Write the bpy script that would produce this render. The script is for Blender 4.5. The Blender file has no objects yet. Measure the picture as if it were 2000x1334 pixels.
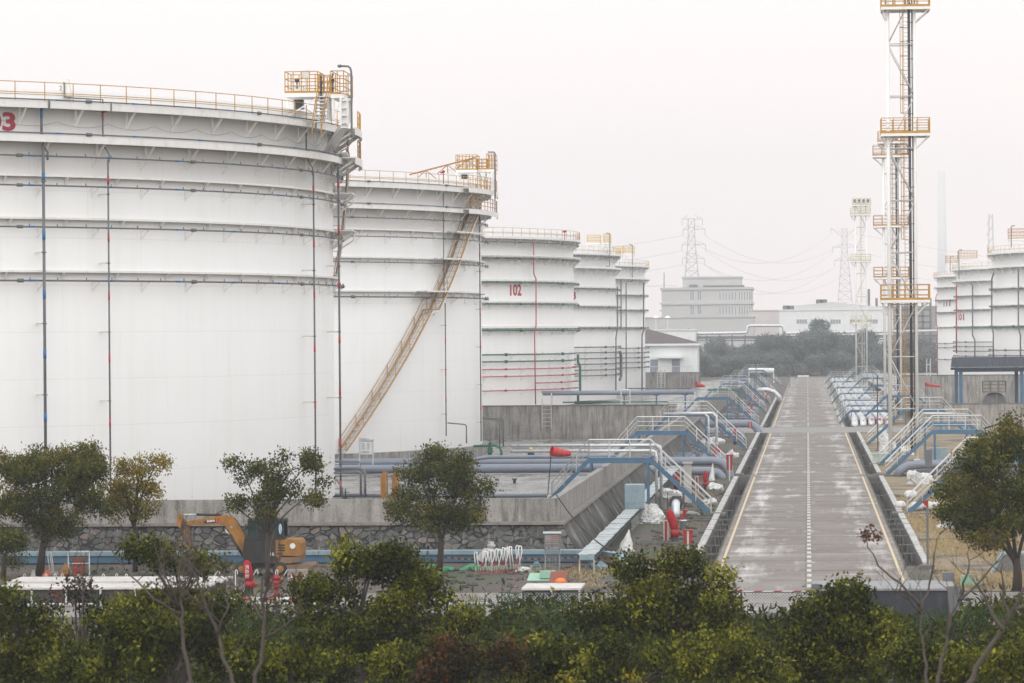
import bpy, math, random
import numpy as np
random.seed(7); rng = np.random.default_rng(11)
R_ = math.radians
scene = bpy.context.scene
COL = scene.collection
# ------------------------------------------------------------------ camera model (shared by the measurements)
F = 7500.; EYE = 11.
_a = math.atan(577 / F); _p = 6.5 / F; _ro = R_(.45)
_f0 = (-math.sin(_a), math.cos(_a), 0); _r0 = (math.cos(_a), math.sin(_a), 0)
FW = (_f0[0]*math.cos(_p), _f0[1]*math.cos(_p), -math.sin(_p))
_up = (_f0[0]*math.sin(_p), _f0[1]*math.sin(_p), math.cos(_p))
RT = tuple(_r0[i]*math.cos(_ro) - _up[i]*math.sin(_ro) for i in range(3))
UP = tuple(_up[i]*math.cos(_ro) + _r0[i]*math.sin(_ro) for i in range(3))
def ray(x, y): return tuple(FW[i]*F + RT[i]*(x-1000) + UP[i]*(667-y) for i in range(3))
def W(x, y, Y):
    d = ray(x, y); t = Y/d[1]; return (d[0]*t, Y, EYE + d[2]*t)
def G(x, y, z=0.):
    d = ray(x, y); t = (z-EYE)/d[2]; return (d[0]*t, d[1]*t, z)
# ------------------------------------------------------------------ materials
MATS = {}
def newmat(name):
    m = bpy.data.materials.new(name); m.use_nodes = True
    nt = m.node_tree; b = nt.nodes['Principled BSDF']; return m, nt, b
def N(nt, t, **kw):
    n = nt.nodes.new(t)
    for k, v in kw.items():
        if k in n.inputs: n.inputs[k].default_value = v
        else: setattr(n, k, v)
    return n
def ramp(nt, fac, stops):
    r = nt.nodes.new('ShaderNodeValToRGB')
    while len(r.color_ramp.elements) < len(stops): r.color_ramp.elements.new(.5)
    for e, (p, c) in zip(r.color_ramp.elements, stops):
        e.position = p; e.color = (*c, 1) if len(c) == 3 else c
    nt.links.new(fac, r.inputs[0]); return r.outputs[0]
def g3(v): return (v, v, v)
def pos(nt, scale=(1, 1, 1), obj=False):
    if obj:
        o = N(nt, 'ShaderNodeTexCoord').outputs['Object']
    else:
        o = N(nt, 'ShaderNodeNewGeometry').outputs['Position']
    mp = N(nt, 'ShaderNodeMapping'); mp.inputs['Scale'].default_value = scale
    nt.links.new(o, mp.inputs[0]); return mp.outputs[0]
def noise(nt, vec, scale, detail=4, rough=.55):
    n = N(nt, 'ShaderNodeTexNoise'); n.inputs['Scale'].default_value = scale
    n.inputs['Detail'].default_value = detail; n.inputs['Roughness'].default_value = rough
    nt.links.new(vec, n.inputs['Vector']); return n.outputs['Fac']
def mixc(nt, fac, a, b, mode='MIX'):
    m = nt.nodes.new('ShaderNodeMix'); m.data_type = 'RGBA'; m.blend_type = mode
    for s, v in ((0, fac), (6, a), (7, b)):
        if isinstance(v, (int, float)): m.inputs[s].default_value = v
        elif isinstance(v, tuple): m.inputs[s].default_value = (*v[:3], 1)
        else: nt.links.new(v, m.inputs[s])
    return m.outputs[2]
def math_(nt, op, a, b=None, c=None):
    m = nt.nodes.new('ShaderNodeMath'); m.operation = op
    for i, v in enumerate((a, b, c)):
        if v is None: continue
        if isinstance(v, (int, float)): m.inputs[i].default_value = v
        else: nt.links.new(v, m.inputs[i])
    return m.outputs[0]
def bump(nt, b, h, dist=.02, strength=.6):
    n = N(nt, 'ShaderNodeBump'); n.inputs['Distance'].default_value = dist; n.inputs['Strength'].default_value = strength
    nt.links.new(h, n.inputs['Height']); nt.links.new(n.outputs[0], b.inputs['Normal'])
def mat(name, col, rough=.55, metal=0., var=.18, scale=1.5, stain=None, stain_amt=.5, bmp=0.):
    """painted or bare surface with uneven tone and optional stains"""
    if name in MATS: return MATS[name]
    m, nt, b = newmat(name)
    v = pos(nt)
    f = noise(nt, v, scale, 5)
    c = ramp(nt, f, [(.3, tuple(x*(1-var) for x in col)), (.7, tuple(min(1, x*(1+var*.6)) for x in col))])
    if stain:
        f2 = noise(nt, pos(nt, (1, 1, .35)), scale*1.7, 6, .65)
        k = ramp(nt, f2, [(.52, g3(0)), (.72, g3(stain_amt))])
        c = mixc(nt, k, c, stain)
    nt.links.new(c, b.inputs['Base Color'])
    b.inputs['Metallic'].default_value = metal
    rr = ramp(nt, f, [(.3, g3(max(.05, rough-.1))), (.7, g3(min(1, rough+.1)))])
    nt.links.new(rr, b.inputs['Roughness'])
    if bmp: bump(nt, b, noise(nt, v, scale*6, 4), bmp, .7)
    MATS[name] = m; return m
M_white = mat('white_steel', (.80, .80, .785), .5, var=.05, stain=(.46, .38, .28), stain_amt=.32)
M_grey_pipe = mat('grey_pipe_paint', (.13, .135, .145), .5, var=.15)
M_bluegrey = mat('blue_grey_pipe_paint', (.20, .225, .275), .45, var=.1, scale=.7, stain=(.2, .2, .22), stain_amt=.4)
M_silver = mat('stainless_tube', (.62, .62, .60), .32, .75, var=.1)
M_clad = mat('aluminium_cladding', (.62, .64, .66), .35, .5, var=.15, scale=2)
M_blue = mat('blue_steel_paint', (.050, .135, .225), .45, var=.15, stain=(.09, .12, .16), stain_amt=.5)
M_tray = mat('pale_blue_duct_paint', (.24, .33, .37), .5, var=.15, stain=(.16, .18, .18), stain_amt=.7)
M_traytop = mat('weathered_duct_lid', (.42, .46, .46), .5, var=.25, scale=1.6, stain=(.05, .05, .045), stain_amt=1.)
M_orange = mat('orange_yellow_rail_paint', (.46, .24, .025), .5, var=.15)
M_tan = mat('faded_orange_rail_paint', (.42, .22, .07), .55, var=.2)
M_yellow = mat('yellow_crane_paint', (.34, .155, .03), .7, var=.35, scale=2.5, stain=(.16, .09, .04), stain_amt=.7)
M_red = mat('red_paint', (.30, .012, .015), .45, var=.15)
M_redcloth = mat('red_cover_cloth', (.33, .008, .012), .85, var=.25, scale=4, bmp=.02)
M_pink = mat('windsock_cloth', (.55, .04, .04), .8, var=.1)
M_green = mat('green_pipe_paint', (.022, .13, .085), .45, var=.12)
M_redpipe = mat('red_pipe_paint', (.42, .06, .08), .5, var=.1)
M_bandblue = mat('blue_band', (.02, .14, .34), .5, var=.05)
M_bandred = mat('red_band', (.40, .025, .035), .5, var=.05)
M_darkred = mat('dark_red_lettering', (.32, .02, .04), .6, var=.05)
M_black = mat('black_rubber', (.02, .02, .022), .6, var=.2)
M_dark = mat('dark_steel', (.05, .05, .055), .55, var=.2)
M_tarpw = mat('white_plastic_sheet', (.72, .72, .71), .45, var=.15, scale=3, stain=(.3, .27, .23), stain_amt=.7, bmp=.12)
M_tarpg = mat('green_netting', (.06, .33, .18), .6, var=.15)
M_mint = mat('mint_box_paint', (.27, .48, .36), .5, var=.1)
M_rustp = mat('rust_brown_board', (.22, .065, .04), .7, var=.2)
M_metal_bldg = mat('pale_wall_render', (.50, .50, .49), .7, var=.06, scale=.1)
M_offwhite = mat('offwhite_wall', (.74, .76, .76), .6, var=.05, scale=.3, stain=(.5, .5, .48), stain_amt=.3)
M_pinkw = mat('pinkish_wall', (.58, .54, .53), .7, var=.05, scale=.1)
M_glass = mat('dark_window_glass', (.27, .29, .31), .15, var=.1)
M_roofdark = mat('dark_brown_roof', (.10, .075, .075), .7, var=.1)
M_bark = mat('tree_bark', (.045, .035, .028), .9, var=.4, scale=6, bmp=.03)
M_barkpale = mat('pale_bare_bark', (.075, .058, .048), .85, var=.35, scale=6, bmp=.02)
M_yline = mat('yellow_line_paint', (.60, .47, .28), .6, var=.15, scale=2, stain=(.36, .31, .25), stain_amt=.7)
M_wline = mat('white_line_paint', (.52, .50, .47), .6, var=.1, scale=2)
M_skin = mat('skin', (.45, .28, .2), .6, var=.05)
M_navy = mat('navy_work_jacket', (.015, .03, .10), .8, var=.1, scale=5)
M_hat = mat('yellow_hard_hat', (.80, .55, .02), .35, var=.03)

def m_tank():
    m, nt, b = newmat('tank_white_paint')
    uv = N(nt, 'ShaderNodeUVMap').outputs[0]
    sp = N(nt, 'ShaderNodeSeparateXYZ'); nt.links.new(uv, sp.inputs[0])
    u, v = sp.outputs[0], sp.outputs[1]
    base = (.775, .772, .758)
    big = noise(nt, uv, .16, 3)
    c = ramp(nt, big, [(.3, tuple(x*.965 for x in base)), (.7, base)])
    # plate courses and vertical seams, very faint
    row = math_(nt, 'FLOOR', math_(nt, 'DIVIDE', v, 2.42))
    hj = math_(nt, 'LESS_THAN', math_(nt, 'MODULO', v, 2.42), .035)
    off = math_(nt, 'MULTIPLY', row, 3.7)
    vj = math_(nt, 'LESS_THAN', math_(nt, 'MODULO', math_(nt, 'ADD', u, off), 9.1), .035)
    j = math_(nt, 'MULTIPLY', math_(nt, 'MAXIMUM', hj, vj), .24)
    c = mixc(nt, j, c, (.45, .45, .44))
    # runs of grime
    mp = N(nt, 'ShaderNodeMapping'); mp.inputs['Scale'].default_value = (1.6, .10, 1); nt.links.new(uv, mp.inputs[0])
    st = noise(nt, mp.outputs[0], 1.0, 6, .6)
    c = mixc(nt, ramp(nt, st, [(.50, g3(0)), (.80, g3(.17))]), c, (.52, .49, .43))
    mp2 = N(nt, 'ShaderNodeMapping'); mp2.inputs['Scale'].default_value = (.9, .07, 1); mp2.inputs['Location'].default_value = (31, 7, 0)
    nt.links.new(uv, mp2.inputs[0])
    ru = noise(nt, mp2.outputs[0], 1.9, 3, .5)
    c = mixc(nt, ramp(nt, ru, [(.66, g3(0)), (.80, g3(.42))]), c, (.50, .37, .24))
    sc = noise(nt, uv, 1.4, 6, .7)
    c = mixc(nt, ramp(nt, sc, [(.62, g3(0)), (.85, g3(.25))]), c, (.55, .53, .49))
    nt.links.new(c, b.inputs['Base Color']); b.inputs['Roughness'].default_value = .42
    wv = noise(nt, uv, .35, 2); bump(nt, b, math_(nt, 'ADD', wv, math_(nt, 'MULTIPLY', j, .3)), .12, .35)
    return m
M_tank = m_tank()
def m_concrete(name, c0, c1, dark=(.10, .095, .085), amt=.75, zs=.12, sc=1., fx=1.6, th=(.47, .70)):
    m, nt, b = newmat(name)
    v = pos(nt)
    f = noise(nt, v, .8*sc, 6, .6)
    c = ramp(nt, f, [(.3, c0), (.7, c1)])
    s = noise(nt, pos(nt, (fx, fx, zs)), 1.1*sc, 6, .65)
    c = mixc(nt, ramp(nt, s, [(th[0], g3(0)), (th[1], g3(amt))]), c, dark)
    f3 = noise(nt, v, 9*sc, 3); c = mixc(nt, .18, c, ramp(nt, f3, [(.3, g3(.08)), (.7, g3(.5))]))
    nt.links.new(c, b.inputs['Base Color']); b.inputs['Roughness'].default_value = .85
    bump(nt, b, noise(nt, v, 12, 4), .015, .6); return m
M_conc = m_concrete('weathered_concrete', (.23, .215, .195), (.40, .375, .345), dark=(.055, .052, .047), amt=.8, fx=2.6, zs=.3, th=(.44, .66))
M_concp = m_concrete('pale_concrete', (.40, .385, .36), (.60, .585, .56), amt=.5)
M_concd = m_concrete('dark_damp_concrete', (.07, .066, .062), (.14, .135, .125), amt=.5)
M_ledge = m_concrete('brown_stained_ledge', (.17, .145, .12), (.27, .24, .21), amt=.5, zs=1.)
def m_yard():
    m, nt, b = newmat('wet_yard_concrete'); v = pos(nt)
    f = noise(nt, v, .25, 6, .6)
    c = ramp(nt, f, [(.35, (.10, .095, .09)), (.65, (.23, .22, .205))])
    sp = N(nt, 'ShaderNodeSeparateXYZ'); nt.links.new(v, sp.inputs[0])
    jx = math_(nt, 'LESS_THAN', math_(nt, 'MODULO', math_(nt, 'ADD', sp.outputs[0], 600), 5.), .06)
    jy = math_(nt, 'LESS_THAN', math_(nt, 'MODULO', sp.outputs[1], 5.), .25)
    c = mixc(nt, math_(nt, 'MULTIPLY', math_(nt, 'MAXIMUM', jx, jy), .5), c, (.08, .08, .075))
    nt.links.new(c, b.inputs['Base Color'])
    w = noise(nt, pos(nt, (.35, .12, 1)), 1., 5, .6)
    nt.links.new(ramp(nt, w, [(.44, g3(.14)), (.6, g3(.6))]), b.inputs['Roughness'])
    return m
M_yard = m_yard()
def m_stone():
    m, nt, b = newmat('rubble_stone_masonry'); v = pos(nt, (1, 1.5, 1.15))
    wv = N(nt, 'ShaderNodeTexNoise'); wv.inputs['Scale'].default_value = 1.5; nt.links.new(v, wv.inputs['Vector'])
    vv = mixc(nt, .10, v, wv.outputs['Color'])
    v1 = N(nt, 'ShaderNodeTexVoronoi'); v1.inputs['Scale'].default_value = 2.5; nt.links.new(vv, v1.inputs['Vector'])
    v2 = N(nt, 'ShaderNodeTexVoronoi', feature='DISTANCE_TO_EDGE'); v2.inputs['Scale'].default_value = 2.5; nt.links.new(vv, v2.inputs['Vector'])
    sp = N(nt, 'ShaderNodeSeparateColor'); nt.links.new(v1.outputs['Color'], sp.inputs[0])
    c = ramp(nt, sp.outputs[0], [(.0, (.022, .022, .023)), (.3, (.05, .051, .05)), (.6, (.085, .086, .084)), (.85, (.13, .125, .115)), (.97, (.17, .12, .10))])
    f = noise(nt, v, 7, 6, .7); c = mixc(nt, .30, c, ramp(nt, f, [(.3, g3(.02)), (.5, g3(.07)), (.75, g3(.22))]))
    e = ramp(nt, v2.outputs['Distance'], [(.0, g3(1)), (.05, g3(.95)), (.10, g3(0))])
    c = mixc(nt, e, c, ramp(nt, noise(nt, v, 1.2, 3), [(.48, (.006, .006, .006)), (.70, (.17, .16, .14))]))
    s = noise(nt, pos(nt, (3.2, 1.4, .25)), 1.6, 5, .6)
    c = mixc(nt, ramp(nt, s, [(.56, g3(0)), (.70, g3(.55))]), c, (.25, .24, .22))
    nt.links.new(c, b.inputs['Base Color']); b.inputs['Roughness'].default_value = .85
    h = math_(nt, 'MULTIPLY', math_(nt, 'MINIMUM', v2.outputs['Distance'], .12), 6)
    bump(nt, b, math_(nt, 'ADD', h, math_(nt, 'MULTIPLY', f, .4)), .08, .9); return m
M_stone = m_stone()
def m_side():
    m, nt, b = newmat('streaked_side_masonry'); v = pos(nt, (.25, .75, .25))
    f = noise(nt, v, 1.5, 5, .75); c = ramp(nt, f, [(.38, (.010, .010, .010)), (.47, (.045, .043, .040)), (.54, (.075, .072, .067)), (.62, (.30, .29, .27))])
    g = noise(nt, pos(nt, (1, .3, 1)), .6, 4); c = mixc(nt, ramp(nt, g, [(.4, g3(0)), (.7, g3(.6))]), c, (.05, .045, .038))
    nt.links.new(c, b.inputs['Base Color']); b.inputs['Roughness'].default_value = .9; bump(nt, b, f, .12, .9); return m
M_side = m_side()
def m_road():
    m, nt, b = newmat('wet_road_concrete'); v = pos(nt)
    sp = N(nt, 'ShaderNodeSeparateXYZ'); nt.links.new(v, sp.inputs[0]); x, y = sp.outputs[0], sp.outputs[1]
    slab = math_(nt, 'FLOOR', math_(nt, 'DIVIDE', y, 7.5)); side = math_(nt, 'GREATER_THAN', x, 0)
    cmb = N(nt, 'ShaderNodeCombineXYZ'); nt.links.new(slab, cmb.inputs[0]); nt.links.new(side, cmb.inputs[1])
    wn = N(nt, 'ShaderNodeTexWhiteNoise'); nt.links.new(cmb.outputs[0], wn.inputs[0])
    c = ramp(nt, wn.outputs[0], [(0, (.135, .108, .088)), (1, (.225, .188, .160))])
    st = noise(nt, pos(nt, (.16, .22, 1)), 1., 5, .6)
    c = mixc(nt, .6, c, ramp(nt, st, [(.3, (.10, .076, .060)), (.5, (.18, .147, .123)), (.72, (.32, .28, .25))]))
    fn = noise(nt, v, 2.5, 4); c = mixc(nt, .2, c, ramp(nt, fn, [(.3, g3(.05)), (.7, g3(.4))]))
    j = math_(nt, 'LESS_THAN', math_(nt, 'MODULO', y, 7.5), .42)
    jn = math_(nt, 'MULTIPLY', j, ramp(nt, noise(nt, pos(nt, (.2, .25, 1)), 1, 2), [(.4, g3(.4)), (.6, g3(1))]))
    cen = math_(nt, 'LESS_THAN', math_(nt, 'ABSOLUTE', math_(nt, 'ADD', x, .16)), .02)
    c = mixc(nt, math_(nt, 'MAXIMUM', jn, math_(nt, 'MULTIPLY', cen, .6)), c, (.05, .045, .04))
    # longitudinal crack with a lighter patch edge
    cr = math_(nt, 'LESS_THAN', math_(nt, 'ABSOLUTE', math_(nt, 'SUBTRACT', math_(nt, 'ABSOLUTE', math_(nt, 'ADD', x, .1)), math_(nt, 'ADD', 2.75, math_(nt, 'MULTIPLY', noise(nt, pos(nt, (0, .35, 0)), 1, 3), .8)))), .025)
    c = mixc(nt, math_(nt, 'MULTIPLY', cr, .55), c, (.05, .045, .04))
    nt.links.new(c, b.inputs['Base Color'])
    # water film: puddles gather towards both edges
    ed = ramp(nt, math_(nt, 'DIVIDE', math_(nt, 'ABSOLUTE', x), 4.5), [(.40, g3(0)), (.66, g3(.10)), (.80, g3(.075)), (.95, g3(.0))])
    w = math_(nt, 'ADD', math_(nt, 'ADD', math_(nt, 'MULTIPLY', noise(nt, pos(nt, (.22, .16, 1)), 1., 6, .6), .6), math_(nt, 'MULTIPLY', noise(nt, pos(nt, (1.1, .05, 1)), 1., 4, .6), .4)), ed)
    wr = ramp(nt, w, [(.54, g3(.66)), (.60, g3(.38)), (.68, g3(.10))])
    nt.links.new(wr, b.inputs['Roughness'])
    b.inputs['Specular IOR Level'].default_value = .33
    hb = math_(nt, 'MULTIPLY', noise(nt, v, 14, 3), ramp(nt, w, [(.58, g3(1)), (.66, g3(.05))]))
    bump(nt, b, hb, .02, .5)
    return m
M_road = m_road()
def m_ground():
    m, nt, b = newmat('muddy_ground'); v = pos(nt)
    f = noise(nt, v, .35, 6, .65)
    c = ramp(nt, f, [(.3, (.030, .020, .015)), (.5, (.075, .050, .036)), (.7, (.14, .098, .068))])
    g = noise(nt, pos(nt, (1, .5, 1)), .22, 4)
    c = mixc(nt, ramp(nt, g, [(.50, g3(0)), (.60, g3(.85))]), c, (.040, .062, .012))
    sp = N(nt, 'ShaderNodeSeparateXYZ'); nt.links.new(v, sp.inputs[0])
    rs = math_(nt, 'GREATER_THAN', sp.outputs[0], 5.6)
    straw = math_(nt, 'MULTIPLY', rs, ramp(nt, noise(nt, v, .3, 4), [(.38, g3(0)), (.5, g3(.9))]))
    c = mixc(nt, straw, c, (.34, .25, .135))
    f2 = noise(nt, v, 6, 5); c = mixc(nt, .35, c, ramp(nt, f2, [(.3, g3(.01)), (.7, g3(.2))]))
    nt.links.new(c, b.inputs['Base Color']); b.inputs['Roughness'].default_value = .9
    bump(nt, b, noise(nt, v, 5, 6), .08, .8); return m
M_ground = m_ground()
def m_leaf(name, cols, trans=.24):
    m, nt, b = newmat(name)
    at = N(nt, 'ShaderNodeAttribute', attribute_name='tint')
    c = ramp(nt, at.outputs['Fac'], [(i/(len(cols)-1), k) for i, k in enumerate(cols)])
    nt.links.new(c, b.inputs['Base Color']); b.inputs['Roughness'].default_value = .55
    b.inputs['Specular IOR Level'].default_value = .12
    t = N(nt, 'ShaderNodeBsdfTranslucent'); nt.links.new(c, t.inputs[0])
    mx = N(nt, 'ShaderNodeMixShader'); mx.inputs[0].default_value = trans
    nt.links.new(b.outputs[0], mx.inputs[1]); nt.links.new(t.outputs[0], mx.inputs[2])
    nt.links.new(mx.outputs[0], nt.nodes['Material Output'].inputs[0]); return m
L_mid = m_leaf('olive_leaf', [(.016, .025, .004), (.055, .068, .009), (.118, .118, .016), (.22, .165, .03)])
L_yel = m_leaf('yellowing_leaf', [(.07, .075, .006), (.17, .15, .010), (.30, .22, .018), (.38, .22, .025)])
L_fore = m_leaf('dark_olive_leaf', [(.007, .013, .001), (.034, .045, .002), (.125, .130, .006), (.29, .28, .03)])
L_bush = m_leaf('blue_green_leaf', [(.010, .022, .007), (.026, .055, .017), (.055, .10, .032), (.11, .15, .06)])
L_red = m_leaf('reddish_leaf', [(.006, .009, .002), (.022, .020, .004), (.065, .026, .008), (.16, .06, .02)])
L_far = m_leaf('hazed_distant_leaf', [(.08, .11, .11), (.12, .155, .15), (.17, .195, .19), (.24, .225, .22)])  # pale blue-grey leaf colours have part of the distance haze painted in
L_straw = m_leaf('dry_straw', [(.22, .155, .075), (.36, .27, .14), (.47, .37, .21), (.58, .48, .30)])
# ------------------------------------------------------------------ mesh helpers
def sub(a, b): return (a[0]-b[0], a[1]-b[1], a[2]-b[2])
def add(a, b): return (a[0]+b[0], a[1]+b[1], a[2]+b[2])
def mul(a, s): return (a[0]*s, a[1]*s, a[2]*s)
def cross(a, b): return (a[1]*b[2]-a[2]*b[1], a[2]*b[0]-a[0]*b[2], a[0]*b[1]-a[1]*b[0])
def ln(a): return math.sqrt(a[0]**2+a[1]**2+a[2]**2)
def nrm(a):
    l = ln(a) or 1; return (a[0]/l, a[1]/l, a[2]/l)
class MB:
    def __init__(s): s.v = []; s.f = []; s.uv = None
    def q(s, vs, fs):
        o = len(s.v); s.v += vs; s.f += [tuple(i+o for i in f) for f in fs]; return s
    def box(s, x0, y0, z0, x1, y1, z1):
        if x0 > x1: x0, x1 = x1, x0
        if y0 > y1: y0, y1 = y1, y0
        if z0 > z1: z0, z1 = z1, z0
        return s.q([(x0, y0, z0), (x1, y0, z0), (x1, y1, z0), (x0, y1, z0), (x0, y0, z1), (x1, y0, z1), (x1, y1, z1), (x0, y1, z1)],
                   [(0, 3, 2, 1), (4, 5, 6, 7), (0, 1, 5, 4), (1, 2, 6, 5), (2, 3, 7, 6), (3, 0, 4, 7)])
    def bar(s, a, b, w, h=None, up=(0, 0, 1)):
        h = h or w; d = nrm(sub(b, a))
        if abs(d[0]*up[0]+d[1]*up[1]+d[2]*up[2]) > .97: up = (0, 1, 0)
        r = mul(nrm(cross(d, up)), w/2); u = mul(nrm(cross(r, d)), h/2)
        vs = []
        for p in (a, b):
            vs += [sub(sub(p, r), u), add(sub(p, u), r), add(add(p, r), u), sub(add(p, u), r)]
        return s.q(vs, [(3, 2, 1, 0), (4, 5, 6, 7), (0, 1, 5, 4), (1, 2, 6, 5), (2, 3, 7, 6), (3, 0, 4, 7)])
    def path(s, pts, r, n=8, r2=None, cap=True):
        pts = [tuple(p) for p in pts]; k = len(pts)
        if r2 is None: rs = [r]*k
        elif isinstance(r2, (list, tuple)): rs = list(r2)
        else: rs = [r + (r2-r)*i/(k-1) for i in range(k)]
        dirs = []
        for i in range(k):
            if i == 0: d = sub(pts[1], pts[0])
            elif i == k-1: d = sub(pts[-1], pts[-2])
            else: d = add(nrm(sub(pts[i], pts[i-1])), nrm(sub(pts[i+1], pts[i])))
            dirs.append(nrm(d) if ln(d) > 1e-9 else (0, 0, 1))
        ref = (0, 0, 1) if abs(dirs[0][2]) < .9 else (1, 0, 0)
        u = nrm(cross(ref, dirs[0])); o = len(s.v)
        for i in range(k):
            d = dirs[i]; w = cross(d, u)
            if ln(w) < 1e-6: w = cross(d, (1, 0, 0) if abs(d[0]) < .9 else (0, 1, 0))
            w = nrm(w); u = nrm(cross(w, d))
            for j in range(n):
                t = 2*math.pi*j/n; c, sn = math.cos(t)*rs[i], math.sin(t)*rs[i]
                s.v.append((pts[i][0]+u[0]*c+w[0]*sn, pts[i][1]+u[1]*c+w[1]*sn, pts[i][2]+u[2]*c+w[2]*sn))
        for i in range(k-1):
            for j in range(n):
                a = o+i*n+j; b = o+i*n+(j+1) % n; s.f.append((a, b, b+n, a+n))
        if cap:
            s.f.append(tuple(o+j for j in reversed(range(n)))); s.f.append(tuple(o+(k-1)*n+j for j in range(n)))
        return s
    def tube(s, a, b, r, n=8, r2=None): return s.path([a, b], r, n, r2)
    def band(s, cx, cy, r0, r1, z0, z1, a0=0., a1=360., n=144):
        full = abs(a1-a0) >= 359.9; k = n if full else n+1; o = len(s.v)
        for i in range(k):
            t = R_(a0+(a1-a0)*i/n); c, sn = math.cos(t), math.sin(t)
            s.v += [(cx+r0*c, cy+r0*sn, z0), (cx+r1*c, cy+r1*sn, z0), (cx+r1*c, cy+r1*sn, z1), (cx+r0*c, cy+r0*sn, z1)]
        for i in range(n):
            a = o+i*4; b = o+((i+1) % k)*4
            for j in range(4):
                s.f.append((a+j, b+j, b+(j+1) % 4, a+(j+1) % 4))
        if not full: s.f += [(o, o+1, o+2, o+3), (o+n*4+3, o+n*4+2, o+n*4+1, o+n*4)]
        return s
    def lathe(s, cx, cy, prof, n=24, axis='z'):
        o = len(s.v); k = len(prof)
        for r, z in prof:
            for j in range(n):
                t = 2*math.pi*j/n
                if axis == 'z': s.v.append((cx+r*math.cos(t), cy+r*math.sin(t), z))
                elif axis == 'x': s.v.append((z, cx+r*math.cos(t), cy+r*math.sin(t)))
                else: s.v.append((cx+r*math.cos(t), z, cy+r*math.sin(t)))
        for i in range(k-1):
            for j in range(n):
                a = o+i*n+j; b = o+i*n+(j+1) % n; s.f.append((a, b, b+n, a+n))
        s.f.append(tuple(o+j for j in reversed(range(n)))); s.f.append(tuple(o+(k-1)*n+j for j in range(n))); return s
    def prism(s, poly, y0, y1):
        """polygon given as (x, z) pairs, extruded in y"""
        n = len(poly); o = len(s.v)
        s.v += [(x, y0, z) for x, z in poly] + [(x, y1, z) for x, z in poly]
        s.f.append(tuple(o+i for i in range(n))); s.f.append(tuple(o+n+i for i in reversed(range(n))))
        for i in range(n): j = (i+1) % n; s.f.append((o+i, o+n+i, o+n+j, o+j))
        return s
    def ball(s, c, rx, ry=None, rz=None, n=12, m=8, jit=0.):
        ry = ry or rx; rz = rz or rx; o = len(s.v)
        for i in range(1, m):
            ph = math.pi*i/m
            for j in range(n):
                t = 2*math.pi*j/n; k = 1+random.uniform(-jit, jit)
                s.v.append((c[0]+rx*k*math.sin(ph)*math.cos(t), c[1]+ry*k*math.sin(ph)*math.sin(t), c[2]+rz*k*math.cos(ph)))
        top = len(s.v); s.v += [(c[0], c[1], c[2]+rz), (c[0], c[1], c[2]-rz)]
        for i in range(m-2):
            for j in range(n):
                a = o+i*n+j; b = o+i*n+(j+1) % n; s.f.append((a, a+n, b+n, b))
        for j in range(n):
            s.f.append((top, o+j, o+(j+1) % n)); s.f.append((top+1, o+(m-2)*n+(j+1) % n, o+(m-2)*n+j))
        return s
    def place(s, other, ang, cx, cy):
        c, sn = math.cos(ang), math.sin(ang)
        return s.q([(cx+x*c-y*sn, cy+x*sn+y*c, z) for x, y, z in other.v], other.f)
    def mesh(s, name, m, off=(0, 0, 0), smooth=False):
        me = bpy.data.meshes.new(name)
        v = [(x-off[0], y-off[1], z-off[2]) for x, y, z in s.v] if any(off) else s.v
        me.from_pydata(v, [], s.f); me.materials.append(m)
        if s.uv is not None:
            l = me.uv_layers.new(name='UVMap'); l.data.foreach_set('uv', np.array(s.uv, dtype=np.float32).ravel())
        if smooth: me.polygons.foreach_set('use_smooth', [True]*len(me.polygons))
        return me
ORG = {}
def props(o, label, cat, group=None, kind=None):
    if label: o['label'] = label
    if cat: o['category'] = cat
    if group: o['group'] = group
    if kind: o['kind'] = kind
def thing(name, label, cat, loc, group=None, kind=None):
    o = bpy.data.objects.new(name, None); COL.objects.link(o); o.location = loc; o.empty_display_size = .3
    props(o, label, cat, group, kind); ORG[o.name] = tuple(loc); return o
def part(name, mb, m, parent, smooth=False, label=None):
    off = ORG[parent.name]
    o = bpy.data.objects.new(name, mb.mesh(name, m, off, smooth)); COL.objects.link(o); o.parent = parent
    if label: o['label'] = label
    ORG[o.name] = off; return o
def solo(name, mb, m, label, cat, group=None, kind=None, smooth=False, loc=None):
    if loc is None:
        a = np.array(mb.v); loc = (float(a[:, 0].mean()), float(a[:, 1].mean()), float(a[:, 2].min()))
    o = bpy.data.objects.new(name, mb.mesh(name, m, loc, smooth)); COL.objects.link(o); o.location = loc
    props(o, label, cat, group, kind); ORG[o.name] = tuple(loc); return o
def struct(name, mb, m, smooth=False):
    o = bpy.data.objects.new(name, mb.mesh(name, m, (0, 0, 0), smooth)); COL.objects.link(o); o['kind'] = 'structure'
    ORG[o.name] = (0, 0, 0); return o
def clone(root, loc, rz=None, label=None, scale=None, group=None):
    r = root.copy(); COL.objects.link(r); r.location = loc
    if rz is not None: r.rotation_euler = (0, 0, rz)
    if scale: r.scale = scale if isinstance(scale, tuple) else (scale,)*3
    if label: r['label'] = label
    if group: r['group'] = group
    for ch in list(root.children):
        c = ch.copy(); COL.objects.link(c); c.parent = r
        for g in list(ch.children):
            d = g.copy(); COL.objects.link(d); d.parent = c
    return r
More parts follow.
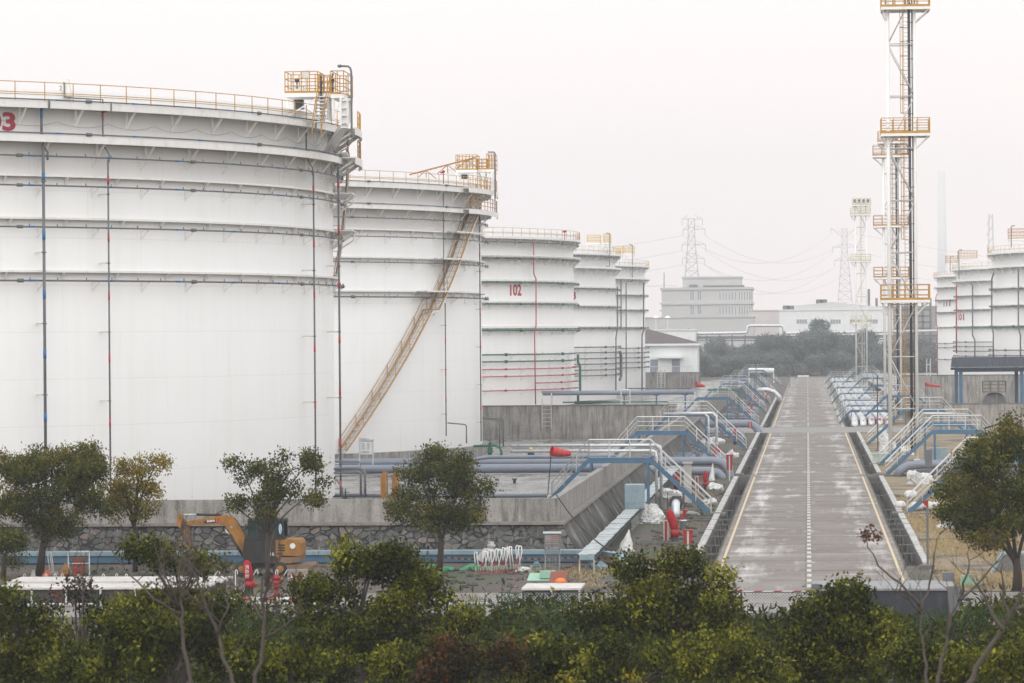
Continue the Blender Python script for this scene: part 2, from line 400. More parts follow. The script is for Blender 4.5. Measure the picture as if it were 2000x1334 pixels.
def text_mb(txt, h, squeeze=1., font_up=None):
    """lettering as a flat mesh: x right, z up, centred on x"""
    cu = bpy.data.curves.new('lettering', 'FONT'); cu.body = txt; cu.size = 1.; cu.align_x = 'CENTER'; cu.resolution_u = 3; cu.offset = font_up or 0.
    ob = bpy.data.objects.new('lettering', cu); COL.objects.link(ob)
    bpy.context.view_layer.update()
    me = bpy.data.meshes.new_from_object(ob.evaluated_get(bpy.context.evaluated_depsgraph_get()))
    k = h/.7; mb = MB(); mb.v = [(v.co.x*k*squeeze, 0, v.co.y*k) for v in me.vertices]; mb.f = [tuple(p.vertices) for p in me.polygons]
    bpy.data.objects.remove(ob); bpy.data.curves.remove(cu); bpy.data.meshes.remove(me); return mb
def shift(mb, dx, dy, dz):
    mb.v = [(x+dx, y+dy, z+dz) for x, y, z in mb.v]; return mb
HAZE, SKYK, SUN, EXPO, AZ, HCOL = .00022, 17.5, .5, 0.23, .28, (.86, .88, .92)
# ================================================================== STORAGE TANKS
class Tank: pass
def mk_tank(ex, Yt, R, side=-1):
    T = Tank(); d = ray(ex, 650); th = math.atan2(d[0], d[1])
    n = (math.cos(th)*side, -math.sin(th)*side)
    T.cx = Yt*math.tan(th)+n[0]*R; T.cy = Yt+n[1]*R; T.R = R; return T
def hit(T, x, y, dr=0.):
    R = T.R+dr; d = ray(x, y); A = d[0]**2+d[1]**2; B = -2*(d[0]*T.cx+d[1]*T.cy); C = T.cx**2+T.cy**2-R*R
    D = max(0., B*B-4*A*C); t = (-B-math.sqrt(D))/(2*A); q = (d[0]*t, d[1]*t)
    return math.degrees(math.atan2(q[1]-T.cy, q[0]-T.cx)), EYE+d[2]*t
def cyl(T, ang, r, z):
    a = R_(ang); return (T.cx+(T.R+r)*math.cos(a), T.cy+(T.R+r)*math.sin(a), z)
def arc(T, a0, a1, r, z0, z1=None, step=2.):
    n = max(1, int(abs(a1-a0)/step)); z1 = z0 if z1 is None else z1
    return [cyl(T, a0+(a1-a0)*i/n, r, z0+(z1-z0)*i/n) for i in range(n+1)]
def big_bracket():
    b = MB()
    b.bar((.04, 0, -.06), (.04, 0, -1.15), .10, .12); b.bar((.0, 0, -.06), (.9, 0, -.06), .10, .12)
    b.bar((.86, 0, -.09), (.03, 0, -1.1), .085, .10); return b
def small_bracket():
    b = MB(); b.q([(0, -.03, -.02), (.32, -.03, -.02), (.30, -.03, -.10), (.02, -.03, -.5), (0, .03, -.02), (.32, .03, -.02), (.30, .03, -.10), (.02, .03, -.5)],
         [(0, 1, 2, 3), (4, 7, 6, 5), (0, 4, 5, 1), (1, 5, 6, 2), (2, 6, 7, 3), (3, 7, 4, 0)]); return b
def pipe_strut():
    b = MB(); b.bar((0, 0, 0.), (.62, 0, 0.), .035, .05); b.bar((.58, 0, -.02), (.0, 0, -.42), .035, .04); b.bar((.01, 0, .05), (.01, 0, -.5), .05, .03); return b
BB, SB, PS = big_bracket(), small_bracket(), pipe_strut()
def moved(mb, T, ang, z, r=0.):
    o = MB(); a = R_(ang); c, s = math.cos(a), math.sin(a)
    o.v = [(T.cx+(T.R+r+x)*c-y*s, T.cy+(T.R+r+x)*s+y*c, z+zz) for x, y, zz in mb.v]; o.f = list(mb.f); return o
def join(dst, src): dst.q(src.v, src.f)
def rail_arc(mb, T, a0, a1, r, z, h=1.05, bars=(.35, .7, 1.05), sp=2.5, tr=.022):
    n = max(1, round(abs(a1-a0)/sp))
    for i in range(n+1):
        a = a0+(a1-a0)*i/n; mb.tube(cyl(T, a, r, z), cyl(T, a, r, z+h), tr*1.15, 5)
    for k in bars: mb.path(arc(T, a0, a1, r, z+k, step=2.5), tr, 5)
def box_rail(mb, x0, y0, x1, y1, z, h=1.1, n=3, r=.025, bars=3, toe=.12, m=2):
    cs = [(x0, y0), (x1, y0), (x1, y1), (x0, y1)]
    for i in range(4):
        a, b = cs[i], cs[(i+1) % 4]
        for k in range(1, bars+1): mb.tube((*a, z+h*k/bars), (*b, z+h*k/bars), r, 5)
        kk = n if i % 2 == 0 else m
        for j in range(kk): t = j/kk; p = (a[0]+(b[0]-a[0])*t, a[1]+(b[1]-a[1])*t); mb.tube((*p, z), (*p, z+h), r*1.1, 5)
        mb.bar((*a, z+toe/2), (*b, z+toe/2), .02, toe)
def vpipe(root, T, segs, r, m, bands=None, bandm=None, rr=.45, name='riser_pipe', clips=True):
    """segs: list of (angle, z) going up the wall"""
    mb = MB(); cm = MB(); mb.path([cyl(T, a, rr, z) for a, z in segs], r, 8)
    if clips:
        zt, zb = max(z for a, z in segs), min(z for a, z in segs); k = max(2, int((zt-zb)/3.2)); a = segs[0][0]
        for i in range(k):
            z = zb+(zt-zb)*(i+.5)/k
            aa = min(segs, key=lambda q: abs(q[1]-z))[0]
            cm.bar(cyl(T, aa, 0, z), cyl(T, aa, rr+r, z), .06, .07); mb.lathe(*cyl(T, aa, rr, z)[:2], [(r*1.7, z-.03), (r*1.7, z+.03)], 8)
    p = part(name, mb, m, root, True)
    if clips: part('pipe_clip', cm, mat('stained_clip_paint', (.62, .58, .50), .6, var=.2), p)
    if bands:
        for z in bands:
            bm = MB(); aa = min(segs, key=lambda q: abs(q[1]-z))[0]
            bm.tube(cyl(T, aa, rr, z-.22), cyl(T, aa, rr, z+.22), r*1.12, 8)
            part('colour_band', bm, bandm, p, True)
    return p
def hpipe(root, T, a0, a1, z, r, m, rr=.6, struts=5., blue=True, valves=False):
    mb = MB(); mb.path(arc(T, a0, a1, rr, z, step=2.5), r, 8)
    n = int(abs(a1-a0)/struts)
    for i in range(n):
        a = a0+(a1-a0)*(i+.5)/n
        # little nozzles standing on the pipe
        mb.tube(cyl(T, a+1.2, rr, z+r), cyl(T, a+1.2, rr, z+r+.12), .025, 5); mb.tube(cyl(T, a-1.2, rr, z+r), cyl(T, a-1.2, rr, z+r+.12), .025, 5)
    for i in range(max(1, int(abs(a1-a0)/16))):   # flanged joints
        a = a0+(a1-a0)*(i+.5)/max(1, int(abs(a1-a0)/16)); mb.path([cyl(T, a-.22, rr, z), cyl(T, a+.22, rr, z)], r*2.2, 10)
    p = part('spray_pipe', mb, m, root, True)
    if blue:
        ps = PS.mesh('pipe_bracket', M_white); rl = ORG[root.name]
        for i in range(n):
            an = a0+(a1-a0)*(i+.5)/n; o = bpy.data.objects.new('pipe_bracket', ps); COL.objects.link(o); o.parent = p; q = cyl(T, an, 0, z-r-.02); o.location = sub(q, rl); o.rotation_euler = (0, 0, R_(an))
        for i in range(max(1, int(abs(a1-a0)/7))):
            bm = MB(); a = a0+(a1-a0)*(i+.7)/max(1, int(abs(a1-a0)/7)); bm.path([cyl(T, a, rr, z), cyl(T, a+.55, rr, z)], r*1.12, 8)
            part('colour_band', bm, M_bandblue if blue == True else M_green, p, True)
    elif n:
        sm = MB()
        for i in range(n): join(sm, moved(PS, T, a0+(a1-a0)*(i+.5)/n, z-r-.02))
        part('pipe_bracket', sm, M_white, p)
    return p
def label_on(root, T, txt, x, y, hpx, squeeze, m=None):
    """painted figures: laid on the wall, 1 cm proud"""
    a, z = hit(T, x, y); Y = cyl(T, a, 0, z)[1]; h = hpx*Y/F
    tm = text_mb(txt, h, squeeze, .035); mb = MB()
    fore = max(.25, abs(math.sin(R_(a))))
    mb.v = [cyl(T, a+math.degrees((vx/fore)/T.R), .012, z-h/2+vz) for vx, _, vz in tm.v]; mb.f = tm.f
    part('painted_number', mb, m or M_darkred, root)
def helix(root, T, pts, m_rail, w0=.12, w1=.95, tread=.26, rail_out=True, landing=None):
    """spiral stair: pts = list of (angle, z)"""
    P = [pts[0]]
    for i in range(1, len(pts)):
        (a0, z0), (a1, z1) = pts[i-1], pts[i]; n = max(1, int(abs(a1-a0)/.7))
        P += [(a0+(a1-a0)*k/n, z0+(z1-z0)*k/n) for k in range(1, n+1)]
    st = MB(); st2 = MB(); tr = MB()
    for i in range(len(P)-1):
        st.bar(cyl(T, P[i][0], w1, P[i][1]), cyl(T, P[i+1][0], w1, P[i+1][1]), .05, .26)
        st2.bar(cyl(T, P[i][0], w0, P[i][1]), cyl(T, P[i+1][0], w0, P[i+1][1]), .05, .22)
    zz = 0; tot = [];
    for i in range(len(P)-1):
        n = max(1, int(abs(P[i+1][1]-P[i][1])/tread))
        for k in range(n):
            t = (k+.5)/n; a = P[i][0]+(P[i+1][0]-P[i][0])*t; z = P[i][1]+(P[i+1][1]-P[i][1])*t
            da = math.degrees(.14/T.R); 
            v = [cyl(T, a-da, w0, z-.02), cyl(T, a-da, w1, z-.02), cyl(T, a+da, w1, z-.02), cyl(T, a+da, w0, z-.02)]
            v += [add(q, (0, 0, .04)) for q in v]
            tr.q(v, [(0, 1, 2, 3), (4, 7, 6, 5), (0, 4, 5, 1), (1, 5, 6, 2), (2, 6, 7, 3), (3, 7, 4, 0)])
    stair = part('staircase', st, M_white, root); part('inner_stringer', st2, M_white, stair); part('tread_flight', tr, M_concp, stair)
    rb = MB()
    for w in (w0, w1):
        for hh, rr in ((.12, .085), (.6, .018), (1.05, .03)):
            rb.path([cyl(T, a, w, z+hh) for a, z in P], rr, 5)
        for i in range(0, len(P), 4):
            rb.tube(cyl(T, P[i][0], w, P[i][1]), cyl(T, P[i][0], w, P[i][1]+1.05), .03, 5)
    part('handrail', rb, m_rail, stair)
    bk = MB()
    for i in range(2, len(P), 8):
        a, z = P[i]; bk.bar(cyl(T, a, w1, z-.12), cyl(T, a, 0, z-.12), .06, .06); bk.bar(cyl(T, a, w1, z-.15), cyl(T, a+.3, 0, z-.9), .05, .05)
    part('stair_bracket', bk, M_white, stair)
    return stair
def platform(root, x0, x1, deck_y, Y, depth, rail_m, zb, rail_h=1.15, legs=True, name='platform', n=4):
    """gauging platform standing on the girder; x0..x1 in photo pixels at distance Y"""
    a = W(x0, deck_y, Y); b = W(x1, deck_y, Y); z = a[2]
    d = MB(); d.box(a[0], Y, z-.22, b[0], Y+depth, z)
    p = part(name, d, M_white, root)
    r = MB(); box_rail(r, a[0]+.02, Y+.02, b[0]-.02, Y+depth-.02, z, rail_h, n=n, r=.028, bars=3)
    part('handrail', r, rail_m, p)
    if legs:
        for px in (a[0]+.15, b[0]-.15):
            for py in (Y+.15, Y+depth-.15): l = MB(); l.bar((px, py, zb), (px, py, z-.22), .12, .12); part('support_leg', l, M_white, p)
        l = MB(); l.bar((a[0]+.15, Y+.15, zb+.2), (b[0]-.15, Y+.15, z-.3), .06, .06); l.bar((b[0]-.15, Y+depth-.15, zb+.2), (a[0]+.15, Y+depth-.15, z-.3), .06, .06)
        part('leg_brace', l, M_white, p)
    return p, a, b, z
def tank(name_lab, T, refx, Y, zbase, tint, rings, rail_m, vis, pipes, brackets, group='white storage tanks in rows', top_h=.65, blue=True, wide2=False):
    """Y: photo heights at column refx: rail, g1, g1b, g2, g2b, then stiffening rings"""
    root = thing('storage_tank', name_lab, 'storage tank', (T.cx, T.cy, zbase), group)
    Z = lambda y, dr: hit(T, refx, y, dr)[1]
    zg1 = Z(Y['g1'], .9); zg1b = Z(Y['g1b'], .9); zg2 = Z(Y['g2'], .9); zg2b = Z(Y['g2b'], .9)
    ztop = zg1+top_h; R = T.R; T.zg1, T.zg2, T.root, T.ztop = zg1, zg2, root, ztop
    n = 180; mb = MB(); mb.uv = []
    for i in range(n):
        t = 2*math.pi*i/n; c, s = math.cos(t), math.sin(t)
        mb.v += [(T.cx+R*c, T.cy+R*s, zbase), (T.cx+R*c, T.cy+R*s, ztop), (T.cx+(R-.05)*c, T.cy+(R-.05)*s, ztop), (T.cx+(R-.05)*c, T.cy+(R-.05)*s, ztop-2.5)]
    for i in range(n):
        a = 4*i; b = 4*((i+1) % n); u0, u1 = R*2*math.pi*i/n, R*2*math.pi*(i+1)/n
        mb.f.append((a, b, b+1, a+1)); mb.uv += [(u0, 0), (u1, 0), (u1, ztop-zbase), (u0, ztop-zbase)]
        mb.f.append((a+1, b+1, b+2, a+2)); mb.uv += [(u0, 20), (u1, 20), (u1, 20.1), (u0, 20.1)]
        mb.f.append((a+2, b+2, b+3, a+3)); mb.uv += [(u0, 20), (u1, 20), (u1, 18), (u0, 18)]
    mb.f.append(tuple(4*i+3 for i in range(n))); mb.uv += [(mb.v[4*i+3][0], mb.v[4*i+3][1]) for i in range(n)]
    sh = part('shell', mb, M_tank, root)
    me = sh.data; me.polygons.foreach_set('use_smooth', [i % 3 == 0 and i < 3*n for i in range(len(me.polygons))])
    a0, a1 = vis
    for zt, zb, nm in ((zg1, zg1b, 'wind_girder'), (zg2, zg2b, 'wind_girder')):
        g = MB(); g.band(T.cx, T.cy, R, R+.9, zt-.05, zt); g.band(T.cx, T.cy, R+.87, R+.93, zb, zt-.052)
        g.band(T.cx, T.cy, R, R+.06, zt-.07-.25, zt-.05)
        if brackets < 2:
            k = 72
            for i in range(k): join(g, moved(BB, T, i*5., zt-.05))
        gp = part(nm, g, M_white, root)
        if brackets == 2:
            k = int((a1-a0)/5.); first = None
            for i in range(k):
                an = a0+1+5*i+(2 if zt == zg2 else 0)
                if first is None:
                    me2 = BB.mesh('bracket', M_white); first = me2
                o = bpy.data.objects.new('bracket', first); COL.objects.link(o); o.parent = gp
                q = cyl(T, an, 0, zt-.05); o.location = (q[0]-T.cx, q[1]-T.cy, q[2]-zbase); o.rotation_euler = (0, 0, R_(an))
    for y, th, w in rings:
        zt = Z(y, .35); g = MB(); g.band(T.cx, T.cy, R, R+w, zt-.03, zt); g.band(T.cx, T.cy, R+w-.03, R+w+.02, zt-th, zt+.003)
        if brackets < 2:
            for i in range(72): join(g, moved(SB, T, i*5., zt-.05))
        gp = part('stiffening_ring', g, M_white, root)
        if brackets == 2:
            first = SB.mesh('bracket', M_white)
            for i in range(int((a1-a0)/5.)):
                an = a0+5*i+random.uniform(-.4, .4)
                o = bpy.data.objects.new('bracket', first); COL.objects.link(o); o.parent = gp
                q = cyl(T, an, 0, zt-.03); o.location = (q[0]-T.cx, q[1]-T.cy, q[2]-zbase); o.rotation_euler = (0, 0, R_(an))
    rb = MB(); rail_arc(rb, T, a0-15, a1+10, .8, zg1, h=.95, bars=(.32, .42, .95), sp=2.5, tr=.022)
    part('handrail', rb, rail_m, root)
    for y, r, m in pipes: hpipe(root, T, a0-10, a1, Z(y, .6), r, m, .6, blue=blue)
    return root
RW = [(343.6, .11, .30), (426, .11, .30), (528.5, .11, .30)]
# --- tank 1, nearest left ------------------------------------------------
T1 = mk_tank(652, 227, 40)
r1 = tank('largest white storage tank filling the left side, red 103 near its rim', T1, 188,
          dict(g1=201.5, g1b=215.5, g2=266, g2b=281), 1.8, 0, RW, M_orange, (-62, 13),
          [(308, .042, M_grey_pipe), (365, .042, M_grey_pipe), (445, .042, M_grey_pipe), (548.6, .048, M_grey_pipe)], 2)
def rpipe(T, root, x, ytop, ybot, r, m, bands_y=(), bandm=M_bandblue, rr=.45):
    a, zt = hit(T, x, ytop, rr); a = hit(T, x, (ytop+ybot)/2, rr)[0]; zb = hit(T, x, ybot, rr)[1]; zb = max(zb, 1.9)
    return vpipe(root, T, [(a, zb), (a, zt)], r, m, [hit(T, x, y, rr)[1] for y in bands_y] or None, bandm, rr)
rpipe(T1, r1, 87, 284, 980, .078, M_grey_pipe, (346, 460, 575, 692, 815), rr=.72)
rpipe(T1, r1, 213.5, 312, 985, .048, M_grey_pipe, (352, 464, 578, 700, 826), M_bandred, .72)
rpipe(T1, r1, 614.5, 335, 985, .05, M_grey_pipe, (370, 475, 575, 680, 790), M_bandred, .72)
a_, z_ = hit(T1, 651.5, 640, .0)
vpipe(r1, T1, [(-1.2, 1.9), (-1.2, 21.)], .06, M_grey_pipe, (20, 17.3, 14.2, 11, 8, 5, 2.6), M_bandred, .75)
# risers through the girders with their offsets
for x in (83, 203, 601):
    a = hit(T1, x, 230, .5)[0]; big = .07 if x < 100 else .045
    vpipe(r1, T1, [(a, T1.zg2+.02), (a, T1.zg1-.35)], big, M_grey_pipe, (T1.zg2+1.1,), M_bandblue if x < 100 else M_bandred, .4, clips=False)
    mb = MB(); mb.path([cyl(T1, a, .4, T1.zg1-.36), cyl(T1, a+.15, .95, T1.zg1-.34), cyl(T1, a+.15, .98, T1.zg1+.1)], big*.8, 8); part('riser_pipe', mb, M_grey_pipe, r1, True)
    mb = MB(); mb.path([cyl(T1, a, .5, T1.zg2+.1), cyl(T1, a, .5, T1.zg2-.5), cyl(T1, a+.2, .72, T1.zg2-.9), cyl(T1, a+.2, .72, T1.zg2-1.3)], big*.8, 8); part('riser_pipe', mb, M_grey_pipe, r1, True)
# pipes running along the girder edges
for zt in (T1.zg1+.06, T1.zg2+.06): hpipe(r1, T1, -70, 8, zt, .04, M_grey_pipe, .95, struts=300)
# slack cable under the top girder
mb = MB(); pts = []
for i in range(13):
    for k in range(5):
        t = k/5; pts.append(cyl(T1, -62+4.8*(i+t), .15, T1.zg1-1.0-.25*4*t*(1-t)))
mb.path(pts, .009, 4); part('cable', mb, M_grey_pipe, r1)
label_on(r1, T1, '103', -13, 236, 34, 1.1)
# stair climbing round the far side to the rim
helix(r1, T1, [(36, 2.), (8.5, 21.7), (3, 22.)], M_tan)
# landing extensions beside the stair on both girders
for zt, zb in ((T1.zg1, T1.zg1-.42), (T1.zg2, T1.zg2-.42)):
    mb = MB(); mb.band(T1.cx, T1.cy, T1.R+.9, T1.R+1.75, zt-.06, zt+.003, -1, 12, 12); mb.band(T1.cx, T1.cy, T1.R+1.72, T1.R+1.78, zb, zt+.004, -1, 12, 12)
    for k in range(5): mb.bar(cyl(T1, -.5+2.6*k, 1.7, zt-.1), cyl(T1, -.5+2.6*k, 0, zt-1.25), .07, .1)
    q = part('landing', mb, M_white, r1)
    rb = MB(); rail_arc(rb, T1, 1.5, 11.5, 1.68, zt, 1.05, (.35, .7, 1.05), 1.6, .026); part('handrail', rb, M_orange if zt == T1.zg1 else M_tan, q)
for zt in [hit(T1, 188, y, .35)[1] for y in (343.6, 426)]:
    mb = MB(); mb.band(T1.cx, T1.cy, T1.R+.37, T1.R+1.35, zt-.05, zt+.004, 1, 13, 10); mb.bar(cyl(T1, 3, 1.3, zt-.06), cyl(T1, 3, .1, zt-.9), .06, .1); mb.bar(cyl(T1, 7, 1.3, zt-.06), cyl(T1, 7, .1, zt-.9), .06, .1)
    mb.path([cyl(T1, 5, 1.25, zt-.1), cyl(T1, 5, 1.25, zt-.5), cyl(T1, 5, .5, zt-1.)], .05, 6)
    part('landing', mb, M_white, r1)
# rim platforms
Yp = 213.
platform(r1, 556, 621, 182, Yp, 2.6, M_orange, T1.zg1, 1.2, n=4)
p2, A2, B2, z2 = platform(r1, 645.5, 672, 184, Yp-.3, 4.2, M_orange, T1.zg1, 1.3, n=2)
platform(r1, 622, 645, 182, Yp+.3, 1.4, M_orange, T1.zg1, 1.0, n=2)
mb = MB(); q = W(597, 150, Yp+.6); mb.box(q[0]-.28, Yp+.5, q[2]-.05, q[0]+.2, Yp+.7, q[2]+.35); mb.box(q[0]-.03, Yp+.55, T1.zg1+1.3, q[0]+.03, Yp+.62, q[2]); part('instrument_board', mb, M_clad, r1)
q = W(583, 173, Yp+1.2); mb = MB(); mb.box(q[0]-.28, Yp+1., q[2]-.25, q[0]+.28, Yp+1.6, q[2]+.12); mb.box(q[0]-.34, Yp+.95, q[2]+.12, q[0]+.34, Yp+1.65, q[2]+.17); part('instrument_box', mb, M_white, r1)
mb = MB(); q = W(580, 156, Yp+1.); mb.lathe(q[0], q[1], [(.07, q[2]-.15), (.13, q[2]-.1), (.14, q[2]+.05), (.05, q[2]+.1)], 10); mb.tube((q[0]-.1, q[1], q[2]), (q[0]+.35, q[1], q[2]+.12), .02, 5); mb.tube((q[0], q[1], q[2]-.5), (q[0], q[1], q[2]), .04, 6); part('valve', mb, M_dark, r1)
for x, y in ((627, 163), (650, 158)):
    q = W(x, y, Yp+.2); mb = MB(); mb.lathe(q[0], q[1], [(.05, q[2]-.9), (.05, q[2]-.1), (.08, q[2]-.1), (.08, q[2]+.12), (.03, q[2]+.12), (.03, q[2]+.3), (.055, q[2]+.3), (.055, q[2]+.42)], 8); part('beacon', mb, M_dark, r1)
q = W(581, 201, Yp+2.4); mb = MB(); mb.box(q[0]-.3, q[1], q[2]-.35, q[0]+.3, q[1]+.6, q[2]+.3); part('dark_hatch_cover', mb, M_dark, r1)
# tall ribbed leg with its slanting brace at the corner
qa = W(663, 184, Yp-.3); qb = W(679, 184, Yp-.3); zb = T1.zg1-.35; mb = MB()
mb.box(qa[0], Yp-.35, zb, qa[0]+.12, Yp+.0, z2-.2); mb.box(qb[0]-.06, Yp-.35, zb, qb[0], Yp+.1, z2-.2); mb.box(qa[0]+.12, Yp-.2, zb, qb[0]-.06, Yp-.15, z2-.2)
for i in range(5): mb.box(qa[0]+.12, Yp-.36, zb+.1+i*.42, qb[0]-.06, Yp-.21, zb+.15+i*.42)
lg = part('ribbed_leg', mb, M_white, p2)
mb = MB(); mb.bar((qa[0]+.25, Yp-.2, zb), (*cyl(T1, hit(T1, 633, 290, 0)[0], .1, 0)[:2], T1.zg2+.1), .42, .3); part('slanting_brace', mb, M_white, p2)
mb = MB(); q = [W(687, 268, Yp-1), W(687, 262, Yp-1.), W(686, 140, Yp-1), W(684, 133, Yp-1), W(680, 129.5, Yp-1), W(668, 129, Yp-1)]; mb.path(q, .058, 8); mb.lathe(q[-1][1], q[-1][2], [(.05, q[-1][0]-.25), (.09, q[-1][0]-.2), (.09, q[-1][0]-.08), (.05, q[-1][0])], 8, 'x'); mb.bar(W(679, 190, Yp-1), W(688, 190, Yp-1), .05, .08)
mb.path([W(687, 268, Yp-1), W(687, 278, Yp-1), W(676, 290, Yp-1), W(664, 297, Yp-1)], .035, 6)
part('vent_pipe', mb, M_grey_pipe, r1, True)
# stairs between rim and upper platform (orange sloping rails, white treads)
mb = MB(); tr = MB()
for (x0, y0, x1, y1) in ((610, 236, 624, 150), (627, 236, 645, 146)):
    for dy in (0, 1.0):
        a = W(x0, y0, Yp-.25+dy); b = W(x1, y1, Yp-.25+dy); mb.tube(a, b, .03, 6); mb.tube(a, add(a, (0, 0, -.9)), .03, 5); mb.tube(sub(a, (0, 0, .5)), sub(b, (0, 0, .5)), .02, 5)
for i in range(8):
    a = W(616, 238-i*7, Yp); tr.box(a[0]-.05, Yp-.2, a[2]-.02, a[0]+.55, Yp+.7, a[2]+.02)
s_ = part('upper_stair', tr, M_white, r1); part('handrail', mb, M_orange, s_)
# numbered foam box on the rim, photo x 123
q = W(123, 185, 195.5); mb = MB(); s = .42
mb.q([(q[0]-.45, q[1]-.2, q[2]-.1), (q[0]+.45, q[1]-.2, q[2]-.1), (q[0]+.28, q[1]-.2, q[2]+.78), (q[0]-.28, q[1]-.2, q[2]+.78), (q[0]-.45, q[1]+.4, q[2]-.1), (q[0]+.45, q[1]+.4, q[2]-.1), (q[0]+.28, q[1]+.4, q[2]+.78), (q[0]-.28, q[1]+.4, q[2]+.78)],
     [(0, 1, 2, 3), (4, 7, 6, 5), (0, 4, 5, 1), (1, 5, 6, 2), (2, 6, 7, 3), (3, 7, 4, 0)])
fb = part('foam_box', mb, M_white, r1)
tm = text_mb('2', .26, .8); part('painted_number', shift(tm, q[0]-.08, q[1]-.213, q[2]+.2), M_darkred, fb)
mb = MB(); mb.path([(q[0]+.1, q[1]-.24, q[2]+.62), (q[0]+.12, q[1]-.28, q[2]+.55), (q[0]+.13, q[1]-.28, q[2]-.12), (q[0]+.6, q[1]-.28, q[2]-.2), (q[0]+1.9, q[1]+.9, q[2]-.22), (q[0]+1.95, q[1]+1., q[2]-.9)], .04, 7); part('foam_pipe', mb, M_grey_pipe, fb, True)
# --- tank 2 ------------------------------------------------
T2 = mk_tank(941, 336, 40)
r2 = tank('white storage tank with orange stair spiralling up its wall', T2, 700,
          dict(g1=354.7, g1b=364.7, g2=398, g2b=406.8), 1.8, 0, [(445.7, .12, .30), (500.7, .12, .30), (566.8, .12, .30)], M_orange, (-56, 8),
          [(424.4, .042, M_grey_pipe), (461, .042, M_grey_pipe), (511.5, .042, M_grey_pipe), (579.5, .06, M_grey_pipe)], 2)
mb = MB(); mb.band(T2.cx, T2.cy, T2.R-1, T2.R+.7, .9, 1.8, n=120); part('foundation_ring', mb, M_conc, r2)
P = [hit(T2, x, y, .5) for x, y in ((668, 872), (835, 608), (848, 604), (905, 465), (928, 408))]
P[0] = (P[0][0], 1.9); P[2] = (P[2][0], P[1][1]+.05)
helix(r2, T2, P, mat('weathered_stair_rail', (.40, .235, .10), .6, var=.2))
rpipe(T2, r2, 866.5, 372, 590, .045, M_grey_pipe, (390, 440), M_bandred)
rpipe(T2, r2, 870.5, 592, 852, .05, M_grey_pipe, (665, 728, 780), M_bandred)
rpipe(T2, r2, 938, 420, 862, .055, M_grey_pipe, (497, 560, 612, 675, 736, 795), M_bandred, .35)
for zt in (T2.zg1+.06, T2.zg2+.06): hpipe(r2, T2, -60, 4, zt, .04, M_grey_pipe, .95, struts=300, blue='g')
for zt, zb in ((T2.zg1, T2.zg1-.4), (T2.zg2, T2.zg2-.4)):
    mb = MB(); mb.band(T2.cx, T2.cy, T2.R+.9, T2.R+1.5, zt-.06, zt+.003, -15, 8, 14); mb.band(T2.cx, T2.cy, T2.R+1.47, T2.R+1.53, zb, zt+.004, -15, 8, 14)
    q = part('landing', mb, M_white, r2)
    rb = MB(); rail_arc(rb, T2, -15, 7, 1.42, zt, 1.05, (.35, .7, 1.05), 1.7, .026); part('handrail', rb, M_orange if zt == T2.zg1 else M_tan, q)
for zt in [hit(T2, 700, y, .35)[1] for y in (445.7, 500.7, 566.8)]:
    k = P[-1][0] if zt > 17 else None
    ac = next((P[i][0]+(P[i+1][0]-P[i][0])*(zt-P[i][1])/max(.01, P[i+1][1]-P[i][1]) for i in range(len(P)-1) if P[i][1] <= zt <= P[i+1][1]), -12)
    mb = MB(); mb.band(T2.cx, T2.cy, T2.R+.38, T2.R+.75, zt-.1, zt+.006, ac-6, ac-1.2, 8); mb.band(T2.cx, T2.cy, T2.R+1., T2.R+1.3, zt-.1, zt+.006, ac-6, ac+4, 10)
    for s in (-6, 4): mb.band(T2.cx, T2.cy, T2.R+.38, T2.R+1.3, zt-.1, zt+.009, ac+s, ac+s+1., 2)
    part('landing', mb, M_white, r2)
Yq = 330.
platform(r2, 890, 931, 332, Yq, 3., M_orange, T2.zg1, 1.3, n=6)
platform(r2, 950, 965, 331, Yq-.4, 3.4, M_orange, T2.zg1, 1.35, n=3)
platform(r2, 931, 950, 331, Yq+.4, 1.5, M_orange, T2.zg1, .9, n=2)
mb = MB()
for dy in (0, 1.1):
    a = W(800, 341, Yq+dy); b = W(928, 308, Yq+dy); mb.bar(a, b, .09, .12)
for i in range(14):
    t = i/13; a = W(800+128*t, 341-33*t, Yq); mb.bar(a, add(a, (0, 1.1, 0)), .06, .06)
for x in (832, 874, 912):
    a = W(x, 341-(x-800)*.258, Yq)
    for s in (-.9, 0, .9): mb.bar(a, add(a, (s, .2, -.75)), .06, .06)
ldr = part('rolling_ladder', mb, M_yellow, r2)
mb = MB()
for i in range(9):
    a = W(870+6*i, 345-2.6*i, Yq+.5); b = W(870+6*(i+1), 345-2.6*(i+1), Yq+.5); up = (0, 0, .42)
    mb.bar(a, b, .05, .05); mb.bar(add(a, up), add(b, up), .05, .05); mb.bar(a, add(b, up), .03, .03); mb.bar(b, add(b, up), .03, .03)
part('white_truss', mb, M_white, ldr)
q = W(907, 345, Yq+1.4); mb = MB(); mb.box(q[0]-.25, q[1], q[2]-.2, q[0]+.25, q[1]+.4, q[2]+.2); part('dark_hatch_cover', mb, M_dark, r2)
q = W(866, 338, 317.5); mb = MB(); mb.tube((q[0], q[1], q[2]-.9), (q[0], q[1], q[2]+.1), .04, 6); mb.ball((q[0], q[1], q[2]+.12), .13, n=8, m=6); mb.tube((q[0]-.25, q[1], q[2]+.02), (q[0]+.1, q[1], q[2]+.1), .07, 8); part('foam_nozzle', mb, M_red, r2)
mb = MB(); q = [W(967, 390, Yq-1), W(967, 300, Yq-1), W(965, 297, Yq-1), W(953, 297, Yq-1)]; mb.path(q, .06, 8); part('vent_pipe', mb, M_grey_pipe, r2, True)
mb = MB(); qa = W(958, 331, Yq-.4); qb = W(965, 331, Yq-.4); mb.box(qa[0], Yq-.5, T2.zg1, qb[0], Yq-.3, qa[2]-.1); part('ribbed_leg', mb, M_white, r2)
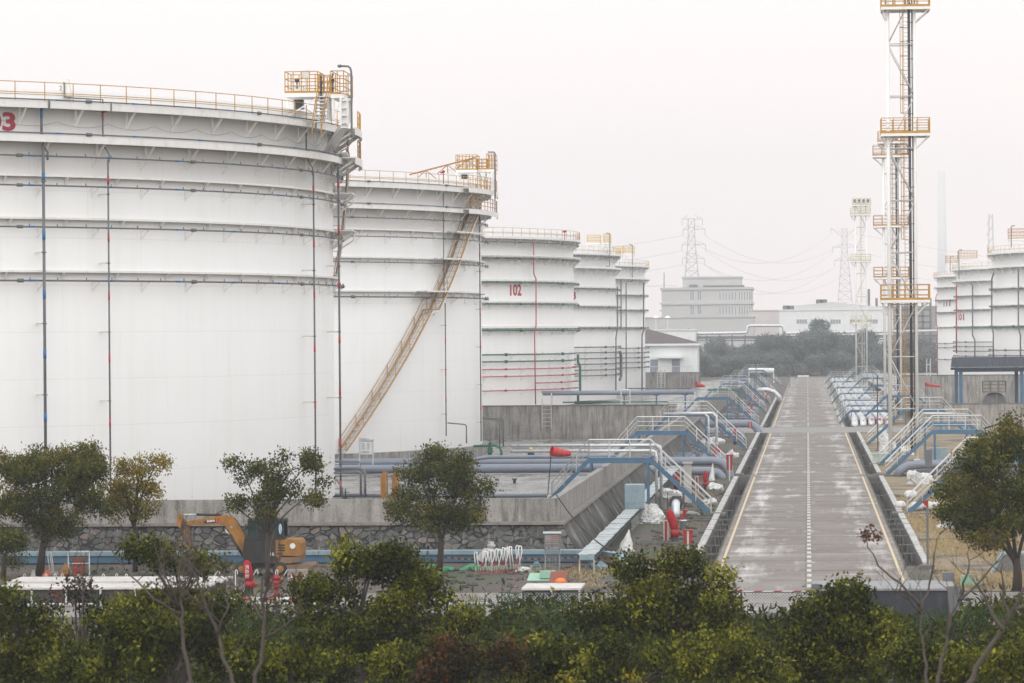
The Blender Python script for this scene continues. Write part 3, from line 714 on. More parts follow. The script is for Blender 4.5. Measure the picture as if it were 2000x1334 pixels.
# --- tank 3 (102) ------------------------------------------------
T3 = mk_tank(1121, 466, 40)
r3 = tank('white storage tank bearing 102 and wrapped in green and red pipes', T3, 1000,
          dict(g1=461, g1b=466, g2=497.5, g2b=501.6), 3.0, 0, [(545.5, .22, .5), (587.4, .22, .5), (636.8, .25, .5)], M_tan, (-60, 10),
          [(473, .05, M_grey_pipe), (505, .05, M_green), (551.5, .07, M_green), (594, .06, M_green), (645, .09, M_green)], 1, blue=False)
def hz(T, x, y, rr): return hit(T, x, y, rr)
for y, m, x0 in ((692.5, M_green, 941), (706, M_green, 941), (721, M_redpipe, 941), (735, M_redpipe, 941), (748, M_redpipe, 1046), (762.5, M_redpipe, 941)):
    a0 = hit(T3, x0, y, .5)[0]; a1 = hit(T3, 1119, y, .1)[0]; hpipe(r3, T3, a0-(4 if x0 < 1000 else 0), a1-1, hit(T3, 1000, y, .5)[1] if x0 < 1000 else hit(T3, 1080, y-1, .5)[1], .062 if m is M_redpipe else .085, m, .5, struts=8, blue=False)
P = [hit(T3, x, y, .7) for x, y in ((1046, 790), (1044, 650), (1047, 636), (1047, 545), (1042.5, 535), (1042, 474))]
vpipe(r3, T3, P, .07, M_redpipe, rr=.7, clips=False)
P = [hit(T3, x, y, .2) for x, y in ((1129, 784), (1129, 771), (1133, 762), (1133, 716), (1129.5, 707), (1129.5, 692))]
mb = MB(); mb.path([W(x, y, 459) for x, y in ((1129, 786), (1129, 771), (1133, 763), (1133, 716), (1129, 707), (1129, 692))], .16, 10); part('manifold_pipe', mb, M_green, r3, True)
mb = MB()
for y in (717, 731, 745, 758): mb.path([W(1118, y, 459), W(1130, y-1, 459)], .08, 7)
part('branch_pipe', mb, M_redpipe, r3, True)
mb = MB(); mb.band(T3.cx, T3.cy, T3.R+.06, T3.R+1.0, T3.zg2-.12, T3.zg2+.004); part('walkway_rim', mb, M_white, r3)
label_on(r3, T3, '102', 1006, 566, 21, .5, mat('red_lettering', (.42, .015, .05), .6, var=.05))
mb = MB(); q = W(1103, 452, 452); mb.tube((q[0], q[1], q[2]-1.), q, .04, 6); mb.ball(q, .16, n=8, m=6); mb.tube((q[0]-.3, q[1], q[2]-.05), (q[0]+.2, q[1], q[2]), .08, 6); part('foam_nozzle', mb, M_red, r3)
# --- tanks 4, 5 and the three on the right ------------------------------------------------
M_farrail = mat('pale_amber_rail', (.62, .46, .20), .6)
def far_tank(T, lab, refx, Yd, rings, gp, verts, low, top, vis, rail=None, side=1):
    rail = rail or mat('pale_tan_rail', (.55, .40, .22), .6)
    r = tank(lab, T, refx, Yd, 1.8, 0, rings, rail, vis, gp, 1, blue=False)
    for y in low:
        hpipe(r, T, vis[0], vis[1], hit(T, refx, y, .6)[1], .085, M_grey_pipe, .6, struts=8, blue=False)
    for pts, rad, m in verts:
        vpipe(r, T, [hit(T, x, y, .8) for x, y in pts], rad, m, rr=.8, clips=False)
    for (x0, x1, yd, Yy, dep, rm, h) in top: platform(r, x0, x1, yd, Yy, dep, rm, T.zg1, h, n=6)
    return r
T4 = mk_tank(1203, 577, 40)
r4 = far_tank(T4, 'white storage tank showing only a red 3, just past the 102 tank', 1180, dict(g1=495, g1b=498.5, g2=521.5, g2b=525), [(560, .2, .5), (596, .2, .5), (636.5, .2, .5)],
         [(502, .04, M_grey_pipe), (564.7, .07, M_grey_pipe), (599, .06, M_grey_pipe), (640, .08, M_grey_pipe)],
         [([(1210.5, 742), (1213, 735), (1213, 695), (1211, 688)], .2, M_grey_pipe), ([(1203, 770), (1203, 660), (1206, 640), (1206, 560)], .1, M_grey_pipe)],
         (677.8, 688.4, 699.8, 710.6, 722, 732.8), [(1146, 1172, 474, 566, 3, M_farrail, 1.15), (1178, 1192, 474, 565, 3, M_farrail, 1.3)], (-62, 12))
label_on(r4, T4, '3', 1121, 577, 15, .8)
mb = MB(); mb.path([W(1183, 520, 564), W(1190.5, 520, 564), W(1190.5, 456, 564), W(1184, 455, 564)], .07, 6); part('vent_pipe', mb, M_grey_pipe, r4)
T5 = mk_tank(1260, 676, 40)
r5 = far_tank(T5, 'farthest white storage tank of the left row, beside the brown roofed building', 1240, dict(g1=518, g1b=521, g2=542.5, g2b=545.5), [(574, .2, .5), (603, .2, .5), (637.5, .2, .5)],
         [(577, .06, M_grey_pipe), (606, .06, M_grey_pipe), (640, .07, M_grey_pipe)],
         [([(1223, 770), (1223, 552)], .10, M_grey_pipe), ([(1254, 768), (1254, 655), (1257, 645), (1257, 552)], .13, M_grey_pipe), ([(1213, 640), (1213, 545)], .1, M_grey_pipe)],
         (680, 689, 698.6, 708, 718), [(1196, 1216, 495, 664, 3.5, M_farrail, 1.3), (1218, 1238, 495, 663, 3.5, M_farrail, 1.3)], (-62, 14))
mb = MB(); mb.path([W(1223, 552, 662), W(1235, 549, 662), W(1235, 479, 662), W(1229, 477, 662)], .09, 6); part('vent_pipe', mb, M_grey_pipe, r5)
T6 = mk_tank(1940, 590, 40, 1)
r6 = far_tank(T6, 'white storage tank cut by the right edge, behind the blue shed', 1980, dict(g1=491, g1b=494.5, g2=518.5, g2b=521.5), [(559.5, .2, .5), (594, .2, .5), (634.7, .2, .5)],
         [(563, .07, M_grey_pipe), (597, .06, M_grey_pipe), (637.5, .09, M_green)],
         [([(1940, 700), (1940, 650), (1937, 640), (1937, 545), (1941, 533)], .11, M_grey_pipe), ([(1993, 710), (1993, 655), (1989, 640), (1989, 525)], .12, M_grey_pipe)],
         (684, 694.6), [(1971, 2005, 466, 578, 4, M_tan, 1.5)], (168, 245))
T7 = mk_tank(1869, 733, 40, 1)
r7 = far_tank(T7, 'white storage tank in the middle of the three on the right', 1900, dict(g1=524, g1b=526.5, g2=546.5, g2b=549), [(575, .2, .5), (602.5, .2, .5), (636, .2, .5)],
         [(578, .06, M_grey_pipe), (605, .06, M_grey_pipe), (638.5, .08, M_green)],
         [([(1904, 700), (1904, 665), (1899.5, 655), (1899.5, 558), (1895, 553)], .14, M_grey_pipe), ([(1868, 690), (1868, 558)], .14, M_redpipe)],
         (668, 677, 686, 695.5), [(1872, 1909, 505, 722, 5, M_tan, 1.5)], (168, 245))
mb = MB()
for i in range(7):
    a = W(1909+5*i, 510-1.0*abs(i-2), 724); b = W(1914+5*i, 510-1.0*abs(i-1), 724); d_ = (0, 0, -.9)
    mb.bar(a, b, .1, .1); mb.bar(add(a, d_), add(b, d_), .08, .08); mb.bar(a, add(b, d_), .06, .06)
part('rolling_ladder', mb, M_clad, r7)
T8 = mk_tank(1831.5, 850, 40, 1)
r8 = far_tank(T8, 'leftmost and smallest looking white storage tank of the right row', 1850, dict(g1=538.5, g1b=541, g2=558.5, g2b=561), [(583.5, .2, .5), (608, .2, .5), (637, .2, .5)],
         [(586, .06, M_grey_pipe), (610, .06, M_grey_pipe)],
         [([(1831, 740), (1831, 640), (1828, 630), (1828, 580), (1831, 573)], .09, M_redpipe)],
         (671, 679, 702), [(1848, 1871, 514, 838, 5, M_tan, 1.6)], (168, 245))
label_on(r8, T8, '111', 1849, 593, 10, .7); label_on(r7, T7, '101', 1876, 619, 12, .8, M_redpipe)
for r, T, x, yt, yb, Yy in ((r6, T6, 1975, 441, 520, 576), (r7, T7, 1873, 488, 545, 720), (r8, T8, 1856, 501, 557, 836)):
    mb = MB(); mb.path([W(x, yb, Yy), W(x, yt+2, Yy), W(x+1.5, yt, Yy), W(x+7, yt, Yy)], .09, 6); part('vent_pipe', mb, M_grey_pipe, r)
# ================================================================== GROUND, ROAD, DRAINS
mb = MB()
xs = [-2600, -5.45, -4.62, 4.62, 5.45, 2600]
ys = [-300, 168, 184, 300, 306, 436, 462, 700, 5150]
holes = {(1, 2), (3, 2), (1, 4), (3, 4), (1, 6), (3, 6)}
for i in range(5):
    for j in range(8):
        if (i, j) in holes: continue
        mb.q([(xs[i], ys[j], 0), (xs[i+1], ys[j], 0), (xs[i+1], ys[j+1], 0), (xs[i], ys[j+1], 0)], [(0, 1, 2, 3)])
struct('ground', mb, M_ground)
for sx, nm in ((-1, 'drain_channel'), (1, 'drain_channel')):
    mb = MB(); tp = MB()
    for (ya, yb) in ((184, 300), (306, 436), (462, 700)):
        xo, xi = sx*5.45, sx*4.62
        mb.box(xo-.01*sx, ya, -1.5, xo+sx*.28, yb, .06); mb.box(xi-sx*.12, ya, -1.5, xi, yb, -.004)
        mb.box(min(xo, xi), ya, -1.5, max(xo, xi), yb, -1.35); mb.box(min(xo, xi), ya-.3, -1.5, max(xo, xi), ya, -.004); mb.box(min(xo, xi), yb, -1.5, max(xo, xi), yb+.3, -.004)
        n = int((yb-ya)/1.15)
        for k in range(n):      # coping blocks with open joints
            tp.box(xo-.03*sx+random.uniform(-.012, .012), ya+k*1.15+.02, .062, xo+sx*.33, ya+k*1.15+1.11, .15+random.uniform(-.01, .01))
    d = struct(nm, mb, M_concd); t = part('drain_coping', tp, M_concp, d)
    br = MB()
    for y in (192, 200, 209, 216, 222, 228, 240, 262, 285, 322, 350, 380, 410, 480, 520, 560): br.box(sx*4.62, y, .10, sx*5.8, y+.12, .16); br.box(sx*5.05, y+.03, -1.3, sx*5.13, y+.1, .1)
    part('drain_strut', br, M_concd, d)
mb = MB(); mb.box(-4.5, 165, .0, 4.5, 1040, .03); struct('road', mb, M_road)
mb = MB(); mb.box(-4.5, 436.3, .031, -14, 461.7, .045); mb.box(4.5, 436.3, .031, 14, 461.7, .045); mb.box(-4.5, 436.3, .033, 4.5, 461.7, .047); struct('cross_road', mb, m_concrete('cross_road_concrete', (.20, .19, .18), (.30, .285, .27), amt=.25, zs=1.))
mb = MB(); mb.box(-90, 153.5, .0, 60, 164.98, .032); struct('perimeter_road', mb, M_road)
mb = MB()
for y0, y1 in ((170, 300), (305, 435), (463, 700)):
    for s in (-1, 1): mb.box(s*4.12, y0, .036, s*4.25, y1, .040)
struct('yellow_edge_line', mb, M_yline)
mb = MB(); y = 168.
while y < 436:
    w = random.uniform(-.02, .02); mb.box(-.10+w*.3, y, .036, .10+w*.3, y+1.9, .040); y += 3.7
y = 466.
while y < 1020: mb.box(-.05, y, .036, .05, y+22, .040); y += 34
struct('centre_line', mb, M_wline)
mb = MB()
for y, x0, x1 in ((203.5, -9.2, -5.8), (205.2, -9., -6.3), (228.5, -8.6, -5.5), (231.5, -8.2, -5.5), (239, -9, -5.5), (256, -8.8, -5.5), (300.5, -8.2, -4.6), (330, -8.6, -5.5), (352, -8.6, -5.5)): mb.box(x0, y, -.05, x1, y+.28, .13)
for y in (206, 231, 235.5, 262, 300.5): mb.box(5.75, y, -.05, 9.2, y+.3, .14)
struct('kerb', mb, M_concd)
# ================================================================== CONTAINMENT YARD
mb = MB(); mb.box(-140, 193.5, .9, -12.9, 378.6, 1.0); mb.box(-140, 379.4, 1.2, -13, 830, 1.35); mb.box(13.1, 444.6, 1.2, 160, 980, 1.35); struct('yard_floor', mb, M_yard)
root = thing('containment_wall', 'concrete parapet on a sloping rubble stone base enclosing the nearest tanks', 'wall', (-12.5, 191, 0))
mb = MB(); mb.box(-140, 191, 1.86, -12.5, 191.35, 3.0); mb.box(-12.85, 191.352, 1.86, -12.5, 436, 3.0); part('concrete_parapet', mb, M_conc, root)
mb = MB(); mb.box(-140, 190.3, 1.72, -12.1, 191.6, 1.858); mb.box(-13., 191.602, 1.72, -12.1, 436, 1.858); part('stone_ledge', mb, M_ledge, root)
mb = MB()
X0, X1, Yf, Yb = -12.25, -11.1, 190.45, 189.3   # top and foot lines
mb.q([(-140, Yb, -.1), (X1, Yb, -.1), (X0, Yf, 1.719), (-140, Yf, 1.719)], [(0, 1, 2, 3)])
m2 = MB(); m2.q([(X1, Yb, -.1), (X1, 436, -.1), (X0, 436, 1.719), (X0, Yf, 1.719)], [(0, 1, 2, 3)])
mb.q([(-140, 194, -.1), (-14, 194, -.1), (-14, 194, 1.719), (-140, 194, 1.719), (-140, Yf, 1.719), (X0, Yf, 1.719)], [(2, 3, 4, 5)])
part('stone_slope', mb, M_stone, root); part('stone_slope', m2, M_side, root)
mb = MB()
for x in (-40, -33.5, -26.7, -20.2, -14.6): mb.box(x, 190.98, 1.9, x+.03, 190.99, 2.98)
for y in range(197, 430, 6): mb.box(-12.49, y, 1.9, -12.488, y+.05, 2.98)
part('expansion_joint', mb, M_concd, root)
def wall(name, lab, x0, x1, y, z0, z1, m=None, t=.4, post=0):
    mb = MB(); mb.box(x0, y, z0, x1, y+t, z1); r = thing(name, lab, 'wall', ((x0+x1)/2, y, z0)); part('wall_panel', mb, m or M_conc, r)
    c = MB(); c.box(x0-.03, y-.06, z1+.002, x1+.03, y+t+.06, z1+.1); part('coping', c, M_concd, r); return r
wall('partition_wall', 'tall pale concrete wall standing in front of the 102 tank', -140, -12.9, 379, .9, 4.25)
wall('partition_wall', 'distant grey concrete wall below the brown roofed building', -60, -20, 718, 0, 4.3)
mb = MB(); mb.box(-13.3, 462, 0, -12.95, 717, 3.); root = thing('partition_wall', 'long grey wall running beside the left pipes beyond the cross road', 'wall', (-13, 462, 0)); part('wall_panel', mb, M_conc, root)
wall('partition_wall', 'concrete wall carrying the yard in front of the blue shed', 12.6, 70, 444, 0, 3.0)
wall('partition_wall', 'tall grey concrete wall behind the right windsock', 12.9, 60, 540, 0, 5.3)
mb = MB(); mb.box(13., 447, 1.3, 40, 452, 1.9); mb.box(13, 470, 1.3, 60, 500, 1.75); 
# ================================================================== FOOTBRIDGES
def make_bridge(loc, lab, xd0, xd1, zd, xl, zl, xr, zr, W_=1.1):
    """steel crossover with stairs at both ends; local x along the bridge"""
    root = thing('footbridge', lab, 'footbridge', loc, 'blue steel footbridges over the pipes')
    ox, oy, oz = loc; P = lambda x, y, z: (ox+x, oy+y, oz+z)
    mb = MB(); mb.box(ox+xd0, oy, oz+zd-.34, ox+xd1, oy+.12, oz+zd-.04); mb.box(ox+xd0, oy+W_-.12, oz+zd-.34, ox+xd1, oy+W_, oz+zd-.04)
    n = int((xd1-xd0)/.8)
    for i in range(n+1): x = xd0+(xd1-xd0)*i/n; mb.bar(P(x, .06, zd-.2), P(x, W_-.06, zd-.2), .08, .12)
    part('deck_frame', mb, M_blue, root)
    mb = MB(); mb.box(ox+xd0, oy+.02, oz+zd-.038, ox+xd1, oy+W_-.02, oz+zd); part('deck_plate', mb, M_blue, root)
    for (xa, xb, zb) in ((xd0, xl, zl), (xd1, xr, zr)):
        for y in (.06, W_-.06):
            s = MB(); s.bar(P(xa, y, zd-.16), P(xb, y, zb+.02), .07, .24); part('stringer', s, M_blue, root)
        t = MB(); k = int(abs(zd-zb)/.2)
        for i in range(1, k): f = i/k; x = xa+(xb-xa)*f; z = zd+(zb-zd)*f; t.box(ox+x-.13, oy+.1, oz+z-.05, ox+x+.13, oy+W_-.1, oz+z-.02)
        part('tread_flight', t, M_grey_pipe, root)
    for x in (xd0+.15, xd1-.15):
        for y in (.06, W_-.06):
            p = MB(); p.box(ox+x-.07, oy+y-.05, oz+(0 if x > 0 else zl), ox+x+.07, oy+y+.07, oz+zd-.341); part('post', p, M_blue, root)
    H = 1.1
    for y in (.03, W_-.03):
        r = MB(); prof = [(xl+(.12 if xl < xd0 else -.12), zl), (xd0, zd), (xd1, zd), (xr, zr)]
        for h, rad in ((H, .030), (H*.66, .016), (H*.36, .016)): r.path([P(x, y, z+h) for x, z in prof], rad, 6)
        for (x0, z0), (x1, z1) in zip(prof, prof[1:]):
            L = math.hypot(x1-x0, z1-z0); k = max(1, round(L/1.15))
            for i in range(k+1): f = i/k; x = x0+(x1-x0)*f; z = z0+(z1-z0)*f; r.tube(P(x, y, z), P(x, y, z+H), .026, 6)
        part('handrail', r, M_silver, root)
    mb = MB(); mb.box(ox+xr-.3, oy-.25, oz-.0, ox+xr+.9, oy+W_+.25, oz+.16); part('concrete_foot', mb, M_concd, root)
    return root
LX = -11.6
b0 = make_bridge((LX, 236, 0), 'nearest footbridge of the left side, landing in the walled yard by the red windsock', -1.9, 1.9, 3.6, -4.3, 1.0, 5.6, 0)
labs = ['second footbridge from the front on the left, over the twin grey pipes', 'third footbridge on the left, just before the side road',
        'fourth footbridge on the left, just past the side road', 'fifth footbridge on the left with a small red windsock', 'sixth footbridge from the front on the left side',
        'seventh footbridge on the left, pale in the haze', 'farthest footbridge on the left, beside the white tank lorry shapes']
for Y, l in zip((303, 372, 470, 550, 615, 715, 850), labs): clone(b0, (LX, Y, 0), 0, l)
labs = ['nearest footbridge on the right, its stair rising behind the big tree', 'second footbridge on the right, its stair crossing the foot of the tall mast',
        'footbridge on the right just behind the tall mast', 'fourth footbridge on the right, level with the near ends of the clad pipes',
        'fifth footbridge on the right, beside the red windsock', 'sixth footbridge on the right below the second mast', 'seventh footbridge on the right, in the haze',
        'farthest footbridge on the right at the third mast']
for Y, l in zip((237, 302, 327, 390, 478, 580, 680, 790), labs): clone(b0, (11.6, Y, 0), math.pi, l)
# low crossings over the clad pipe bundle
def make_cross(loc, lab):
    root = thing('pipe_crossing', lab, 'pipe crossing', loc, 'low walkways over the clad pipes'); ox, oy, oz = loc; P = lambda x, y, z: (ox+x, oy+y, oz+z)
    mb = MB(); mb.box(ox-.3, oy, 1.4, ox+5.2, oy+.1, 1.7); mb.box(ox-.3, oy+1, 1.4, ox+5.2, oy+1.1, 1.7); mb.box(ox-.3, oy+.1, 1.6, ox+5.2, oy+1, 1.64)
    for x in (-.2, 5.1): mb.box(ox+x-.06, oy+.1, 0, ox+x+.06, oy+.25, 1.4)
    part('deck_frame', mb, M_blue, root)
    mb = MB()
    for y in (.06, 1.04): mb.bar(P(-.3, y, 1.6), P(-1.7, y, 0), .06, .2)
    for i in range(6): mb.box(ox-.5-.22*i, oy+.1, 1.4-.25*i, ox-.25-.22*i, oy+1., 1.43-.25*i)
    part('stair_flight', mb, M_blue, root)
    for y in (.03, 1.07):
        r = MB(); prof = [(-1.8, 0), (-.3, 1.65), (5.2, 1.65)]
        for h in (1.1, .7, .35): r.path([P(x, y, z+h) for x, z in prof], .028, 6)
        for x, z in [(-1.8, 0), (-1.05, .8), (-.3, 1.65), (1.1, 1.65), (2.5, 1.65), (3.9, 1.65), (5.2, 1.65)]: r.tube(P(x, y, z), P(x, y, z+1.1), .025, 6)
        part('handrail', r, M_silver, root)
    return root
c0 = make_cross((5.6, 481, 0), 'nearest blue walkway across the clad pipes right of the road')
for Y, l in zip((520, 565, 625, 700, 790, 880), ('second blue walkway across the clad pipes', 'third blue walkway across the clad pipes', 'fourth blue walkway across the clad pipes, at the second mast', 'fifth blue walkway across the clad pipes',
               'sixth blue walkway across the clad pipes, at the far mast', 'farthest blue walkway across the clad pipes')): clone(c0, (5.6, Y, 0), 0, l)
for i in range(5):
    mb = MB(); x = 5.75+1.02*i; mb.path([(x-.05, 470.5+i*.4, -.2), (x-.05, 471.5, .25), (x, 473.2, .58), (x, 476, .62), (x, 905, .62)], .43, 16)
    lab = ['first clad white pipe from the road in the bundle of five', 'second clad white pipe from the road in the bundle', 'middle clad white pipe of the bundle of five', 'fourth clad white pipe from the road in the bundle', 'outermost clad white pipe, farthest from the road'][i]
    root = thing('clad_pipe', lab, 'pipe', (x, 470, 0), 'white clad pipes right of the road'); part('cladding', mb, M_clad, root, True)
    m2 = MB(); m2.box(x-.08, 471.2, .1, x+.08, 471.5, .66) if i else m2.box(x-.08, 471.2, .1, x+.08, 471.5, .6); m2.tube((x, 472.6, .45), (x-.03, 471.9, .3), .44, 12); part('red_marking', m2, M_bandred, root)
    m3 = MB()
    for y in range(488, 900, 14): m3.tube((x, y, .62), (x, y+.25, .62), .445, 12)
    part('cladding_strap', m3, M_dark, root)
# ================================================================== PIPEWORK LEFT
def pipe(name, lab, pts, r, m, n=14, group=None, sup=None, supm=None, flange=None, cat='pipe'):
    pts = [tuple(p) for p in pts]; loc = pts[0]
    mb = MB(); mb.path(pts, r, n); root = thing(name, lab, cat, (loc[0], loc[1], loc[2]-r), group); part('pipe_run', mb, m, root, True)
    if sup:
        s = MB()
        for (x, y, z0, z1) in sup: s.box(x-.09, y-.09, z0, x+.09, y+.09, z1); s.box(x-.2, y-.2, z0, x+.2, y+.2, z0+.05); s.box(x-r*1.3, y-.07, z1-.08, x+r*1.3, y+.07, z1)
        part('pipe_support', s, supm or M_blue, root)
    if flange:
        f = MB()
        for a, b in flange: f.tube(a, b, r*1.35, n)
        part('flange', f, m, root)
    return root
def bend(x0, x1, y, z, zend, r, k=5, xend=None):
    """straight run in x, then a quarter bend down to zend"""
    s = 1 if x1 > x0 else -1; R = min(z-zend, 1.4*r*2+.4); pts = [(x0, y, z), (x1-s*R, y, z)]
    for i in range(1, k+1): t = i/k*math.pi/2; pts.append((x1-s*R+s*R*math.sin(t), y, z-R+R*math.cos(t)))
    if zend < z-R-.01: pts.append((x1, y, zend))
    return pts
pipe('large_pipe', 'upper of the two big blue grey pipes crossing behind the front parapet', bend(-60, -6.1, 300, 1.3, -.3, .33), .335, M_bluegrey, 20, 'twin big blue grey pipes')
pipe('large_pipe', 'lower of the two big blue grey pipes crossing behind the front parapet', [(-60, 282, 1.40), (-15.5, 282, 1.40), (-14, 283.5, 1.36), (-12, 290, 1.0), (-10.2, 296, .66), (-9, 297.2, .62), (-7.6, 297.3, .6), (-7., 297.3, .45), (-6.7, 297.3, .15), (-6.6, 297.3, -.35)], .33, M_bluegrey, 20, 'twin big blue grey pipes')
pipe('large_pipe', 'big pale grey pipe bending into the ground at the side road corner', bend(-12.5, -5.6, 439.5, 1.05, -.3, .42), .45, M_bluegrey, 20, None, [(-10, 439.5, 0, .6)], M_concd)
pipe('large_pipe', 'raised grey pipe on blue supports in front of the farthest left tanks', [(-30.5, 440, 4.65), (-13, 440, 4.65)], .27, M_bluegrey, 14, None, [(x, 440, 1.3, 4.38) for x in (-21, -17.3, -14)], M_blue)
pipe('thin_pipe', 'thin grey pipe just above the raised grey pipe', [(-20.6, 440.6, 5.12), (-13.2, 440.6, 5.12)], .07, M_grey_pipe, 8)
pipe('thin_pipe', 'long thin green pipe just above the tall concrete wall', [(-28, 439, 3.6), (-12, 439, 3.6)], .08, M_green, 8)
a = G(650, 968, 1.15); b = G(1068, 968, 1.15); pipe('thin_pipe', 'grey pipe lying on the yard floor just behind the front parapet', [a, b], .13, M_bluegrey, 10)
a = W(870, 889, 287); b = W(1010, 888, 287); pipe('thin_pipe', 'grey pipe on the yard floor behind the twin big pipes', [(a[0], 284, 1.7), (a[0]+3, 290, 2.), (-22, 290, 2.), (-11, 290, 2.)], .15, M_bluegrey, 10)
z_ = W(1380, 762, 505)[2]; a = W(1381, 762, 505); b = W(1443, 762, 505)
pipe('thin_pipe', 'green pipe with an elbow between the fourth and fifth footbridges', [a, (b[0]-.5, 505, a[2]), (b[0]-.1, 505, a[2]-.15), (b[0], 505, a[2]-.5), (b[0], 505, 0)], .16, M_green, 10)
a = W(1409, 742, 600); b = W(1461, 742, 600)
pipe('thin_pipe', 'grey pipe loop with rounded elbows in the hazy left pipework', [(a[0], 600, 0), (a[0], 600, a[2]-.4), (a[0]+.4, 600, a[2]), (b[0]-.4, 600, a[2]), (b[0], 600, a[2]-.4), (b[0], 600, 0)], .17, M_bluegrey, 10)
a = W(1484, 762, 640)
pipe('large_pipe', 'pale grey pipe elbow curving down before the far end of the left verge', [(a[0]-.6, 640, 2.), (a[0]+1.2, 640, 2.1), (a[0]+2.4, 640, 1.7), (a[0]+3.2, 640, .9), (a[0]+3.4, 640, -.1)], .42, M_clad, 14)
# pale pipe loop just behind the nearest bridge, x 1150-1330 y 877
for k, (dy, dz) in enumerate(((0, 0), (1., .16))):
    a = W(1120, 881-5*k, 242); X1_ = -9.55+.25*k
    pts = [(a[0]-4, 242+dy, a[2]+dz), (X1_-.3, 242+dy, a[2]+dz), (X1_-.05, 242+dy, a[2]-.1+dz), (X1_, 242+dy, a[2]-.4+dz), (X1_, 242+dy, 0)]
    pipe('thin_pipe', ('front' if k == 0 else 'rear')+' pale pipe passing under the nearest footbridge deck and turning down', pts, .10, M_clad, 10)
for (x0, x1, y, zz, lab) in ((1352, 1383, 808, 1.0, 'pale looped pipe right of the second footbridge deck'), (1372, 1399, 807, .9, 'slimmer pale looped pipe beside the second footbridge')):
    a = W(x0, y, 335); b = W(x1, y, 335); pipe('thin_pipe', lab, [(a[0]-2.5, 335, a[2]), (b[0]-.3, 335, a[2]), (b[0], 335, a[2]-.3), (b[0], 335, 0)], .13, M_clad, 10, flange=[((b[0], 335, 1.6), (b[0], 335, 1.72)), ((b[0], 335, 3.), (b[0], 335, 3.12))])
# white tall goal-post pipes x 1213 / 1229
mb = MB(); 
for x in (1213, 1230): a = W(x, 762, 400); mb.tube((a[0], 400, 1.), a, .07, 8)
a = W(1213, 783, 400); b = W(1230, 783, 400); mb.bar(a, b, .2, .08)
a = W(1213, 762, 400); b = W(1230, 762, 400); mb.tube(a, b, .07, 8)
solo('access_ladder', mb, M_silver, 'white upright ladder frame beside the tall concrete wall', 'frame', smooth=False)
mb = MB(); q = W(1068, 792, 379.2)
for dx in (-.45, .45):
    mb.path([(q[0]+dx, 378.8, 2.), (q[0]+dx, 378.8, 5.2), (q[0]+dx*1.05, 379.2, 5.5), (q[0]+dx*1.1, 379.8, 5.2), (q[0]+dx*1.1, 379.8, 2.)], .045, 7)
for z in (2.3, 2.7, 3.1, 3.5, 3.9, 4.3): mb.tube((q[0]-.45, 378.8, z), (q[0]+.45, 378.8, z), .025, 5)
mb.box(q[0]-.55, 379., 4.38, q[0]+.55, 379.5, 4.45); solo('wall_ladder', mb, M_silver, 'small ladder hooped over the concrete wall before the 102 tank', 'ladder')
for (x, yb, yt, Y, lab) in ((1292, 757, 727, 690, 'left white hooped ladder on the far grey wall'), (1284, 757, 727, 691, 'second white hooped ladder on the far grey wall')):
    a = W(x, yb, Y); b = W(x, yt-4, Y); mb = MB(); mb.tube(a, b, .09, 6); mb.tube(add(a, (.6, 0, 0)), add(b, (.6, 0, 0)), .09, 6)
    for i in range(8): f = i/8; c_ = (a[0], Y, a[2]+(b[2]-a[2])*f); mb.tube(c_, add(c_, (.6, 0, 0)), .04, 5)
    solo('wall_ladder', mb, M_silver, lab, 'ladder')
# risers next to tank 2
for (pts, lab) in (([(942, 812, 338), (944, 816, 338), (980, 818, 338), (983, 820, 338), (983, 872, 338)], 'tall dark hooked pipe standing at the right foot of the stair tank'),
                   ([(942, 817, 337), (974, 821, 337), (976, 824, 337), (976, 872, 337)], 'shorter dark hooked pipe beside the tall one'),
                   ([(874, 826, 316), (908, 829, 316), (911, 832, 316), (911, 866, 316)], 'dark bent pipe on the face of the stair tank')):
    pipe('hooked_pipe', lab, [W(*p) for p in pts], .055, M_grey_pipe, 8)
for (x, Y, lab) in ((957, 318, 'dark green valve with bent pipe at the foot of the stair tank'), (674, 212, 'dark valve assembly behind the parapet by the largest tank')):
    q = (W(x, 870, Y)[0], Y); mb = MB(); z0 = 1.
    mb.lathe(q[0], q[1], [(.28, z0), (.28, z0+.1), (.16, z0+.12), (.16, z0+.5), (.27, z0+.52), (.27, z0+.62), (.2, z0+.64), (.22, z0+.9), (.1, z0+1.), (.1, z0+1.25), (.2, z0+1.27), (.2, z0+1.33), (.04, z0+1.34), (.04, z0+1.7)], 12)
    r = thing('valve', lab, 'valve', (q[0], q[1], z0)); part('valve_body', mb, M_green if x > 900 else M_dark, r, False)
    mb = MB(); mb.path([(q[0]-1.4, Y, z0+1.05), (q[0], Y, z0+1.08), (q[0]+.5, Y, z0+1.1), (q[0]+.85, Y, z0+.9), (q[0]+.95, Y, z0+.5), (q[0]+.95, Y, z0)], .10, 10); part('bent_pipe', mb, M_green if x > 900 else M_dark, r, True)
    mb = MB(); mb.lathe(q[0], q[1]-.0, [(.24, z0+1.5), (.26, z0+1.52), (.24, z0+1.54)], 12); part('handwheel', mb, M_dark, r)
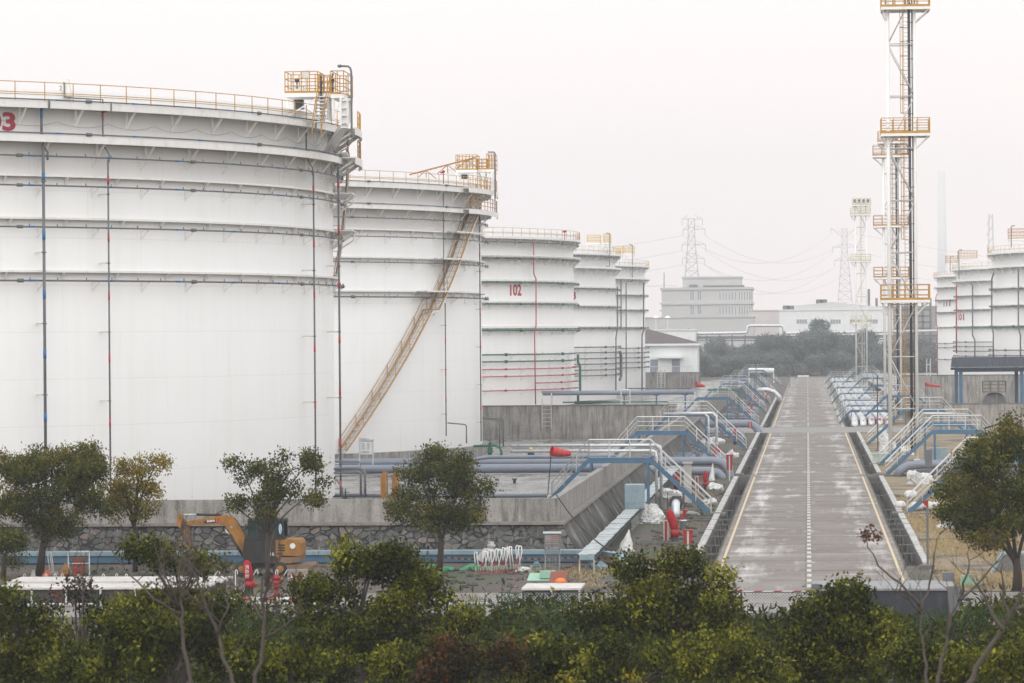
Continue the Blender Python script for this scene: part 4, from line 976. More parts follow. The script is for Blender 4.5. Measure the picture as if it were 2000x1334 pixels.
for (pts, r_, lab) in (([(652, 916, 205), (700, 914, 205), (710, 917, 205), (713, 924, 205), (713, 972, 205)], .075, 'thick grey pipe loop behind the parapet beside the largest tank'),
                   ([(652, 924, 203), (700, 922, 203), (706, 925, 203), (706, 972, 203)], .05, 'slimmer grey pipe loop with red band behind the parapet'),
                   ([(655, 902, 207), (700, 901, 207), (704, 905, 207), (704, 972, 207)], .04, 'thin upper grey pipe loop behind the parapet'),
                   ([(657, 936, 203), (667, 950, 203), (669, 956, 203), (669, 975, 203)], .05, 'crooked grey pipe running down behind the parapet')):
    pipe('hooked_pipe', lab, [W(*p) for p in pts], r_, M_grey_pipe, 8)
# notice board by the stair
q = W(714, 888, 290); root = thing('notice_board', 'grey framed notice board at the foot of the orange stair', 'notice board', (q[0], 290, 1.0))
a = W(701, 859, 290); b = W(729, 893, 290); mb = MB()
mb.box(a[0]-.02, 290, 1, a[0]+.08, 290.1, a[2]); mb.box(b[0]-.08, 290, 1, b[0]+.02, 290.1, a[2]); mb.box(a[0]-.02, 289.98, a[2]-.1, b[0]+.02, 290.12, a[2]+.02); mb.box(a[0]+.02, 289.95, a[2]+.02, b[0]-.3, 290.1, a[2]+.14); mb.box(a[0]+.08, 290.05, b[2]+.2, b[0]-.08, 290.08, a[2]-.1); part('board_frame', mb, M_clad, root)
mb = MB(); mb.box(a[0]+.14, 290.03, b[2]+.25, b[0]-.12, 290.045, a[2]-.18); part('notice_sheet', mb, M_offwhite, root)
mb = MB()
for i in range(9):
    z = a[2]-.27-.06*i; mb.box(a[0]+.2, 290.02, z, a[0]+.2+random.uniform(.2, .34), 290.028, z+.018); mb.box(a[0]+.6, 290.02, z, a[0]+.6+random.uniform(.15, .26), 290.028, z+.018)
for i in range(7):
    for k in range(2): mb.box(a[0]+.2+.09*i, 290.02, b[2]+.32+.1*k, a[0]+.25+.09*i, 290.028, b[2]+.38+.1*k)
part('notice_text', mb, M_dark, root)
# small floor items in the yard
mb = MB(); q = G(1005, 944, 1.); mb.lathe(q[0], q[1], [(.1, 1.), (.1, 1.22), (.17, 1.24), (.17, 1.34)], 8); solo('floor_drain_cap', mb, M_dark, 'black round cap standing on the wet yard floor', 'drain cap')
for (x, y, lab) in ((1076, 857, 'small black drain cap in front of the tall concrete wall'), (1165, 855, 'right black drain cap in front of the tall concrete wall')):
    q = G(x, y, 1.); mb = MB(); mb.lathe(q[0], q[1], [(.15, 1.), (.15, 1.3), (.26, 1.32), (.26, 1.42)], 8); solo('floor_drain_cap', mb, M_dark, lab, 'drain cap')
# yellow cross-over hoops behind tree 4
for (x0, x1, lab) in ((746, 753, 'left yellow ladder hoop behind the parapet'), (768, 780, 'right yellow ladder hoop behind the parapet')):
    a = W(x0, 966, 205); b = W(x1, 922, 205); mb = MB(); w = .22
    for y in (204.6, 205.6): mb.path([(a[0], y, 1.), (a[0]+.05, y, b[2]-.2), (a[0]+w*.5, y, b[2]), (a[0]+w, y, b[2]-.1), (a[0]+w, y, 1.)], .05, 7)
    mb.box(a[0]-.03, 204.6, 1., a[0]+w+.03, 204.75, b[2]-.2)
    solo('ladder_hoop', mb, M_yellow, lab, 'ladder')
# workers behind the pipes
def person(x, ytop, Y, z0, lab, jm, facing=0., hat=M_hat, h=1.72, lean=0., kneel=True):
    q = W(x, ytop, Y); X = q[0]; root = thing('person', lab, 'person', (X, Y, z0))
    me = bpy.data.meshes.new('body'); s = h/1.72
    V = [(0, 0, .95), (0, 0, 1.2), (0, -.02*0+lean*.3, 1.42), (0, lean*.4, 1.52), (0, lean*.5, 1.64),
         (.19, lean*.3, 1.40), (.27, lean*.2, 1.12), (.24, -.16, .92), (-.19, lean*.3, 1.40), (-.28, lean*.2, 1.12), (-.22, -.18, .95),
         (.10, 0, .88), (.12, -.04, .48), (.12, 0, .07), (.13, -.16, .04), (-.10, 0, .88), (-.13, .02, .48), (-.13, .06, .07), (-.14, -.10, .04)]
    E_ = [(0, 1), (1, 2), (2, 3), (3, 4), (2, 5), (5, 6), (6, 7), (2, 8), (8, 9), (9, 10), (0, 11), (11, 12), (12, 13), (13, 14), (0, 15), (15, 16), (16, 17), (17, 18)]
    rr = [(.15, .12), (.15, .115), (.14, .11), (.055, .055), (.085, .1), (.075, .07), (.055, .055), (.042, .042), (.075, .07), (.055, .055), (.042, .042), (.09, .09), (.065, .065), (.05, .05), (.045, .035), (.09, .09), (.065, .065), (.05, .05), (.045, .035)]
    if kneel:
        V = [(a, b, c-.47) if c >= .88 else (a, b, c) for a, b, c in V]; V[12] = (.12, -.36, .40); V[13] = (.12, -.30, .07); V[14] = (.13, -.44, .04); V[16] = (-.13, -.20, .09); V[17] = (-.13, .18, .07); V[18] = (-.13, .30, .10)
    me.from_pydata([(a*s, b*s, c*s) for a, b, c in V], E_, []); me.materials.append(jm)
    o = bpy.data.objects.new('body', me); COL.objects.link(o); o.parent = root; ORG[o.name] = (X, Y, z0)
    md = o.modifiers.new('skin', 'SKIN'); 
    for i, v in enumerate(me.skin_vertices[0].data): v.radius = (rr[i][0]*s, rr[i][1]*s)
    me.skin_vertices[0].data[0].use_root = True
    o.modifiers.new('sub', 'SUBSURF').levels = 2; o.modifiers['sub'].render_levels = 2
    hz_ = (1.16 if kneel else 1.63)*s; hd = MB(); hd.ball((X, Y+lean*.5, z0+hz_), .082*s, .10*s, .12*s, 12, 9); hd.ball((X, Y-.1*s+lean*.5, z0+hz_-.01), .015, .02, .025, 6, 5); part('head', hd, M_skin, root, True)
    ht = MB(); ht.lathe(X, Y+lean*.5, [(.135*s, z0+hz_+.03), (.13*s, z0+hz_+.05), (.11*s, z0+hz_+.06), (.10*s, z0+hz_+.12), (.06*s, z0+hz_+.165), (.01, z0+hz_+.175)], 14); part('hard_hat', ht, hat, root, True)
    root.rotation_euler = (0, 0, facing); return root
person(1037, 878, 304, 1.0, 'crouching worker in navy jacket and yellow hard hat behind the big pipes', M_navy, .6)
person(1090, 882, 304, 1.0, 'stooping worker in navy mostly hidden behind the red windsock', M_navy, -.8, hat=mat('red_hard_hat', (.5, .03, .02), .4), lean=-.25)
# ================================================================== WINDSOCKS
def windsock(lab, base, top, tip, r0, r1, m_pole=M_dark):
    root = thing('windsock', lab, 'windsock', base); mb = MB(); mb.tube(base, top, .03, 6); part('pole', mb, m_pole, root)
    n = 10; pts = []; rs = []
    for i in range(n+1):
        t = i/n; pts.append((top[0]+(tip[0]-top[0])*t, top[1]+(tip[1]-top[1])*t, top[2]+(tip[2]-top[2])*t-.05*math.sin(t*3))); rs.append(r0+(r1-r0)*t+.012*math.sin(i*2.4))
    mb = MB(); mb.path(pts, r0, 14, rs, cap=False); s = part('sock', mb, M_pink, root, True)
    mb = MB()
    for k in (3, 6): mb.path(pts[k:k+2], r0, 14, [rs[k]*1.03, rs[k+1]*1.03], cap=False)
    part('pale_stripe', mb, mat('faded_stripe', (.38, .10, .08), .8), s, True); return root
windsock('red windsock on a thin leaning pole beside the nearest footbridge', G(1070, 966, 1.1), W(1077, 881, 236), W(1114, 885, 236.5), .32, .17)
windsock('small red windsock above the fifth footbridge deck on the left', (W(1360, 770, 552)[0], 552, 3.6), W(1359, 750, 552), W(1376, 754, 552.5), .38, .2)
windsock('faded red windsock drooping beside the tall mast on the right', (W(1807, 780, 480)[0], 480, 1.2), W(1808, 750, 480), W(1836, 754, 481), .22, .13)
# ================================================================== CABLE DUCTS
root = thing('cable_duct', 'pale cable duct with stained lids running along the sloping stone base', 'cable duct', (-10.4, 178, 0))
mb = MB(); tp = MB(); lg = MB(); y = 179.
while y < 300:
    L = 1.95; zz = .86+.02*math.sin(y); tp.box(-10.75+random.uniform(-.02, .02), y, zz, -9.95, y+L-.05, zz+.035); mb.box(-10.7, y, .62, -10.0, y+L, zz-.002)
    if int(y) % 2: lg.box(-10.05, y, 0, -9.98, y+.07, .62); lg.box(-10.72, y, 0, -10.66, y+.07, .62)
    y += L
part('duct_trough', mb, M_tray, root); part('duct_lid', tp, M_traytop, root); part('leg', lg, M_silver, root)
mb = MB()
for i in range(240): yy = 179+i*.5; mb.bar((-9.985, yy, .65), (-9.985, yy+.25, .82), .01, .03); mb.bar((-9.985, yy+.25, .82), (-9.985, yy+.5, .65), .01, .03)
part('lattice_side', mb, M_dark, root)
mb = MB(); mb.box(-10.8, 226, .9, -9.7, 228, 2.3); 
for z in (1.25, 1.6, 1.95): mb.box(-10.81, 225.985, z, -9.69, 228.01, z+.03)
part('riser_cover', mb, M_tray, root)
root = thing('cable_duct', 'long low blue cable duct along the foot of the front stone wall', 'cable duct', (-30, 187.5, 0))
mb = MB(); mb.box(-40, 187.3, .08, -10.2, 188.1, .42); part('duct_trough', mb, M_blue, root)
mb = MB()
for i in range(15): mb.box(-40+i*2.+.01, 187.2, .43, -38.02+i*2.-.0, 188.2, .62)
part('duct_lid', mb, M_tray, root)
mb = MB(); mb.bar((-10.1, 187.7, .45), (-9.0, 186., .45), .7, .2); mb.bar((-9.1, 186.2, .5), (-8.7, 183.8, -.05), .5, .12); part('end_flap', mb, M_tray, root)
root = thing('cable_duct', 'blue grey duct hood on the dry grass under the right hand tree', 'cable duct', (10, 190, 0))
a = G(1936, 1120); mb = MB(); mb.prism([(a[0], 0), (a[0]+.5, .95), (a[0]+4, .95), (a[0]+4, 0)], a[1], a[1]+1.2); part('hood', mb, M_tray, root)
mb = MB(); mb.prism([(a[0]+.12, .05), (a[0]+.55, .85), (a[0]+1.5, .85), (a[0]+1.5, .05)], a[1]-.02, a[1]-.01); part('opening', mb, M_concd, root)
# ================================================================== LIGHTING MASTS
def mast(lab, X0, Y, w, plats, ztop, col_rail, big=True, cable=True):
    """four legged lattice mast; plats: (z, x0, x1)"""
    root = thing('lighting_mast', lab, 'lattice mast', (X0+w/2, Y+w/2, 0), 'white lattice masts on the right verge')
    cs = [(X0, Y), (X0+w, Y), (X0+w, Y+w), (X0, Y+w)]
    for i, (x, y) in enumerate(cs):
        mb = MB(); r = (.15 if i in (0, 3) else .12); mb.tube((x, y, 0), (x, y, ztop), r, 12); mb.lathe(x, y, [(.3, 0), (.3, .08)], 10); part('leg', mb, M_white, root, True)
    n = int(ztop/4.35); h = ztop/n; mb = MB(); hb = MB()
    for i in range(n):
        z0, z1 = i*h, (i+1)*h
        for k in range(4):
            a, b = cs[k], cs[(k+1) % 4]
            hb.tube((*a, z1), (*b, z1), .055, 6)
            if k % 2 == 0:
                if (i+k//2) % 2: a, b = b, a
                mb.tube((*a, z0), (*b, z1), .05, 6)
            else: mb.tube((*a, z0), (*b, z1), .035, 6)
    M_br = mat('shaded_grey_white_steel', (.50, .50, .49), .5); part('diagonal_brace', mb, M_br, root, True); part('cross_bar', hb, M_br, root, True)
    lx = X0+w*.68; ly = Y+.35; mb = MB()
    for dx in (-.2, .2): mb.tube((lx+dx, ly, .6), (lx+dx, ly, ztop+1.1), .022, 5)
    z = .8
    while z < ztop: mb.tube((lx-.2, ly, z), (lx+.2, ly, z), .014, 4); z += .33 if big else .6
    ld = part('ladder', mb, M_tan if big else M_white, root)
    mb = MB()
    for (z, x0, x1) in plats:
        zc = z-9.2
        for hx in (-.38, -.19): mb.tube((lx+hx-.1, ly+.35, max(2.4, zc)), (lx+hx-.1, ly+.35, z), .03, 5)
        zz = max(2.4, zc)
        while zz < z-.5:
            mb.path([(lx-.2, ly, zz), (lx-.48, ly+.2, zz), (lx-.45, ly+.55, zz), (lx, ly+.7, zz), (lx+.35, ly+.45, zz), (lx+.2, ly, zz)], .028, 4); zz += 1.25
    part('safety_cage', mb, col_rail, ld)
    if cable:
        mb = MB(); mb.tube((X0+w*.80, Y+.28, .8), (X0+w*.80, Y+.28, ztop+.5), .12, 8); mb.tube((X0+w*.91, Y+.3, .8), (X0+w*.91, Y+.3, ztop), .05, 6); 
        for i in range(int(ztop/1.6)): mb.box(X0+w*.72, Y+.18, 1.5+i*1.6, X0+w*.97, Y+.24, 1.56+i*1.6)
        part('supply_pipe', mb, M_dark, root, True)
    for (z, x0, x1) in plats:
        p = MB(); y0, y1 = Y-.75, Y+w+.75; p.box(x0, y0, z-.05, x1, y1, z); p.box(x0, y0, z-.24, x1, y0+.08, z-.052); p.box(x0, y1-.08, z-.24, x1, y1, z-.052); p.box(x0, y0+.08, z-.24, x0+.08, y1-.08, z-.052); p.box(x1-.08, y0+.08, z-.24, x1, y1-.08, z-.052)
        for x, s in ((X0, x0), (X0+w, x1)): 
            for y in (Y, Y+w): p.bar((x, y, z-1.35), (s+(.1 if s < x else -.1), y-(.6 if y == Y else -.6), z-.2), .09, .09)
        pl = part('platform', p, M_white, root); r = MB(); box_rail(r, x0+.03, y0+.03, x1-.03, y1-.03, z, 1.35, n=4, r=.036, bars=3, toe=.2, m=3); part('handrail', r, col_rail, pl)
    return root
qa = W(1740, 880, 337); qb = W(1792, 880, 337); zp = lambda y, Y: W(1770, y, Y)[2]
m1 = mast('tallest white mast with three orange railed platforms, topped beyond the frame', qa[0], 337, qb[0]-qa[0], [(zp(y, 337), W(1721, y, 336)[0]-.0, W(1817, y, 336)[0]) for y in (586, 261, 14)], 41, M_orange)
mb = MB(); z = zp(14, 337)
for i in range(4): x = qa[0]-.2+i*.85; mb.box(x-.2, 336.7, z+.9, x+.2, 337, z+1.4); mb.tube((x, 336.8, z), (x, 336.8, z+.9), .04, 5); mb.ball((x, 336.6, z+1.15), .17, n=8, m=6)
part('floodlight', mb, M_dark, m1)
q = W(1757, 865, 336.4); mb = MB(); mb.box(q[0]-.3, 336, q[2]-.35, q[0]+.3, 336.35, q[2]+.35); mb.box(q[0]-.2, 335.98, q[2]+.0, q[0]+.05, 336, q[2]+.2); mb.box(q[0]-.05, 336.1, 0, q[0]+.05, 336.2, q[2]-.35); part('switch_box', mb, M_grey_pipe, m1)
X = (1727-1577)/15.; m2 = mast('second white mast with tan railings, partly hidden behind the tallest', X, 500, 2.05, [(W(1740, y, 500)[2], X-1.35, X+3.2) for y in (542, 441, 304)]+[(W(1740, 277, 500)[2], X-.7, X+3.4)], W(1740, 270, 500)[2], M_tan)
X = (1671.5-1577)/9.6; m3 = mast('slim pale mast standing alone in the haze right of the road', X, 780, 2.15, [(W(1680, y, 780)[2], X-1., X+3.1) for y in (630, 510, 419)]+[(W(1680, 400, 780)[2], X-.6, X+3.2)], W(1680, 398, 780)[2], mat('pale_yellow_rail', (.55, .50, .28), .6), False, False)
mb = MB(); z = W(1680, 397, 780)[2]
for i in range(4): x = X-.1+i*.9; mb.box(x-.25, 779, z+.1, x+.25, 779.4, z+.8)
part('floodlight', mb, M_grey_pipe, m3)
# ================================================================== BLUE SHED AND VESSEL ON THE RIGHT
root = thing('open_shed', 'open blue steel shed with dark corrugated roof at the right edge', 'shed', (22, 447, 1.35)); Ys = 447.
zr = W(1900, 702, Ys)[2]; zl_ = W(1900, 718, Ys)[2]; xl = W(1856, 710, Ys)[0]
mb = MB(); n = 60
for i in range(n):
    x0 = xl+i*.27; mb.q([(x0, Ys-.8, zl_), (x0+.13, Ys-.8, zl_+.09), (x0+.27, Ys-.8, zl_), (x0+.45, Ys+7, zr+.2), (x0+.45+.13, Ys+7, zr+.29), (x0+.45+.27, Ys+7, zr+.2)], [(0, 1, 4, 3), (1, 2, 5, 4)])
mb.box(xl, Ys-.82, zl_-.25, xl+16, Ys-.76, zl_+.02)
part('corrugated_roof', mb, mat('slate_blue_roof', (.025, .035, .05), .95), root)
for x, y in ((xl+1.2, Ys), (xl+8.2, Ys), (xl+.9, Ys+6), (xl+7.9, Ys+6)): mb = MB(); mb.box(x-.2, y-.2, 1.35, x+.2, y+.2, zl_-.02); part('post', mb, M_blue, root)
mb = MB(); mb.box(xl+.8, Ys-.05, zl_-.5, xl+15, Ys+.05, zl_-.26); part('beam', mb, M_blue, root)
root = thing('pressure_vessel', 'dark domed vessel with railed top under the blue shed', 'vessel', (W(1942, 780, 450)[0], 450, 1.35)); q = W(1942, 780, 450)
mb = MB(); mb.lathe(q[0], 450, [(1.38, 1.4), (1.4, 2.6), (1.36, 3.3), (1.2, 3.75), (.85, 4.05), (.4, 4.2), (.05, 4.22)], 28); part('dome', mb, M_grey_pipe, root, True)
mb = MB(); mb.box(q[0]-1.35, 449, 4.23, q[0]+1.35, 451, 4.3); box_rail(mb, q[0]-1.33, 449.02, q[0]+1.33, 450.98, 4.3, 1.25, n=3, r=.04); mb.tube((q[0]+.2, 448.6, 1.35), (q[0]+.2, 448.6, 4.), .1, 8); part('top_railing', mb, mat('olive_rail', (.25, .24, .18), .6), root)
mb = MB(); q = W(1907, 755, 447.5)
for dx in (-.55, -.1, .35): mb.tube((q[0]+dx, 446.4, 1.35), (q[0]+dx, 446.4, 6.4), .05, 6)
for i in range(14): mb.tube((q[0]-.55, 446.4, 1.6+i*.35), (q[0]+.35, 446.4, 1.6+i*.35), .03, 5)
solo('upright_ladder', mb, mat('olive_rail', (.25, .24, .18)), 'tall narrow ladder beside the dark domed vessel', 'ladder')
mb = MB()
for x in (1810, 1817): a = W(x, 755, 537); b = W(x, 700, 537); mb.tube((a[0], 537, 5.3), (b[0], 537, b[2]), .08, 6)
a = W(1810, 712, 537); mb.tube(a, add(a, (.5, 0, 0)), .05, 5); solo('wall_ladder', mb, M_silver, 'pair of pale uprights rising over the right concrete wall', 'ladder')
# ================================================================== FAR BUILDINGS
def win(root, m, x0, x1, z0, z1, y, mull=2):
    f = MB(); f.box(x0-.12, y-.08, z0-.12, x1+.12, y+.05, z0); f.box(x0-.12, y-.08, z1, x1+.12, y+.05, z1+.12); f.box(x0-.12, y-.08, z0, x0, y+.05, z1); f.box(x1, y-.08, z0, x1+.12, y+.05, z1)
    for i in range(1, mull): x = x0+(x1-x0)*i/mull; f.box(x-.06, y-.07, z0, x+.06, y+.04, z1)
    w = part('window', f, M_offwhite, root); g = MB(); g.box(x0, y-.02, z0, x1, y+.04, z1); part('pane', g, M_glass, w)
def bx(x0, x1, ytop, Y, depth, zb=0.): a = W(x0, ytop, Y); b = W(x1, ytop, Y); return a[0], Y, zb, b[0], Y+depth, (a[2]+b[2])/2
# brown roofed building
root = thing('brown_roofed_building', 'white building with dark brown sloping roof behind the grey wall', 'building', (-30, 790, 0))
x0, y0, z0, x1, y1, z1 = bx(1225, 1362, 672, 790, 14); mb = MB(); mb.box(x0, y0, 0, x1, y1, z1); part('wall', mb, M_offwhite, root)
za = W(1262, 642, 790)[2]; zm = W(1362, 668, 790)[2]; mb = MB(); xa = W(1262, 650, 790)[0]
mb.q([(x0-1, y0-.9, z1+.1), (x1+.5, y0-.9, z1+.1), (x1+.5, y1+.9, z1+.1), (x0-1, y1+.9, z1+.1), (xa-6, 797, za), (xa, 797, za)], [(0, 1, 5, 4), (1, 2, 5), (2, 3, 4, 5), (3, 0, 4)]); part('roof', mb, M_roofdark, root)
mb = MB(); mb.box(x0-1.05, y0-.95, z1-.35, x1+.55, y1+.95, z1+.09); part('eaves', mb, M_offwhite, root)
a = W(1283, 697, 789); b = W(1333, 701, 789); mb = MB(); mb.box(a[0], 788.3, a[2]-.3, b[0], 790, a[2]+.1); part('door_canopy', mb, M_offwhite, root)
for (p, r) in ((1270, 1285), (1312, 1328)): a = W(p, 702, 789.9); b = W(r, 740, 789.9); mb = MB(); mb.box(a[0], 789.9, 0, b[0], 790, a[2]); part('door', mb, M_bluegrey, root)
mb = MB(); a = W(1262, 716, 786); b = W(1352, 727, 786)
mb.tube((a[0], 786, a[2]), (b[0], 786, a[2]), .06, 5)
for i in range(24): x = a[0]+(b[0]-a[0])*i/23; mb.tube((x, 786, b[2]-1), (x, 786, a[2]), .035, 4)
part('balustrade', mb, M_silver, root)
# big grey block
root = thing('office_block', 'pale grey block with tall windows and a raised roof storey in the haze', 'building', (-55, 1400, 0)); Y = 1400.
x0, y0, z0, x1, y1, z1 = bx(1292, 1467, 562, Y, 45); mb = MB(); mb.box(x0, y0, 0, x1, y1, z1); part('wall', mb, M_metal_bldg, root)
mb = MB()
for yy in (562, 591, 622): z = W(1380, yy, Y)[2]; mb.box(x0-.5, y0-.5, z-.7, x1+.5, y1+.5, z+.15)
part('cornice', mb, M_metal_bldg, root)
u = bx(1333, 1447, 543, Y+6, 30, z1); mb = MB(); mb.box(u[0], u[1], z1, u[3], u[4], u[5]); mb.box(u[0]-.4, u[1]-.4, u[5], u[3]+.4, u[4]+.4, u[5]+.6); part('roof_storey', mb, M_metal_bldg, root)
for yy in (568, 596): 
    for x in (1348, 1362): a = W(x, yy, Y); b = W(x+8, yy+18, Y); win(root, None, a[0], b[0], b[2], a[2], Y-.01)
    for x in list(range(1405, 1438, 6))+list(range(1443, 1464, 5)): a = W(x, yy+2, Y); b = W(x+2.6, yy+18, Y); win(root, None, a[0], b[0], b[2], a[2], Y-.01, 1)
for (x, yy) in ((1348, 625), (1362, 625)): a = W(x, yy, Y); b = W(x+8, yy+14, Y); win(root, None, a[0], b[0], b[2], a[2], Y-.01)
mb = MB(); a = W(1354, 556, Y+3); mb.box(a[0]-1.5, Y+2, z1, a[0]+1.5, Y+5, a[2]); a = W(1400, 552, Y+3); mb.box(a[0]-5, Y+2, z1, a[0]+10, Y+4, a[2]-1); part('roof_plant', mb, M_grey_pipe, root)
def block(lab, x0, x1, yt, Y, d, m, extra=None, name='factory_building'):
    b = bx(x0, x1, yt, Y, d); root = thing(name, lab, 'building', ((b[0]+b[3])/2, Y, 0)); mb = MB(); mb.box(*b); part('wall', mb, m, root)
    c = MB(); c.box(b[0]-.3, Y-.3, b[5]+.002, b[3]+.3, Y+d+.3, b[5]+.35); part('parapet', c, m, root); return root, b
block('long plain pale wall of a low building under the grey block', 1190, 1472, 621, 1250, 30, M_metal_bldg)
block('low plain pale building just above the brown roof', 1180, 1358, 646, 1000, 12, M_offwhite)
block('pinkish building between the grey block and the windowed factory', 1462, 1524, 607, 1330, 30, M_pinkw)
r, b = block('white factory building with a row of windows and a low gable', 1522, 1745, 606, 1180, 40, M_offwhite)
for x in (1556, 1588, 1622, 1660, 1694): a = W(x, 624, 1180); c = W(x+20, 632, 1180); win(r, None, a[0], c[0], c[2], a[2], 1179.99, 4)
a = W(1553, 597, 1184); m_ = W(1625, 590, 1184); c = W(1725, 600, 1184); zb = b[5]
mb = MB(); mb.prism([(a[0], zb), (c[0], zb), (c[0], c[2]), (m_[0], m_[2]), (a[0], a[2])], 1183, 1215); part('gable_roof', mb, M_metal_bldg, r)
mb = MB()
for x in (1600, 1609, 1545, 1535): q = W(x, 588 if x > 1590 else 600, 1185); mb.box(q[0]-1, 1185, q[2]-2, q[0]+1, 1187, q[2]+.5)
part('roof_vent', mb, M_grey_pipe, r)
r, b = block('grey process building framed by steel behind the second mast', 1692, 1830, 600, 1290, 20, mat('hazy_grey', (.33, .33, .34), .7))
mb = MB()
for i in range(9): q = W(1697+i*15, 600, 1280); mb.box(q[0]-.4, 1279, 0, q[0]+.4, 1280, q[2]+(3 if i % 3 else 6))
for k in range(4): q = W(1700, 606+k*12, 1280); mb.box(W(1697, 600, 1280)[0], 1279, q[2]-.3, W(1817, 600, 1280)[0], 1280, q[2]+.3)
part('steel_frame', mb, M_grey_pipe, r)
# pipe rack beyond the trees
root = thing('pipe_rack', 'elevated white insulated pipe with a raised loop above the far trees', 'pipe rack', (-10, 1150, 0)); Y = 1150.
mb = MB(); pts = [W(1250, 653, Y), W(1455, 650, Y), W(1459, 648, Y), W(1460, 645, Y), W(1460, 640, Y), W(1462, 637, Y), W(1465, 636, Y), W(1525, 636, Y), W(1528, 637, Y), W(1530, 640, Y), W(1530, 646, Y), W(1532, 650, Y), W(1536, 651, Y), W(1900, 645, Y)]
mb.path(pts, .42, 12); part('insulated_pipe', mb, M_clad, root, True)
mb = MB()
for yy in (657, 661): mb.box(W(1250, yy, Y)[0], Y, W(1450, yy, Y)[2]-.2, W(1900, yy, Y)[0], Y+1, W(1450, yy, Y)[2]+.1)
for i in range(26): x = W(1255+i*25, 657, Y)[0]; mb.box(x-.25, Y+.05, 0, x+.25, Y+.9, W(1400, 655, Y)[2])
for yy in (659, 665): mb.box(W(1250, yy, Y)[0], Y+3, W(1450, yy, Y)[2]-.15, W(1900, yy, Y)[0], Y+3.6, W(1450, yy, Y)[2]+.15)
part('rack_frame', mb, M_grey_pipe, root)
# two parasol like roof vents left of the office block
for x, l in ((1281, 'left white mushroom lamp above the far pale wall'), (1304, 'right white mushroom lamp above the far pale wall')):
    q = W(x, 620, 1000); mb = MB(); mb.tube((q[0], 1000, 0), q, .1, 6); mb.lathe(q[0], 1000, [(.9, q[2]-.1), (.3, q[2]+.4), (.1, q[2]+.5)], 12); solo('yard_lamp', mb, M_offwhite, l, 'lamp', loc=(q[0], 1000, 0))
# ================================================================== PYLONS AND LINES
M_pyl = mat('hazed_galvanised_steel', (.44, .45, .46), .6)  # steel colour lightened to stand in for extra distance haze
def pylon(lab, x, Y, ytop, ybase_w, top_w, arms, wyes=False):
    c = W(x, 650, Y)[0]; zt = W(x, ytop, Y)[2]; root = thing('power_pylon', lab, 'power pylon', (c, Y, 0)); mb = MB(); k = 16; zw = zt*.86
    def hw(z): return ybase_w*(1-z/zw)+top_w*z/zw if z < zw else top_w
    zs = [zt*(i/k) for i in range(k+1)]
    for sx, sy in ((-1, -1), (1, -1), (1, 1), (-1, 1)):
        for i in range(k): mb.bar((c+sx*hw(zs[i]), Y+sy*hw(zs[i]), zs[i]), (c+sx*hw(zs[i+1]), Y+sy*hw(zs[i+1]), zs[i+1]), .34, .34)
    for i in range(k):
        a, b = hw(zs[i]), hw(zs[i+1])
        for sy in (-1, 1):
            mb.bar((c-a, Y+sy*a, zs[i]), (c+b, Y+sy*b, zs[i+1]), .18, .18); mb.bar((c+a, Y+sy*a, zs[i]), (c-b, Y+sy*b, zs[i+1]), .18, .18); mb.bar((c-b, Y+sy*b, zs[i+1]), (c+b, Y+sy*b, zs[i+1]), .2, .2)
            mb.bar((c+sy*a, Y-a, zs[i]), (c+sy*b, Y+b, zs[i+1]), .18, .18)
    part('tower_body', mb, M_pyl, root)
    tips = []
    for (ya, xl_, xr_) in arms:
        m = MB(); z = W(x, ya, Y)[2]; w = top_w
        for px in (xl_, xr_):
            e = W(px, ya, Y)[0]; 
            if wyes and ya < ytop+12: z0 = z-5; 
            else: z0 = z
            for sy in (-1, 1): m.bar((c+math.copysign(w, e-c), Y+sy*w, z0), (e, Y, z), .22, .22)
            m.bar((c+math.copysign(w, e-c), Y, z0+2.2), (e, Y, z+.1), .2, .2)
            for t in (.33, .66): m.bar((c+math.copysign(w, e-c)+(e-c)*t*.7, Y, z0+2.2*(1-t)+(z-z0)*t), (c+math.copysign(w, e-c)+(e-c)*t*.7, Y, z0+(z-z0)*t), .15, .15)
            m.tube((e, Y, z), (e, Y, z-3.2), .16, 5); tips.append((e, Y, z-3.2))
        part('cross_arm', m, M_pyl, root)
    return tips
t1 = pylon('lattice power pylon rising behind the pale office block', 1352, 2000, 427, 7.2, 1.7, [(428, 1332, 1372), (448, 1334, 1377), (478, 1332, 1378), (505, 1333, 1376)])
t2 = pylon('fainter forked lattice pylon left of the slim mast', 1651, 2300, 447, 6.6, 1.5, [(446, 1623, 1672), (483, 1626, 1678), (509, 1630, 1672)], True)
# orient and string the conductors
def wire(a, b, sag):
    mb = MB(); n = 18; mb.path([(a[0]+(b[0]-a[0])*i/n, a[1]+(b[1]-a[1])*i/n, a[2]+(b[2]-a[2])*i/n-sag*4*(i/n)*(1-i/n)) for i in range(n+1)], .075, 4)
    solo('power_cable', mb, M_pyl, 'faint sagging power line conductor crossing the hazy sky', 'power line', 'power line conductors in the haze', loc=a)
for i in range(2, 8): wire(t1[i], t2[min(5, i-2)], 16)
for i in range(2, 8, 2): wire(t1[i], (t1[i][0]-330, 1900, t1[i][2]-6), 14)
for i in (0, 2, 4): wire(t2[i+1], (t2[i+1][0]+330, 2500, t2[i+1][2]-14), 14)
q = W(1297, 532, 1700); mb = MB(); mb.tube((q[0], 1700, 0), q, .35, 6); mb.bar((q[0]-8, 1700, q[2]-6), (q[0]+6, 1700, q[2]-6), .2); mb.bar((q[0]-2, 1700, q[2]-17), (q[0]+2, 1700, q[2]-17), .6); solo('power_pole', mb, M_pyl, 'single slender pole left of the office block', 'pole')
